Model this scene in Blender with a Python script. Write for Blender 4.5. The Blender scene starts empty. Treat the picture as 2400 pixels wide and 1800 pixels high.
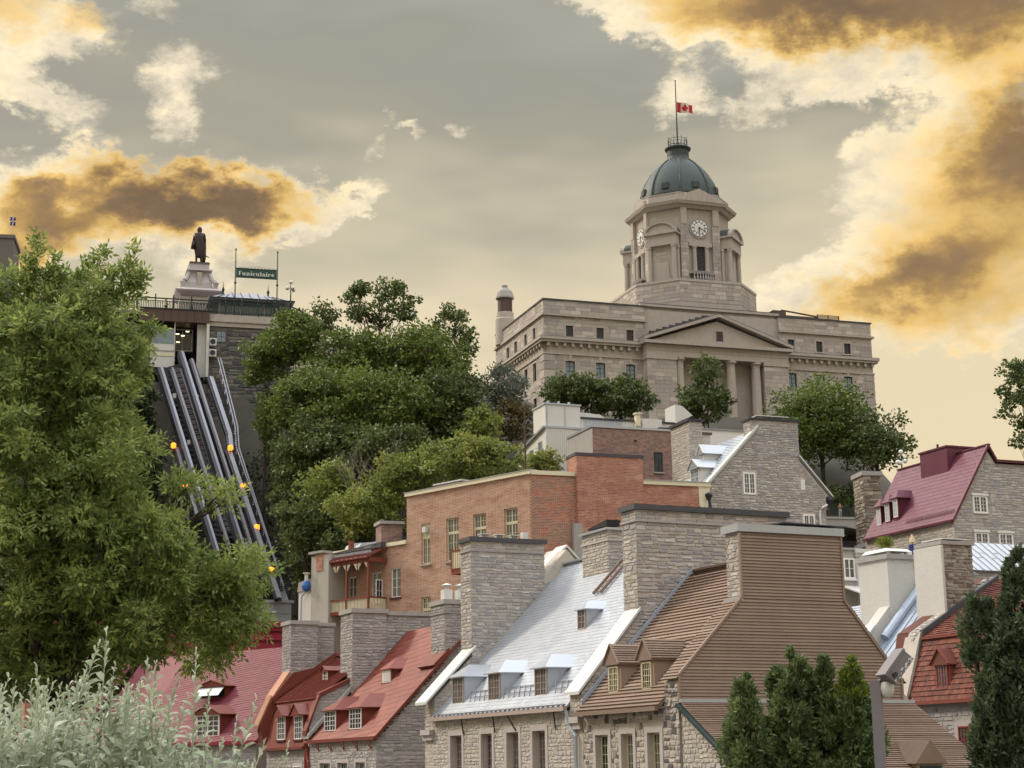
import bpy, math, random
import numpy as np
from mathutils import Vector, Matrix
random.seed(7); rng = np.random.default_rng(11)
sc = bpy.context.scene
COL = sc.collection
rad = math.radians
# ------------------------------------------------------------------ camera
F = 4000.0; PT = math.atan(900/4000); RL = .014
CAM = np.array([0, 0, 7.0])
cd = bpy.data.cameras.new('camera'); cam = bpy.data.objects.new('camera', cd); COL.objects.link(cam)
cd.sensor_width = 36; cd.lens = 36*F/2400; cd.clip_start = .5; cd.clip_end = 8000
_r = Vector((1, 0, 0)); _u = Vector((0, -math.sin(PT), math.cos(PT))); _f = Vector((0, math.cos(PT), math.sin(PT)))
_rc = _r*math.cos(RL) - _u*math.sin(RL); _uc = _r*math.sin(RL) + _u*math.cos(RL)
M = Matrix((_rc, _uc, -_f)).transposed().to_4x4(); M.translation = Vector(CAM); cam.matrix_world = M
sc.camera = cam
sc.view_settings.view_transform = 'Standard'; sc.view_settings.look = 'None'
sc.view_settings.exposure = 0.32; sc.view_settings.gamma = 1.0
sc.cycles.use_denoising = True; sc.cycles.use_adaptive_sampling = True; sc.cycles.adaptive_threshold = .03
sc.cycles.max_bounces = 4; sc.cycles.diffuse_bounces = 3; sc.cycles.glossy_bounces = 2; sc.cycles.transmission_bounces = 2
def ray(px, py):
    u = px-1200; v = 900-py
    u0 = u*math.cos(RL)+v*math.sin(RL); v0 = -u*math.sin(RL)+v*math.cos(RL)
    a = u0/F; b = v0/F
    return np.array([a, math.cos(PT)-b*math.sin(PT), math.sin(PT)+b*math.cos(PT)])
# ------------------------------------------------------------------ node helper
def nd(nt, typ, ins=None, out=0, **at):
    n = nt.nodes.new(typ)
    for k, v in at.items(): setattr(n, k, v)
    for k, v in (ins or {}).items():
        s = n.inputs[k]
        if hasattr(v, 'is_output'): nt.links.new(v, s)
        else: s.default_value = v
    return n.outputs[out]
def mth(nt, op, a, b=0.0, c=0.0, clamp=False):
    return nd(nt, 'ShaderNodeMath', {0: a, 1: b, 2: c}, operation=op, use_clamp=clamp)
def mixc(nt, f, a, b, mode='MIX'):
    n = nt.nodes.new('ShaderNodeMix'); n.data_type = 'RGBA'; n.blend_type = mode
    for i, v in ((0, f), (6, a), (7, b)):
        if hasattr(v, 'is_output'): nt.links.new(v, n.inputs[i])
        else: n.inputs[i].default_value = v if i == 0 else (*v[:3], 1)
    return n.outputs[2]
def ramp(nt, f, stops, interp='LINEAR'):
    n = nt.nodes.new('ShaderNodeValToRGB'); nt.links.new(f, n.inputs[0]); e = n.color_ramp.elements
    n.color_ramp.interpolation = interp
    while len(e) < len(stops): e.new(.5)
    for i, (p, c) in enumerate(stops): e[i].position = p; e[i].color = (*c[:3], 1)
    return n.outputs[0]
# ------------------------------------------------------------------ sky and sun
SUN_AZ, SUN_EL = rad(-58), rad(34)
w = bpy.data.worlds.new('World'); sc.world = w; w.cycles.sampling_method = 'MANUAL'; w.cycles.sample_map_resolution = 256; w.use_nodes = True; nt = w.node_tree; nt.nodes.clear()
def azel(px, py):
    d = ray(px, py); return math.atan2(d[0], d[1]), math.asin(d[2]/np.linalg.norm(d))
gen = nd(nt, 'ShaderNodeTexCoord', out=0)
sep = nt.nodes.new('ShaderNodeSeparateXYZ'); nt.links.new(gen, sep.inputs[0])
az = mth(nt, 'ARCTAN2', sep.outputs[0], sep.outputs[1]); el = mth(nt, 'ARCSINE', sep.outputs[2])
vec = nd(nt, 'ShaderNodeCombineXYZ', {0: az, 1: el, 2: 0.0})
def wnoise(scale, detail, rough, out=0, loc=(0, 0, 0), st=(1, 1, 1.6), dist=0.0):
    mp = nd(nt, 'ShaderNodeMapping', {0: gen, 1: loc, 3: st})
    return nd(nt, 'ShaderNodeTexNoise', {'Vector': mp, 'Scale': scale, 'Detail': detail, 'Roughness': rough, 'Distortion': dist}, out=out)
wp1 = nd(nt, 'ShaderNodeVectorMath', {0: wnoise(14, 3, .6, 1), 1: (.5, .5, .5)}, operation='SUBTRACT')
wp2 = nd(nt, 'ShaderNodeVectorMath', {0: wnoise(48, 4, .68, 1), 1: (.5, .5, .5)}, operation='SUBTRACT')
wp1 = nd(nt, 'ShaderNodeVectorMath', {0: wp1, 3: .062}, operation='SCALE')
wp2 = nd(nt, 'ShaderNodeVectorMath', {0: wp2, 3: .036}, operation='SCALE')
vw = nd(nt, 'ShaderNodeVectorMath', {0: vec, 1: wp1}); vw = nd(nt, 'ShaderNodeVectorMath', {0: vw, 1: wp2})
sw = nt.nodes.new('ShaderNodeSeparateXYZ'); nt.links.new(vw, sw.inputs[0])
qv = nd(nt, 'ShaderNodeCombineXYZ', {0: mth(nt, 'MULTIPLY', sw.outputs[0], sw.outputs[0]), 1: mth(nt, 'MULTIPLY', sw.outputs[0], sw.outputs[1]), 2: mth(nt, 'MULTIPLY', sw.outputs[1], sw.outputs[1])})
lv = nd(nt, 'ShaderNodeCombineXYZ', {0: sw.outputs[0], 1: sw.outputs[1], 2: 1.0})
def blob(px, py, rx, ry, rot=0, wt=1.0):          # soft ellipse in the sky, written as one quadratic form of azimuth and elevation
    x0, y0 = azel(px, py); c, s_ = math.cos(rad(rot)), math.sin(rad(rot)); A, B = (F/(rx*1.12))**2, (F/(ry*1.12))**2
    a, b, d = A*c*c+B*s_*s_, 2*c*s_*(A-B), A*s_*s_+B*c*c
    k1 = (-a, -b, -d); k2 = (2*a*x0+b*y0, 2*d*y0+b*x0, 1-(a*x0*x0+b*x0*y0+d*y0*y0))
    t1 = nd(nt, 'ShaderNodeVectorMath', {0: qv, 1: k1}, out=1, operation='DOT_PRODUCT'); t2 = nd(nt, 'ShaderNodeVectorMath', {0: lv, 1: k2}, out=1, operation='DOT_PRODUCT')
    v = mth(nt, 'MAXIMUM', mth(nt, 'ADD', t1, t2), 0.0); return mth(nt, 'MULTIPLY', mth(nt, 'MULTIPLY', v, v), wt)
def total(bs):
    s = bs[0]
    for b in bs[1:]: s = mth(nt, 'ADD', s, b)
    return s
BR = [(110, 45, 250, 110, -10, 1.2), (30, 140, 150, 100, 0, .8), (420, 190, 120, 120, 20, .8), (430, 290, 90, 60, 0, .55), (130, 280, 190, 75, -15, .85), (30, 215, 110, 90, 0, .6),
      (420, 470, 420, 130, 4, 1.5), (90, 520, 300, 170, 10, 1.5), (430, 610, 230, 110, 0, .8), (640, 500, 210, 70, 12, 1.0), (800, 480, 140, 45, 22, .85), (860, 365, 55, 75, -20, .6), (720, 530, 140, 40, 5, .7),
      (970, 305, 50, 34, 0, .8), (1080, 290, 66, 38, 20, .8), (905, 275, 40, 24, 0, .45), (380, 30, 150, 50, 0, .5), (1005, 335, 36, 22, 0, .4),
      (1590, 215, 125, 90, 0, 1.0), (1800, 235, 100, 85, 10, .95), (1700, 250, 70, 40, 0, .4), (1850, 310, 40, 22, 0, .4),
      (2000, 60, 760, 150, -9, 1.9), (1480, 20, 260, 70, -14, .9), (2100, 180, 330, 75, -6, .8), (2300, 170, 220, 120, 0, .8),
      (2260, 430, 310, 250, 15, 1.5), (2080, 440, 190, 190, 0, 1.0), (2120, 620, 380, 150, 18, 1.4), (1900, 690, 260, 100, 14, 1.0), (2300, 700, 330, 160, 0, 1.3), (2000, 330, 90, 60, 0, .55), (2200, 790, 330, 60, 0, .6)]
CO = [(430, 452, 200, 80, 0, 1.75), (560, 480, 150, 70, 0, 1.25), (200, 510, 240, 95, 10, 1.1), (90, 540, 130, 90, 0, .75), (380, 520, 260, 70, 0, .6), (690, 475, 130, 45, 0, .55), (110, 455, 60, 30, 0, .5),
      (250, 50, 80, 48, 0, .75), (30, 0, 160, 60, 0, .7),
      (2150, -10, 640, 95, -6, 1.9), (2000, 90, 360, 70, -8, .55), (1830, 20, 330, 70, -8, .6), (2390, 120, 200, 110, 0, .7),
      (2400, 330, 170, 110, 20, 1.5), (2380, 520, 260, 190, 20, .85), (2200, 520, 230, 260, 10, .42), (2150, 640, 260, 70, 15, .8), (2250, 730, 260, 110, 0, .55), (2010, 680, 180, 60, 10, .38)]
bright = total([blob(*b) for b in BR]); core = total([blob(b[0], b[1], b[2]*1.25, b[3]*1.35, b[4], b[5]*.68) for b in CO])
fb = wnoise(38, 7, .68); fb2 = wnoise(10, 4, .6, loc=(3, 1, 7)); fb3 = wnoise(5, 3, .55, loc=(1, 8, 2), st=(1, 1, 3.2))
bd = mth(nt, 'ADD', bright, mth(nt, 'MULTIPLY', mth(nt, 'SUBTRACT', fb, .5), 1.35))
thin = mth(nt, 'MULTIPLY', mth(nt, 'SUBTRACT', fb2, .62), 1.2, clamp=True)      # loose cloud everywhere in the sky
bd = mth(nt, 'ADD', bd, thin)
alpha = nd(nt, 'ShaderNodeMapRange', {0: bd, 1: .26, 2: .95, 3: 0.0, 4: 1.0}, interpolation_type='SMOOTHSTEP')
cd_ = mth(nt, 'ADD', core, mth(nt, 'MULTIPLY', mth(nt, 'SUBTRACT', fb, .5), .7))
cd_ = mth(nt, 'ADD', cd_, mth(nt, 'MULTIPLY', mth(nt, 'SUBTRACT', fb2, .5), .9))
ccol = ramp(nt, mth(nt, 'MULTIPLY', cd_, .66), [(0.0, (.70, .61, .455)), (.10, (.76, .645, .44)), (.28, (.72, .53, .26)), (.46, (.63, .41, .14)), (.64, (.40, .25, .095)), (.84, (.24, .155, .08)), (1.0, (.17, .115, .07))])
cmul = mth(nt, 'ADD', .32, mth(nt, 'ADD', mth(nt, 'MULTIPLY', fb, .82), mth(nt, 'MULTIPLY', fb2, .54)))
ccol = mixc(nt, 1.0, ccol, nd(nt, 'ShaderNodeCombineXYZ', {0: cmul, 1: cmul, 2: cmul}), 'MULTIPLY')
elg = mth(nt, 'ADD', el, mth(nt, 'MULTIPLY', mth(nt, 'SUBTRACT', fb3, .5), .22))
base = ramp(nt, elg, [(0.0, (.66, .51, .28)), (.16, (.70, .58, .365)), (.25, (.67, .565, .375)), (.315, (.50, .44, .31)), (.37, (.325, .30, .23)), (.42, (.29, .277, .222)), (.48, (.36, .345, .285)), (.60, (1.22, 1.21, 1.16)), (.80, (1.95, 1.96, 1.96)), (1.0, (2.2, 2.24, 2.3))])
sky = nd(nt, 'ShaderNodeTexSky', sky_type='NISHITA', sun_disc=False, sun_elevation=SUN_EL, sun_rotation=SUN_AZ)
lum = 10.0
def times(c, k): return mixc(nt, 1.0, c, (k, k, k), 'MULTIPLY')
base = mixc(nt, .95, sky, times(base, lum))
full = mixc(nt, alpha, base, times(ccol, lum))
bg = nd(nt, 'ShaderNodeBackground', {0: full, 1: .1})
nt.links.new(bg, nd(nt, 'ShaderNodeOutputWorld', {}, out=0).node.inputs[0]) if False else None
ow = nt.nodes.new('ShaderNodeOutputWorld'); nt.links.new(bg, ow.inputs[0])
sl = bpy.data.lights.new('sun', 'SUN'); sl.energy = 2.2; sl.angle = rad(9); sl.color = (1, .86, .66)
so = bpy.data.objects.new('sun', sl); COL.objects.link(so)
sd = Vector((math.sin(SUN_AZ)*math.cos(SUN_EL), math.cos(SUN_AZ)*math.cos(SUN_EL), math.sin(SUN_EL)))
so.rotation_euler = sd.to_track_quat('Z', 'Y').to_euler(); so.location = (-60, 60, 150)
# ------------------------------------------------------------------ materials
MATS = {}
def mat(name, col, rough=.8, metal=0., var=.12, ns=1.2, ivar=0., pal=None, bump=0., bs=25., streak=0., scol=(.08, .07, .06), brick=None, spec=.3, emit=None, rows=None):
    m = bpy.data.materials.new(name); m.use_nodes = True; nt = m.node_tree
    b = nt.nodes['Principled BSDF']
    pos = nd(nt, 'ShaderNodeNewGeometry', out=0)
    geo = nt.nodes.new('ShaderNodeNewGeometry')
    rnd = mth(nt, 'FRACT', mth(nt, 'ADD', nd(nt, 'ShaderNodeObjectInfo', out=5), geo.outputs['Random Per Island']))
    c = None
    if pal: c = ramp(nt, rnd, [(i/len(pal), p) for i, p in enumerate(pal)], 'CONSTANT')
    elif brick:
        tc = nd(nt, 'ShaderNodeTexCoord', out=3)
        s = nt.nodes.new('ShaderNodeSeparateXYZ'); nt.links.new(tc, s.inputs[0])
        v = nd(nt, 'ShaderNodeCombineXYZ', {0: mth(nt, 'ADD', s.outputs[0], s.outputs[1]), 1: s.outputs[2], 2: 0.0})
        bt = nt.nodes.new('ShaderNodeTexBrick'); nt.links.new(v, bt.inputs[0])
        for k, x in (('Color1', col), ('Color2', brick[0]), ('Mortar', brick[1])): bt.inputs[k].default_value = (*x, 1)
        bt.inputs['Scale'].default_value = 1; bt.inputs['Mortar Size'].default_value = .014; bt.inputs['Brick Width'].default_value = .34; bt.inputs['Row Height'].default_value = .12; bt.inputs['Bias'].default_value = brick[2]
        c = bt.outputs[0]
        big = nd(nt, 'ShaderNodeTexNoise', {'Vector': nd(nt, 'ShaderNodeMapping', {0: pos, 3: (1, 1, 2.2)}), 'Scale': .5, 'Detail': 6, 'Roughness': .7})
        c = mixc(nt, nd(nt, 'ShaderNodeMapRange', {0: big, 1: .46, 2: .66}), c, mixc(nt, 1, c, brick[3], 'MULTIPLY'))
    n1 = nd(nt, 'ShaderNodeTexNoise', {'Vector': pos, 'Scale': ns, 'Detail': 7, 'Roughness': .65})
    fac = mth(nt, 'ADD', 1.0-var, mth(nt, 'MULTIPLY', n1, 2*var))
    if ivar: fac = mth(nt, 'MULTIPLY', fac, mth(nt, 'ADD', 1.0-ivar, mth(nt, 'MULTIPLY', rnd, 2*ivar)))
    g = nd(nt, 'ShaderNodeCombineXYZ', {0: fac, 1: fac, 2: fac})
    c = mixc(nt, 1.0, c if c is not None else col, g, 'MULTIPLY')
    if streak:
        st = nd(nt, 'ShaderNodeTexNoise', {'Vector': nd(nt, 'ShaderNodeMapping', {0: pos, 3: (2.2, 2.2, .22)}), 'Scale': 1.3, 'Detail': 6, 'Roughness': .6})
        c = mixc(nt, mth(nt, 'MULTIPLY', nd(nt, 'ShaderNodeMapRange', {0: st, 1: .5, 2: .8}), streak), c, scol)
    nt.links.new(c, b.inputs['Base Color'])
    b.inputs['Roughness'].default_value = rough; b.inputs['Metallic'].default_value = metal; b.inputs['Specular IOR Level'].default_value = spec
    if rough > .2:
        nt.links.new(mth(nt, 'ADD', rough-.08, mth(nt, 'MULTIPLY', n1, .16)), b.inputs['Roughness'])
    if bump:
        n2 = nd(nt, 'ShaderNodeTexNoise', {'Vector': pos, 'Scale': bs, 'Detail': 5, 'Roughness': .6})
        nt.links.new(nd(nt, 'ShaderNodeBump', {'Height': n2, 'Strength': bump, 'Distance': .05}), b.inputs['Normal'])
    if emit:
        b.inputs['Emission Color'].default_value = (*emit[0], 1); b.inputs['Emission Strength'].default_value = emit[1]
    MATS[name] = m; return m
def leafmat(name, cols, trans=.35, ns=.35):
    m = bpy.data.materials.new(name); m.use_nodes = True; nt = m.node_tree; nt.nodes.clear()
    pos = nd(nt, 'ShaderNodeNewGeometry', out=0); geo = nt.nodes.new('ShaderNodeNewGeometry')
    n = nd(nt, 'ShaderNodeTexNoise', {'Vector': pos, 'Scale': ns, 'Detail': 4, 'Roughness': .6})
    f = mth(nt, 'ADD', mth(nt, 'MULTIPLY', geo.outputs['Random Per Island'], .42), mth(nt, 'MULTIPLY', mth(nt, 'SUBTRACT', n, .3), 1.35), clamp=True)
    c = ramp(nt, f, [(i/(len(cols)-1), x) for i, x in enumerate(cols)])
    d = nd(nt, 'ShaderNodeBsdfPrincipled', {'Base Color': c, 'Roughness': .5, 'Specular IOR Level': .3})
    t = nd(nt, 'ShaderNodeBsdfTranslucent', {0: c})
    o = nt.nodes.new('ShaderNodeOutputMaterial'); nt.links.new(nd(nt, 'ShaderNodeMixShader', {0: trans, 1: d, 2: t}), o.inputs[0])
    MATS[name] = m
STN = [(0.360, 0.327, 0.302), (0.400, 0.366, 0.345), (0.320, 0.302, 0.302), (0.430, 0.396, 0.376), (0.340, 0.317, 0.313), (0.290, 0.282, 0.297), (0.390, 0.351, 0.318), (0.440, 0.411, 0.398)]
mat('stone', None, .85, pal=STN, var=.22, ns=6, ivar=.1, bump=.5, streak=.16)
mat('stone_pale', None, .85, pal=[(0.430, 0.391, 0.355), (0.470, 0.431, 0.398), (0.380, 0.351, 0.329), (0.410, 0.376, 0.350), (0.350, 0.332, 0.329), (0.450, 0.411, 0.371)], var=.2, ns=6, ivar=.1, bump=.5, streak=.12)
mat('stone_grey', None, .85, pal=[(0.310, 0.292, 0.292), (0.350, 0.327, 0.323), (0.270, 0.259, 0.270), (0.370, 0.346, 0.339), (0.330, 0.307, 0.302)], var=.2, ns=6, ivar=.12, bump=.5, streak=.2)
mat('stone_field', None, .85, pal=[(0.380, 0.346, 0.307), (0.110, 0.099, 0.101), (0.410, 0.371, 0.329), (0.360, 0.317, 0.276), (0.150, 0.124, 0.117), (0.400, 0.366, 0.329), (0.330, 0.297, 0.276), (0.210, 0.198, 0.201), (0.370, 0.337, 0.307)], var=.2, ns=6, ivar=.15, bump=.5)
mat('stone_brown', None, .85, pal=[(.18, .14, .11), (.23, .19, .15), (.27, .235, .19), (.15, .11, .09), (.21, .17, .13), (.30, .27, .22)], var=.2, ns=6, ivar=.15, bump=.5)
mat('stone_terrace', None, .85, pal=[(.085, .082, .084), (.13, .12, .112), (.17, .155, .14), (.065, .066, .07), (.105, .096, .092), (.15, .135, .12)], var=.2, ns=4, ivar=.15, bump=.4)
mat('mortar', (0.470, 0.421, 0.366), .95, var=.2, ns=5, bump=.5, streak=.15)
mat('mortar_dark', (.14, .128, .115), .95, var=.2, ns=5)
mat('mortar_grey', (0.370, 0.342, 0.323), .95, var=.2, ns=5, bump=.4, streak=.2)
mat('ashlar', None, .8, pal=[(.385, .338, .300), (.43, .38, .335), (.335, .290, .268), (.40, .35, .312), (.37, .332, .302), (.48, .425, .372), (.34, .296, .278), (.415, .365, .326)], var=.18, ns=2.5, ivar=.1, bump=.2, streak=.3, scol=(.16, .14, .13))
mat('limestone', (.40, .352, .31), .8, var=.16, ns=2.0, bump=.15, streak=.38, scol=(.17, .15, .135))
mat('trim_stone', (0.420, 0.381, 0.382), .8, var=.1, ns=4, bump=.2, streak=.1)
mat('copper_green', (.058, .074, .072), .6, .2, var=.3, ns=1.3, streak=.6, scol=(.035, .045, .045))
mat('lead_dark', (.075, .075, .085), .6, .2, var=.25)
mat('clapboard', None, .75, pal=[(.255, .185, .145), (.245, .178, .138), (.265, .195, .152), (.24, .172, .135)], var=.2, ns=.7, ivar=.06, streak=.25, scol=(.34, .265, .21))
mat('roof_board', None, .75, pal=[(.235, .165, .125), (.20, .14, .105), (.255, .185, .14), (.22, .15, .115)], var=.25, ns=2.5, ivar=.08, streak=.15)
mat('brown_trim', (.20, .14, .11), .7, var=.12)
mat('silver', None, .36, .4, pal=[(.405, .43, .475), (.425, .448, .49), (.39, .415, .465), (.415, .44, .48)], var=.07, ns=1.5, ivar=.03, bump=.12, bs=4)
mat('silver_flat', (.41, .435, .48), .32, .5, var=.08, ns=1.5, bump=.08, bs=3)
mat('white_metal', (.60, .595, .575), .4, .0, var=.07, streak=.08)
mat('blue_metal', (.36, .41, .49), .4, .3, var=.12, streak=.1)
mat('steel', (.25, .25, .285), .5, .35, var=.2)
mat('dark_steel', (.05, .05, .06), .5, .5, var=.25)
mat('red_roof', None, .48, .1, pal=[(.175, .040, .027), (.155, .035, .025), (.195, .047, .031), (.168, .039, .027)], var=.3, ns=.9, ivar=.06, streak=.10, scol=(.42, .20, .14))
mat('red_flat', (.16, .038, .027), .5, .1, var=.15)
mat('copper_light', (.36, .18, .12), .4, .3, var=.15)
mat('crimson_roof', None, .65, .05, pal=[(.145, .028, .040), (.137, .026, .037), (.152, .031, .043)], var=.1, ns=.8, ivar=.02)
mat('crimson', (.25, .018, .036), .5, var=.12)
mat('burgundy', None, .42, .15, pal=[(.125, .036, .06), (.117, .033, .056), (.132, .04, .065)], var=.1, ns=.8, ivar=.02)
mat('burgundy_flat', (.115, .03, .045), .42, .15, var=.1)
mat('red_tile', None, .8, pal=[(.165, .052, .034), (.145, .044, .03), (.19, .064, .042), (.12, .039, .029), (.155, .049, .032), (.10, .038, .03)], var=.25, ns=4, ivar=.12)
mat('red_wood', (.19, .048, .03), .7, var=.12)
mat('iron_red', (.25, .055, .04), .6, var=.12)
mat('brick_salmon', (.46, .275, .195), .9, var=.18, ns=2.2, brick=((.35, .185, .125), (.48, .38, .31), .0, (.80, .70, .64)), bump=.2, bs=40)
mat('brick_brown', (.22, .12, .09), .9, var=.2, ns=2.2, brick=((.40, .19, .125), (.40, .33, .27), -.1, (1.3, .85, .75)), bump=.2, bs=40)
mat('brick_red', (.24, .08, .055), .9, var=.2, ns=2.2, brick=((.38, .155, .105), (.40, .27, .21), .1, (1.25, 1.45, 1.5)), bump=.2, bs=40)
mat('brick_dark', (.12, .068, .065), .9, var=.22, ns=2.2, brick=((.27, .14, .115), (.30, .26, .23), .0, (1.3, 1.2, 1.1)), bump=.2, bs=40)
mat('stucco', (.40, .375, .335), .9, var=.14, ns=1.2, streak=.5, scol=(.12, .105, .095), bump=.2)
mat('render_white', (.52, .505, .47), .9, var=.1, ns=2, bump=.45, bs=5, streak=.1, scol=(.4, .38, .35))
mat('white_paint', (.60, .585, .55), .6, var=.07, ns=1.5, streak=.1, scol=(.45, .43, .4))
mat('cream', (.66, .61, .44), .6, var=.07)
mat('cream_frame', (.56, .52, .36), .6, var=.07)
mat('white_frame', (.76, .75, .73), .5, var=.05)
mat('pink_frame', (.36, .285, .26), .6, var=.07)
mat('grey_panel', (.40, .43, .47), .5, .1, var=.1, streak=.15)
mat('cement', (.33, .315, .30), .9, var=.15, ns=3, streak=.25)
mat('glass', (.022, .026, .034), .06, var=.3, ns=.7, spec=.6)
mat('glass_curtain', (.11, .105, .095), .1, var=.5, ns=1.1, spec=.5)
mat('glass_sky', (.16, .22, .26), .06, var=.25, ns=.6, spec=.8)
mat('dark', (.018, .016, .018), .8, var=.2)
mat('bronze', (.050, .035, .035), .5, .4, var=.3)
mat('iron_green', (.022, .04, .038), .5, .2, var=.2)
mat('sign_green', (.030, .075, .055), .6, var=.08)
mat('brown_metal', (.10, .066, .056), .5, .4, var=.15, streak=.2)
mat('beton', (.50, .49, .47), .8, var=.06, streak=.12)
mat('lampgrey', (.19, .175, .19), .5, .2, var=.06)
mat('globe', (.62, .58, .50), .3, var=.05)
mat('amber', (.9, .4, .05), .4, emit=((1., .27, .02), 1.7), var=.05)
mat('bulb', (.9, .7, .4), .4, emit=((1., .75, .4), 3.), var=.05)
mat('rock', (.075, .068, .055), .95, var=.5, ns=.25, bump=1., bs=.8)
mat('ground', (.10, .095, .085), .95, var=.3, ns=.3)
mat('bark', (.055, .045, .036), .95, var=.3, ns=4, bump=.5, bs=8)
mat('bark_pale', (.23, .20, .165), .95, var=.3, ns=4)
mat('blue_paint', (.03, .12, .36), .5, var=.08)
mat('yellow_paint', (.75, .55, .06), .5, var=.08)
mat('flag_red', (.42, .022, .028), .8, var=.12); mat('flag_white', (.62, .53, .47), .8, var=.08); mat('flag_blue', (.03, .035, .14), .8, var=.08)
mat('skin', (.42, .27, .20), .6, var=.08); mat('cloth_maroon', (.17, .03, .04), .9, var=.1); mat('cloth_black', (.02, .02, .024), .9, var=.1); mat('cloth_tan', (.45, .34, .25), .9, var=.1)
mat('hair', (.03, .022, .018), .7, var=.1); mat('umbrella', (.55, .42, .26), .9, var=.1)
leafmat('leaf_ash', [(.050, .080, .024), (.130, .185, .050), (.235, .300, .085), (.35, .39, .115), (.50, .46, .14)], .5, 1.5)  # highlit and shaded leaf clumps are put into this dark to yellow ramp
leafmat('leaf_cliff', [(0.052, 0.075, 0.020), (0.099, 0.142, 0.031), (0.154, 0.204, 0.041), (0.229, 0.245, 0.052)], .3)
leafmat('leaf_dark', [(0.044, 0.064, 0.023), (0.078, 0.109, 0.034), (0.120, 0.154, 0.043), (0.165, 0.188, 0.052)], .3)
leafmat('leaf_light', [(0.113, 0.154, 0.041), (0.186, 0.230, 0.055), (0.274, 0.297, 0.071), (0.428, 0.348, 0.085)], .35)
leafmat('leaf_grey', [(0.087, 0.104, 0.075), (0.138, 0.157, 0.113), (0.196, 0.210, 0.152)], .3)
leafmat('leaf_brown', [(0.051, 0.043, 0.020), (0.109, 0.087, 0.032), (0.167, 0.123, 0.043)], .3)
leafmat('leaf_silver', [(.22, .27, .18), (.35, .405, .285), (.48, .52, .40), (.62, .64, .53)], .35, 2.5)
leafmat('leaf_cedar', [(.046, .078, .034), (.100, .148, .058), (.17, .22, .082), (.27, .305, .115)], .35, 1.8)
leafmat('leaf_cedar_dark', [(.045, .072, .040), (.085, .122, .062), (.14, .18, .085)], .3, 1.6)
leafmat('leaf_gold', [(.10, .13, .02), (.17, .21, .03), (.24, .27, .04)], .3, 1.2)
leafmat('leaf_shrub', [(0.017, 0.032, 0.013), (0.038, 0.058, 0.020), (0.065, 0.087, 0.029)], .25, .5)
# ------------------------------------------------------------------ geometry helpers
ZR = {'1': (1300, 900, 3.16), '2': (1900, 1000, 4.424), '3': (1900, 1250, 3.016), '4': (400, 1300, 3.16), '5': (960, 1300, 3.318), '6': (1300, 1200, 2.765), 'B': (300, 480, 4.424), 'C': (340, 780, 2.37), 'E': (1130, 650, 2.28), 'F': (900, 900, 3.017), 'M': (680, 1200, 6.9125), 'P': (0, 0, 1)}
def pxl(z, x, y):
    a, b, s = ZR[z]; return a+x/s, b+y/s
def at(px, py, t): return CAM + ray(px, py)*t
class Fr:                                   # a building's own axes: x to the right and away, y to the left and away, z up
    def __init__(s, p, t, th):
        wv = CAM + ray(*pxl(*p))*t
        s.o = np.array([wv[0], wv[1], 0.]); s.th = rad(th)
        s.gx = np.array([math.cos(s.th), math.sin(s.th), 0]); s.gy = np.array([-math.sin(s.th), math.cos(s.th), 0])
    def loc(s, p, t):
        w_ = CAM + ray(*p)*t - s.o; return (float(w_@s.gx), float(w_@s.gy), float(w_[2]))
    def fx(s, p, x=0):
        d = ray(*pxl(*p)); t = (x-(CAM-s.o)@s.gx)/(d@s.gx); w_ = CAM+d*t-s.o; return float(w_@s.gy), float(w_[2])
    def fy(s, p, y=0):
        d = ray(*pxl(*p)); t = (y-(CAM-s.o)@s.gy)/(d@s.gy); w_ = CAM+d*t-s.o; return float(w_@s.gx), float(w_[2])
    def world(s, x, y, z): return s.o + s.gx*x + s.gy*y + np.array([0, 0, z])
def tag(o, label, cat, group=None, kind=None):
    if label: o['label'] = label
    if cat: o['category'] = cat
    if group: o['group'] = group
    if kind: o['kind'] = kind
    return o
def thing(name, label, cat, fr=None, group=None, loc=(0, 0, 0), rz=0.):
    o = bpy.data.objects.new(name, None); COL.objects.link(o); o.empty_display_size = .5
    if fr is not None: o.location = fr.o; o.rotation_euler = (0, 0, fr.th)
    else: o.location = loc; o.rotation_euler = (0, 0, rz)
    return tag(o, label, cat, group)
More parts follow.
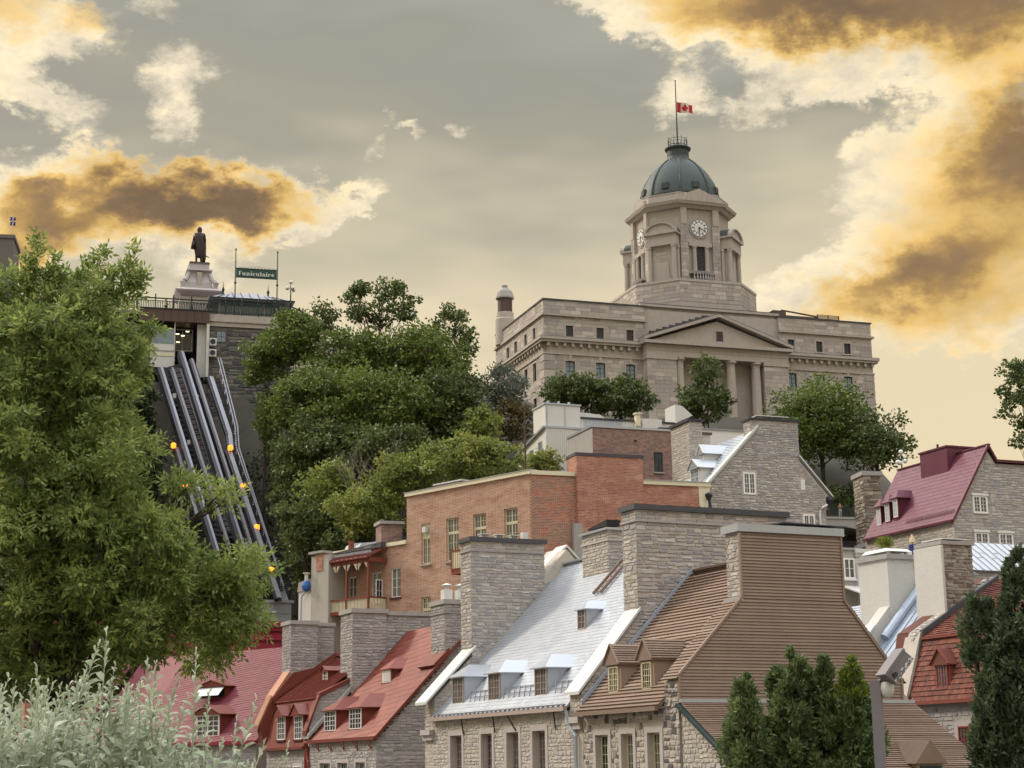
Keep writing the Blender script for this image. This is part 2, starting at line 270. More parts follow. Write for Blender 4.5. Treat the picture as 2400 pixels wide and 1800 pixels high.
class MB:
    def __init__(s): s.v = []; s.f = []
    def add(s, vs, fs):
        n = len(s.v); s.v += [tuple(map(float, q)) for q in vs]; s.f += [tuple(i+n for i in f) for f in fs]; return s
    def hexa(s, p): return s.add(p, [(0, 3, 2, 1), (4, 5, 6, 7), (0, 1, 5, 4), (1, 2, 6, 5), (2, 3, 7, 6), (3, 0, 4, 7)])
    def box(s, x0, y0, z0, x1, y1, z1):
        x0, x1 = sorted((x0, x1)); y0, y1 = sorted((y0, y1)); z0, z1 = sorted((z0, z1))
        return s.hexa([(x0, y0, z0), (x1, y0, z0), (x1, y1, z0), (x0, y1, z0), (x0, y0, z1), (x1, y0, z1), (x1, y1, z1), (x0, y1, z1)])
    def prism(s, poly, ax, a, b):
        n = len(poly)
        mk = {'x': lambda p, k: (k, p[0], p[1]), 'y': lambda p, k: (p[0], k, p[1]), 'z': lambda p, k: (p[0], p[1], k)}[ax]
        return s.add([mk(p, a) for p in poly]+[mk(p, b) for p in poly], [tuple(range(n))[::-1], tuple(range(n, 2*n))]+[(i, (i+1) % n, n+(i+1) % n, n+i) for i in range(n)])
    def bar(s, p, q, w_, h_=None, up=(0, 0, 1)):
        p = Vector(p); q = Vector(q); d = (q-p).normalized(); h_ = h_ or w_
        r = d.cross(Vector(up)); r = Vector((1, 0, 0)) if r.length < 1e-4 else r.normalized(); u = r.cross(d)
        c = [-r*w_/2-u*h_/2, r*w_/2-u*h_/2, r*w_/2+u*h_/2, -r*w_/2+u*h_/2]
        return s.hexa([p+k for k in c]+[q+k for k in c])
    def tube(s, pts, rs, n=8, cap=True):
        if not hasattr(rs, '__len__'): rs = [rs]*len(pts)
        base = len(s.v); pts = [Vector(p) for p in pts]
        for i, p in enumerate(pts):
            d = (pts[min(i+1, len(pts)-1)]-pts[max(i-1, 0)]).normalized(); r = d.cross(Vector((.31, .17, .93)))
            r = d.cross(Vector((1, 0, 0))) if r.length < 1e-3 else r; r.normalize(); u = r.cross(d)
            s.v += [tuple(p+(r*math.cos(2*math.pi*k/n)+u*math.sin(2*math.pi*k/n))*rs[i]) for k in range(n)]
        for i in range(len(pts)-1):
            for k in range(n): s.f.append((base+i*n+k, base+i*n+(k+1) % n, base+(i+1)*n+(k+1) % n, base+(i+1)*n+k))
        if cap: s.f += [tuple(base+k for k in range(n))[::-1], tuple(base+(len(pts)-1)*n+k for k in range(n))]
        return s
    def lathe(s, prof, c=(0, 0), n=24, rot=0., sx=1., sy=1.):
        b = len(s.v)
        for r, z in prof: s.v += [(c[0]+sx*r*math.cos(rot+2*math.pi*k/n), c[1]+sy*r*math.sin(rot+2*math.pi*k/n), z) for k in range(n)]
        for i in range(len(prof)-1):
            for k in range(n): s.f.append((b+i*n+k, b+i*n+(k+1) % n, b+(i+1)*n+(k+1) % n, b+(i+1)*n+k))
        s.f += [tuple(b+k for k in range(n))[::-1], tuple(b+(len(prof)-1)*n+k for k in range(n))]
        return s
    def on(s, pl, u0, v0, d0, u1, v1, d1):       # a box laid on a plane
        P = lambda u, v, d: pl.p(u, v, d)
        return s.hexa([P(u0, v0, d0), P(u1, v0, d0), P(u1, v1, d0), P(u0, v1, d0), P(u0, v0, d1), P(u1, v0, d1), P(u1, v1, d1), P(u0, v1, d1)])
    def poly_on(s, pl, poly, d0, d1):
        n = len(poly)
        return s.add([pl.p(u, v, d0) for u, v in poly]+[pl.p(u, v, d1) for u, v in poly], [tuple(range(n))[::-1], tuple(range(n, 2*n))]+[(i, (i+1) % n, n+(i+1) % n, n+i) for i in range(n)])
    def build(s, name, m, par=None, kind=None, smooth=False):
        me = bpy.data.meshes.new(name); me.from_pydata(s.v, [], s.f)
        if smooth: me.polygons.foreach_set('use_smooth', [True]*len(me.polygons))
        me.materials.append(MATS[m]); o = bpy.data.objects.new(name, me); COL.objects.link(o)
        if par is not None: o.parent = par
        if kind: o['kind'] = kind
        return o
class Pl:
    def __init__(s, O, U, V, N): s.O, s.U, s.V, s.N = [Vector(k) for k in (O, U, V, N)]
    def p(s, u, v, d=0.): return tuple(s.O+s.U*u+s.V*v+s.N*d)
def PY(y): return Pl((0, y, 0), (1, 0, 0), (0, 0, 1), (0, -1, 0))        # wall that faces -y (the camera)
def PX(x): return Pl((x, 0, 0), (0, 1, 0), (0, 0, 1), (-1, 0, 0))        # wall that faces -x (left)
def PXR(x): return Pl((x, 0, 0), (0, 1, 0), (0, 0, 1), (1, 0, 0))
def PR(x0, z0, sl):                                                      # roof that rises with x from (x0, z0)
    k = math.hypot(1, sl); return Pl((x0, 0, z0), (0, 1, 0), (1/k, 0, sl/k), (-sl/k, 0, 1/k))
def PA(O, ang):                                                          # wall through O whose run points at angle ang
    c, s_ = math.cos(ang), math.sin(ang); return Pl(O, (c, s_, 0), (0, 0, 1), (s_, -c, 0))
def inside_clip(sub, clip):
    ar = sum(clip[i][0]*clip[(i+1) % len(clip)][1]-clip[(i+1) % len(clip)][0]*clip[i][1] for i in range(len(clip)))
    if ar < 0: clip = clip[::-1]
    out = sub
    for i in range(len(clip)):
        a = clip[i]; b = clip[(i+1) % len(clip)]; inp = out; out = []
        f = lambda q: (b[0]-a[0])*(q[1]-a[1])-(b[1]-a[1])*(q[0]-a[0])
        for j in range(len(inp)):
            p = inp[j]; q = inp[(j+1) % len(inp)]; fp, fq = f(p), f(q)
            if fp >= 0: out.append(p)
            if (fp >= 0) != (fq >= 0):
                t = fp/(fp-fq); out.append((p[0]+(q[0]-p[0])*t, p[1]+(q[1]-p[1])*t))
        if len(out) < 3: return []
    return out
def _unit(kind, i):
    r = random.Random(i*13+len(kind)); mb = MB()
    if kind == 'stone':
        j = lambda k: r.uniform(-k, k)
        bs = [(-.5+j(.07), -.5+j(.13)), (.5+j(.07), -.5+j(.13)), (.5+j(.07), .5+j(.13)), (-.5+j(.07), .5+j(.13))]
        tp = [(x*.88+j(.04), y*.74+j(.08), 1+j(.5)) for x, y in bs]
        mb.hexa([(x, y, 0) for x, y in bs]+tp)
    elif kind == 'block':
        bs = [(-.5, -.5), (.5, -.5), (.5, .5), (-.5, .5)]
        mb.hexa([(x, y, 0) for x, y in bs]+[(x*.985, y*.96, 1) for x, y in bs])
    else:                                        # shingle: thick lower edge, thin upper edge
        mb.hexa([(-.5, -.5, 0), (.5, -.5, 0), (.5, .5, 0), (-.5, .5, 0), (-.5, -.5, 1), (.5, -.5, 1), (.5, .5, .12), (-.5, .5, .12)])
    me = bpy.data.meshes.new('unit_'+kind); me.from_pydata(mb.v, [], mb.f); return me
UNITS = {}
def unit(kind, m, i):
    k = (kind, m, i)
    if k not in UNITS: me = _unit(kind, i); me.materials.append(MATS[m]); UNITS[k] = me
    return UNITS[k]
def pieces(par, pl, polys, m, w=(.3, .7), h=(.14, .28), d=.03, gap=.035, npart=150, name='stone', kind='stone', holes=(), reg=False, rot=0., rest=True):
    """lay stones, blocks or shingles over convex polygons of a plane; the largest become parts, the rest one joined part"""
    full = []; part = []
    cr, sr = math.cos(rot), math.sin(rot)
    R = lambda u, v: (u*cr-v*sr, u*sr+v*cr); Ri = lambda u, v: (u*cr+v*sr, -u*sr+v*cr)
    for poly in polys:
        q = [Ri(*p) for p in poly]; u0 = min(p[0] for p in q); u1 = max(p[0] for p in q); v0 = min(p[1] for p in q); v1 = max(p[1] for p in q)
        v = v0; row = 0
        while v < v1-.02:
            hh = h[0] if reg else random.uniform(*h)
            hh = min(hh, v1-v) if v1-v < hh*1.4 else hh
            u = u0-(random.random()*w[1] if not reg else (row % 2)*.5*w[0]); row += 1
            while u < u1:
                ww = w[0] if reg else random.uniform(*w)
                spans = [(u, min(u+ww, u1+1))]
                for (a, b, c, e) in holes:
                    if v+hh > b+.01 and v < e-.01: spans = [s_ for (s0, s1) in spans for s_ in ((s0, min(s1, a)), (max(s0, c), s1)) if s_[1]-s_[0] > .05]
                jv, jh = (0, 1) if reg or kind != 'stone' else (random.uniform(-.14, .14)*hh, random.uniform(.72, 1.12))
                for s0, s1 in spans:
                    va = max(v0, v+jv); vb = max(va+.06, min(v1, v+jv+hh*jh)); rc = [R(s0+gap/2, va+gap/2), R(s1-gap/2, va+gap/2), R(s1-gap/2, vb-gap/2), R(s0+gap/2, vb-gap/2)]
                    cl = inside_clip(rc, poly)
                    if not cl: continue
                    ar = abs(sum(cl[i][0]*cl[(i+1) % len(cl)][1]-cl[(i+1) % len(cl)][0]*cl[i][1] for i in range(len(cl))))/2
                    if ar > .97*(s1-s0-gap)*(vb-va-gap) and len(cl) == 4: full.append((s0, s1, va, vb))
                    elif ar > .004: part.append(cl)
                u += ww
            v += hh
    full.sort(key=lambda k: -(k[1]-k[0])*(k[3]-k[2]))
    Nv, Uv, Vv = pl.N, pl.U*cr+pl.V*sr, pl.V*cr-pl.U*sr
    for i, (s0, s1, a, b) in enumerate(full[:npart]):
        o = bpy.data.objects.new(name, unit(kind, m, i % 6)); COL.objects.link(o); o.parent = par
        cu, cv = R((s0+s1)/2, (a+b)/2); c = Vector(pl.p(cu, cv, 0)); dd = d*random.uniform(.75, 1.25)
        X = Uv*(s1-s0-gap); Y = Vv*(b-a-gap); N_ = Nv*dd
        o.matrix_local = Matrix(((X.x, Y.x, N_.x, c.x), (X.y, Y.y, N_.y, c.y), (X.z, Y.z, N_.z, c.z), (0, 0, 0, 1)))
    mb = MB()
    for i, (s0, s1, a, b) in enumerate(full[npart:]):
        me = unit(kind, m, i % 6); base = len(mb.v); dd = d*random.uniform(.75, 1.25); cu, cv = (s0+s1)/2, (a+b)/2
        for vv in me.vertices:
            x, y, z = vv.co; uu, v_ = R(cu+x*(s1-s0-gap), cv+y*(b-a-gap)); mb.v.append(pl.p(uu, v_, z*dd))
        mb.f += [tuple(base+k for k in p_.vertices) for p_ in me.polygons]
    for cl in part:
        cu = sum(p[0] for p in cl)/len(cl); cv = sum(p[1] for p in cl)/len(cl); base = len(mb.v); n = len(cl); dd = d*random.uniform(.7, 1.1)
        mb.v += [pl.p(u, v, 0) for u, v in cl]+[pl.p(cu+(u-cu)*.9, cv+(v-cv)*.9, dd) for u, v in cl]
        mb.f += [tuple(range(base+n, base+2*n))]+[(base+i, base+(i+1) % n, base+n+(i+1) % n, base+n+i) for i in range(n)]
    if mb.v and rest: mb.build('small_'+name+'s', m, par, kind='stuff')
def boards(par, pl, poly, m, pitch, name, thick=.035, lap=.01, gapend=0.):
    """long boards, one mesh each, following the sides of a convex polygon"""
    v0 = min(p[1] for p in poly); v1 = max(p[1] for p in poly); v = v0
    while v < v1-pitch*.3:
        cl = inside_clip([(-99, v), (99, v), (99, min(v+pitch, v1)), (-99, min(v+pitch, v1))], poly)
        if len(cl) >= 3:
            lo = [p for p in cl if p[1] < v+pitch*.3] or cl; hi = [p for p in cl if p[1] > v+pitch*.6] or cl
            a0, a1 = min(p[0] for p in lo), max(p[0] for p in lo); b0, b1 = min(p[0] for p in hi), max(p[0] for p in hi); vt = min(v+pitch, v1)
            mb = MB(); j = random.uniform(.9, 1.15)
            mb.hexa([pl.p(a0, v, 0), pl.p(a1, v, 0), pl.p(b1, vt, 0), pl.p(b0, vt, 0), pl.p(a0, v, thick*j), pl.p(a1, v, thick*j), pl.p(b1, vt, lap), pl.p(b0, vt, lap)])
            mb.build(name, m, par)
        v += pitch
def wall_holes(pl, u0, v0, u1, v1, holes, depth):
    """a wall slab of given depth behind the plane with rectangular openings"""
    mb = MB(); us = sorted({u0, u1, *[k for h in holes for k in (h[0], h[2]) if u0 < k < u1]})
    for a, b in zip(us, us[1:]):
        v = v0
        for h in sorted([h for h in holes if h[0] <= a+1e-6 and h[2] >= b-1e-6], key=lambda k: k[1]):
            if h[1] > v: mb.on(pl, a, v, -depth, b, h[1], 0)
            v = max(v, h[3])
        if v < v1: mb.on(pl, a, v, -depth, b, v1, 0)
    return mb
def window(par, pl, u0, v0, u1, v1, cols=4, rows=4, cas=2, m='white_frame', d=0., fr=.07, mun=.028, glass='glass', thick=.07, sill=None, surround=None, sw=.25, name='window', lites=None):
    """frame with muntins (part) and its panes (sub-parts); d is the distance of the frame's back from the plane"""
    mb = MB(); a, b = d, d+thick
    mb.on(pl, u0, v0, a, u0+fr, v1, b); mb.on(pl, u1-fr, v0, a, u1, v1, b); mb.on(pl, u0+fr, v0, a, u1-fr, v0+fr, b); mb.on(pl, u0+fr, v1-fr, a, u1-fr, v1, b)
    iu0, iu1, iv0, iv1 = u0+fr, u1-fr, v0+fr, v1-fr; cw = (iu1-iu0)/cas
    cast = fr*.8
    for i in range(1, cas): mb.on(pl, iu0+i*cw-cast/2, iv0, a, iu0+i*cw+cast/2, iv1, b-.01)
    for i in range(cas):
        s0 = iu0+i*cw+(cast/2 if i else 0); s1 = iu0+(i+1)*cw-(cast/2 if i < cas-1 else 0); n = max(1, cols//cas)
        for k in range(1, n): uu = s0+(s1-s0)*k/n; mb.on(pl, uu-mun/2, iv0, a+.01, uu+mun/2, iv1, b-.02)
        for k in range(1, rows): vv = iv0+(iv1-iv0)*k/rows; mb.on(pl, s0, vv-mun/2, a+.01, s1, vv+mun/2, b-.021)
    o = mb.build(name, m, par)
    for i in range(cas):
        s0 = iu0+i*cw; s1 = s0+cw
        MB().on(pl, s0+.002, iv0, a+.004, s1-.002, iv1, a+.02).build('pane', glass, o)
    if sill: MB().on(pl, u0-.1, v0-.13, 0, u1+.1, v0-.002, thick+.08+max(0, d)).build('sill', sill, o)
    if surround:
        for (x0, y0, x1, y1) in ((u0-sw, v0-.1, u0-.004, v1), (u1+.004, v0-.1, u1+sw, v1), (u0-sw, v1+.004, u1+sw, v1+sw)):
            MB().on(pl, x0, y0, -.1, x1, y1, .045).build('surround', surround, o)
    return o
def rake(par, name, m, x0, z0, x1, z1, th, y0, y1):
    return MB().prism([(x0, z0-th), (x1, z1-th), (x1, z1), (x0, z0)], 'y', y0, y1).build(name, m, par)
def slab(par, name, m, pl, poly, th, base=0.): return MB().poly_on(pl, poly, base, base+th).build(name, m, par)
def dormer(par, xf, yc, wd, z0, z1, rz0, rs, style, mwall, mroof, rise, win, ov=.12, mtrim=None, face=0.):
    """dormer on a roof z = rz0 + rs*x with its window facing -x"""
    y0, y1 = yc-wd/2, yc+wd/2; xr = (z1-rz0)/rs; o = thingpart = None
    mb = MB().prism([(xf, z0-.3), (xf, z1), (xr+.15, z1)], 'y', y0, y1); body = mb.build('dormer', mwall, par)
    zt = z1+rise; xb = (zt-rz0)/rs+.15; e0, e1 = y0-ov, y1+ov; xe = xf-ov-.04
    xh = xf+wd*.42 if style == 'hip' else xe
    mb = MB(); A = [(xe, e0, z1), (xe, e1, z1), (xr+.2, e1, z1), (xr+.2, e0, z1), (xh, yc, zt), (xb, yc, zt)]; lo = [(x, y, z-.06) for x, y, z in A[:4]]
    mb.add(A+lo, [(0, 4, 5, 3), (1, 2, 5, 4), (0, 1, 4), (6, 7, 1, 0), (7, 8, 2, 1), (9, 6, 0, 3), (6, 9, 8, 7), (3, 5, 2)])
    rf = mb.build('dormer_roof', mroof, body)
    if style == 'gable':
        MB().add([(xf-.012, y0, z1-.05), (xf-.012, y1, z1-.05), (xf-.012, yc, zt-.12), (xf+.1, y0, z1-.05), (xf+.1, y1, z1-.05), (xf+.1, yc, zt-.12)], [(0, 2, 1), (3, 4, 5), (0, 1, 4, 3), (1, 2, 5, 4), (2, 0, 3, 5)]).build('gable_panel', mtrim or mwall, body)
        for s_, y_ in ((0, e0), (1, e1)): MB().bar((xe-.02, y_, z1), (xe-.02, yc, zt), .05, .13, up=(1, 0, 0)).build('bargeboard', mtrim or mwall, body)
    wv = dict(win); ww = wv.pop('w'); wz0 = wv.pop('z0'); wz1 = wv.pop('z1')
    window(body, PX(xf-.003), yc-ww/2, wz0, yc+ww/2, wz1, **wv)
    return body
def flue(par, x, y, z, r=.16, h=.6, m='white_metal', square=True):
    mb = MB()
    mb.box(x-r, y-r, z, x+r, y+r, z+h*.62) if square else mb.lathe([(r, z), (r, z+h*.7)], (x, y), 12)
    mb.lathe([(r*.55, z+h*.6), (r*.55, z+h*.85)], (x, y), 10); mb.lathe([(r*1.25, z+h*.85), (r*1.3, z+h*.89), (r*.2, z+h)], (x, y), 12)
    return mb.build('flue', m, par)
def chimney(par, x0, x1, y0, y1, zb, zt, m='stone', cap='cement', capz=.3, np_=(120, 30), slope=None, core='mortar', w=(.3, .7), h=(.13, .26), band=True, name='chimney', ov=.1, left=True):
    """masonry block; zb is the base at x0, slope raises the base with x on its camera face"""
    o = MB().box(x0+.03, y0+.03, zb-1.5, x1-.03, y1-.03, zt).build(name, core, par)
    zr = zb+(x1-x0)*slope if slope else zb
    if slope and zr > zt: polys = [[(x0, zb), (x0+(zt-zb)/slope, zt), (x0, zt)]]
    else: polys = [[(x0, zb), (x1, zr), (x1, zt), (x0, zt)]]
    pieces(o, PY(y0+.03), polys, m, w, h, .032, npart=np_[0])
    if left: pieces(o, PX(x0+.03), [[(y0, zb), (y1, zb), (y1, zt), (y0, zt)]], m, w, h, .032, npart=np_[1])
    if band:
        MB().box(x0-.06, y0-.06, zt-.62, x1+.06, y1+.06, zt-.5).build('band', m, o)
    if cap: MB().box(x0-ov, y0-ov, zt, x1+ov, y1+ov, zt+capz).build('cap', cap, o)
    return o
# ------------------------------------------------------------------ ground
def struct(o): o['kind'] = 'structure'; return o
g_ = MB().add([(-4000, -1000, 0), (4000, -1000, 0), (4000, 7000, 0), (-4000, 7000, 0)], [(0, 1, 2, 3)]).build('ground', 'ground'); struct(g_)
def hill(x, y):
    L = np.interp(y, [60, 180, 200, 213, 220, 227, 400], [0, 2, 20, 44, 56, 62, 62]); R_ = np.interp(y, [60, 100, 140, 165, 200, 216, 232, 400], [0, 0, 14, 27, 30, 44, 54, 54])
    k = min(1, max(0, (x+14)/26)); k = k*k*(3-2*k); h = L*(1-k)+R_*k; j = min(1, max(0, (x-44)/16)); return h*(1-j)+min(h, 34)*j
def make_hill():
    xs = np.linspace(-170, 190, 121); ys = np.linspace(80, 330, 121); n = len(xs); v = []; f = []
    for j, y in enumerate(ys):
        for i, x in enumerate(xs):
            steep = hill(x, y+4)-hill(x, y-4); r = rng.normal(0, .45)*min(1, steep/6)
            v.append((x+r*1.5, y+r*2, hill(x, y)+r-.06))
    for j in range(n-1):
        for i in range(n-1): a = j*n+i; f.append((a, a+1, a+n+1, a+n))
    o = MB().add(v, f).build('hillside', 'rock', smooth=True); struct(o)
make_hill()
# ------------------------------------------------------------------ front row of houses
F1 = Fr(('6', 805, 1215), 75, 25)
def shift(fr, x, y):
    k = Fr.__new__(Fr); k.o = fr.o+fr.gx*x+fr.gy*y; k.th, k.gx, k.gy = fr.th, fr.gx, fr.gy; return k
def dpx(fr, z, a, b, x):
    (y1, z1), (y0, z0) = fr.fx((z, *a), x), fr.fx((z, *b), x); return (y0+y1)/2, abs(y1-y0), z0, z1
def bars(par, name, m, segs, w_=.05, h_=None):
    mb = MB()
    for p, q in segs: mb.bar(p, q, w_, h_)
    return mb.build(name, m, par)
# --- brown clapboard house
T = thing('clapboard_house', 'stone house with brown clapboard gable, batten roof and two pointed dormers', 'house', F1)
W3 = [(6.66, 7.95), (4.25, 5.37), (1.74, 2.88)]
hol = [(a, 5.4, b, 8.47) for a, b in W3]
wall_holes(PX(0), 0.05, 0, 9.25, 9.55, hol, .45).build('wall', 'mortar', T)
MB().prism([(.46, .1), (.46, 9.9), (6.5, 16.4), (12.6, 9.9), (12.6, .1)], 'y', .2, 9.2).build('wall', 'mortar', T)
pieces(T, PX(0), [[(.02, 5.0), (9.25, 5.0), (9.25, 9.5), (.02, 9.5)]], 'stone_field', (.22, .52), (.16, .36), .03, npart=150, holes=[(a-.27, 5.0, b+.27, 8.76) for a, b in W3])
for i, (a, b) in enumerate(W3):
    window(T, PX(0), a, 5.4, b, 8.47, 4, 7, 2, 'cream_frame', d=-.34, glass=('dark', 'glass_curtain', 'glass_curtain')[i], surround='trim_stone', sw=.26)
RB = PR(-.35, 9.62, 1.035)
MB().poly_on(RB, [(1.2, 0), (9.2, 0), (9.2, 9.5), (1.2, 9.5)], -.12, -.002).build('roof', 'brown_trim', T)
boards(T, RB, [(1.2, 0), (9.2, 0), (9.2, 9.5), (1.2, 9.5)], 'roof_board', .235, 'roof_board', thick=.085, lap=.012)
MB().bar((6.5, 1.2, 16.72), (6.5, 9.2, 16.72), .3, .1).build('ridge_cap', 'brown_trim', T)
MB().prism([(6.5, 16.6), (13.3, 9.6), (13.3, 9.75), (6.5, 16.75)], 'y', 1.2, 9.2).build('roof', 'brown_trim', T)
MB().bar((-.47, 1.2, 9.5), (-.47, 9.25, 9.5), .18, .2).build('gutter', 'brown_trim', T)
MB().bar((-.2, 1.2, 9.55), (-.2, 9.25, 9.55), .3, .12).build('fascia', 'brown_trim', T)
MB().bar((-.1, 9.12, 10.1), (6.5, 9.12, 16.85), .14, .16).build('flashing', 'blue_metal', T)
MB().prism([(0, 9.4), (0, 10.62), (3.5, 14.22), (9, 14.3), (12.05, 10.65), (12.05, 9.4)], 'y', .03, 1.2).build('firewall', 'mortar', T)
pieces(T, PX(-.0), [[(0, 9.5), (1.2, 9.5), (1.2, 10.6), (0, 10.6)]], 'stone_field', (.2, .5), (.16, .3), .06, npart=8)
CG = PY(0.)
for poly in ([(.04, 9.85), (12.05, 9.85), (12.05, 10.75), (9.02, 14.38), (3.46, 14.38), (.04, 10.88)], [(3.46, 14.38), (9.04, 14.38), (9.04, 17.42), (3.46, 17.42)]):
    boards(T, CG, poly, 'clapboard', .1455, 'clapboard', thick=.05, lap=.006)
for seg in (((.0, -.03, 10.9), (3.46, -.03, 14.42)), ((9.06, -.03, 14.42), (12.1, -.03, 10.75)), ((3.46, -.03, 14.4), (3.46, -.03, 17.42)), ((9.06, -.03, 14.4), (9.06, -.03, 17.42)), ((.02, -.03, 9.85), (.02, -.03, 10.9)), ((12.08, -.03, 9.85), (12.08, -.03, 10.75))):
    MB().bar(seg[0], seg[1], .1, .13, up=(0, 1, 0)).build('corner_board', 'clapboard', T)
boards(T, PR(-.14, 10.72, 1.03), [(-.06, 0), (1.3, 0), (1.3, 5.05), (-.06, 5.05)], 'roof_board', .2, 'coping_board', thick=.07, lap=.02)
boards(T, Pl((12.3, 0, 10.62), (0, 1, 0), (-.64, 0, .77), (.77, 0, .64)), [(-.06, 0), (1.3, 0), (1.3, 4.6), (-.06, 4.6)], 'roof_board', .2, 'coping_board', thick=.06, lap=.02)
ch = MB().box(3.5, .05, 13.9, 9.02, 1.2, 17.42).build('chimney', 'mortar', T)
pieces(ch, PX(3.5), [[(.08, 14.3), (1.2, 14.3), (1.2, 17.4), (.08, 17.4)]], 'stone', (.25, .6), (.13, .26), .03, npart=40)
cp = MB()
for i in range(9): cp.box(3.32+i*.655, -.14, 17.42, 3.32+(i+1)*.655-.006, 1.34, 17.78-.004*(i % 2))
cp.build('cap', 'silver_flat', ch)
MB().hexa([(5.9, .1, 17.95), (9.6, .1, 17.9), (9.6, 1.5, 17.9), (5.9, 1.5, 18.02), (5.9, .1, 18.0), (9.6, .1, 17.94), (9.6, 1.5, 17.94), (5.9, 1.5, 18.07)]).build('cover', 'lead_dark', ch)
MB().box(6.5, .3, 17.78, 6.7, 1.2, 17.96).box(8.6, .3, 17.78, 8.8, 1.2, 17.92).build('cover_stand', 'dark_steel', ch)
MB().box(3.3, -.05, 14.26, 3.52, 1.3, 14.42).build('flashing', 'silver_flat', ch)
for a, b in (((360, 1005), (425, 1170)), ((575, 975), (640, 1145))):
    yc, ww, z0, z1 = dpx(F1, '6', a, b, .55)
    bd = dormer(T, .5, yc, ww+.42, z0-.05, z1+.12, 9.98, 1.035, 'gable', 'clapboard', 'brown_trim', .95, dict(w=ww, z0=z0, z1=z1, cols=4, rows=4, cas=2 if a[0] < 400 else 1, m='cream_frame', glass='glass_curtain' if a[0] < 400 else 'dark'), mtrim='clapboard')
    for s_ in (0, 1):
        y_ = yc-(ww+.42)/2 if s_ == 0 else None
        if y_ is not None: boards(bd, Pl((0, y_, 0), (1, 0, 0), (0, 0, 1), (0, -1, 0)), [(.5, z0-.05), (.5, z1+.12), ((z1+.12-9.98)/1.035, z1+.12), ((z0-.05-9.98)/1.035+.02, z0-.05)][::-1], 'clapboard', .13, 'clapboard', .03)
    hw = (ww+.42)/2+.12; rr = math.hypot(hw, .95)
    boards(bd, Pl((0, yc-hw, z1+.12), (1, 0, 0), (0, hw/rr, .95/rr), (0, -.95/rr, hw/rr)), [(.32, 0), ((z1+.12-9.98)/1.035, 0), ((z1+1.07-9.98)/1.035, rr), (.32, rr)], 'roof_board', .15, 'roof_board', .06, .012)
# --- low house in front of the clapboard gable
fl = shift(F1, 0, -.02)
T = thing('lean_to_house', 'low house with long brown batten roof against the clapboard gable', 'house', fl)
s_ = .59; k = math.hypot(1, s_); LR = Pl((0, 0, 9.72), (1, 0, 0), (0, 1/k, s_/k), (0, -s_/k, 1/k))
MB().prism([(-9.5, .1), (-9.5, 4.0), (-.05, 9.5), (-.05, .1)], 'x', .08, 12.5).build('wall', 'mortar', T)
pieces(T, PX(.08), [[(-8, 4.9), (-.06, 4.9), (-.06, 9.45)]], 'stone_pale', (.18, .45), (.12, .24), .03, npart=110)
boards(T, LR, [(0.02, -11), (12.7, -11), (12.7, 0), (0.02, 0)], 'roof_board', .165, 'roof_board', .06, .01)
MB().box(-.02, -.12, 9.7, 12.7, .02, 9.86).build('flashing', 'silver_flat', T)
MB().bar((-.06, .02, 9.62), (-.06, -9.4, 4.06), .12, .3, up=(1, 0, 0)).build('bargeboard', 'iron_green', T)
MB().box(8.55, -5.3, 5.4, 9.95, -3, 6.98).build('dormer', 'clapboard', T)
MB().add([(8.4, -5.42, 6.95), (10.1, -5.42, 6.95), (9.25, -5.42, 7.95), (8.4, -2.5, 6.95), (10.1, -2.5, 6.95), (9.25, -2.5, 7.95)], [(0, 1, 2), (3, 5, 4), (0, 2, 5, 3), (1, 4, 5, 2), (0, 3, 4, 1)]).build('dormer_roof', 'roof_board', T)
window(T, PY(-5.31), 8.7, 5.6, 9.8, 6.85, 4, 3, 2, 'iron_green')
# --- silver roof house
FS = shift(F1, 0, 9.3)
T = thing('silver_roof_house', 'long stone house with steep silver shingle roof, three low dormers and roof ladder', 'house', FS)
WS = [(a-9.3, b-9.3) for a, b in ((24.2, 25.85), (20.05, 21.5), (16.65, 18.15), (13.45, 14.95))]
hol = [(a, 5.4, b, 8.84) for a, b in WS]
wall_holes(PX(0), 1.3, 0, 20.4, 9.75, hol, .5).build('wall', 'mortar', T)
MB().prism([(.5, .1), (.5, 10.2), (8.8, 18.9), (17, 10.2), (17, .1)], 'y', .2, 20.3).build('wall', 'mortar', T)
pieces(T, PX(0), [[(1.0, 5.0), (20.4, 5.0), (20.4, 9.75), (1.0, 9.75)]], 'stone_pale', (.25, .62), (.14, .28), .03, npart=130, holes=[(a-.3, 5.0, b+.3, 9.12) for a, b in WS])
for i, (a, b) in enumerate(WS):
    window(T, PX(0), a, 5.4, b, 8.84, 4, 8, 2, 'pink_frame', d=-.4, glass='glass_curtain' if i != 1 else 'glass', surround='trim_stone', sw=.28, fr=.08)
SR = PR(-.2, 9.95, 1.03)
poly = [(1.35, 0), (19.0, 0), (19.0, 12.95), (1.35, 12.95)]
slab(T, 'roof', 'silver_flat', SR, poly, .1, -.1)
pieces(T, SR, [poly], 'silver', (.62, .62), (.27, .27), .011, gap=.008, npart=300, name='shingle', kind='shingle', reg=True)
MB().prism([(8.75, 19.1), (17.6, 9.9), (17.6, 10.05), (8.75, 19.3)], 'y', 1.35, 19.0).build('roof', 'silver_flat', T)
MB().bar((8.75, 1.3, 19.3), (8.75, 19.0, 19.3), .34, .1).build('ridge_cap', 'silver_flat', T)
MB().bar((-.3, 1.3, 9.82), (-.3, 19.1, 9.82), .22, .2).build('gutter', 'pink_frame', T)
ob = MB()
for i in range(30): ob.box(-.26, 1.6+i*.58, 10.0, -.1, 1.6+i*.58+.3, 10.08)
ob.build('snow_stop', 'steel', T, kind='stuff')
gd = MB()
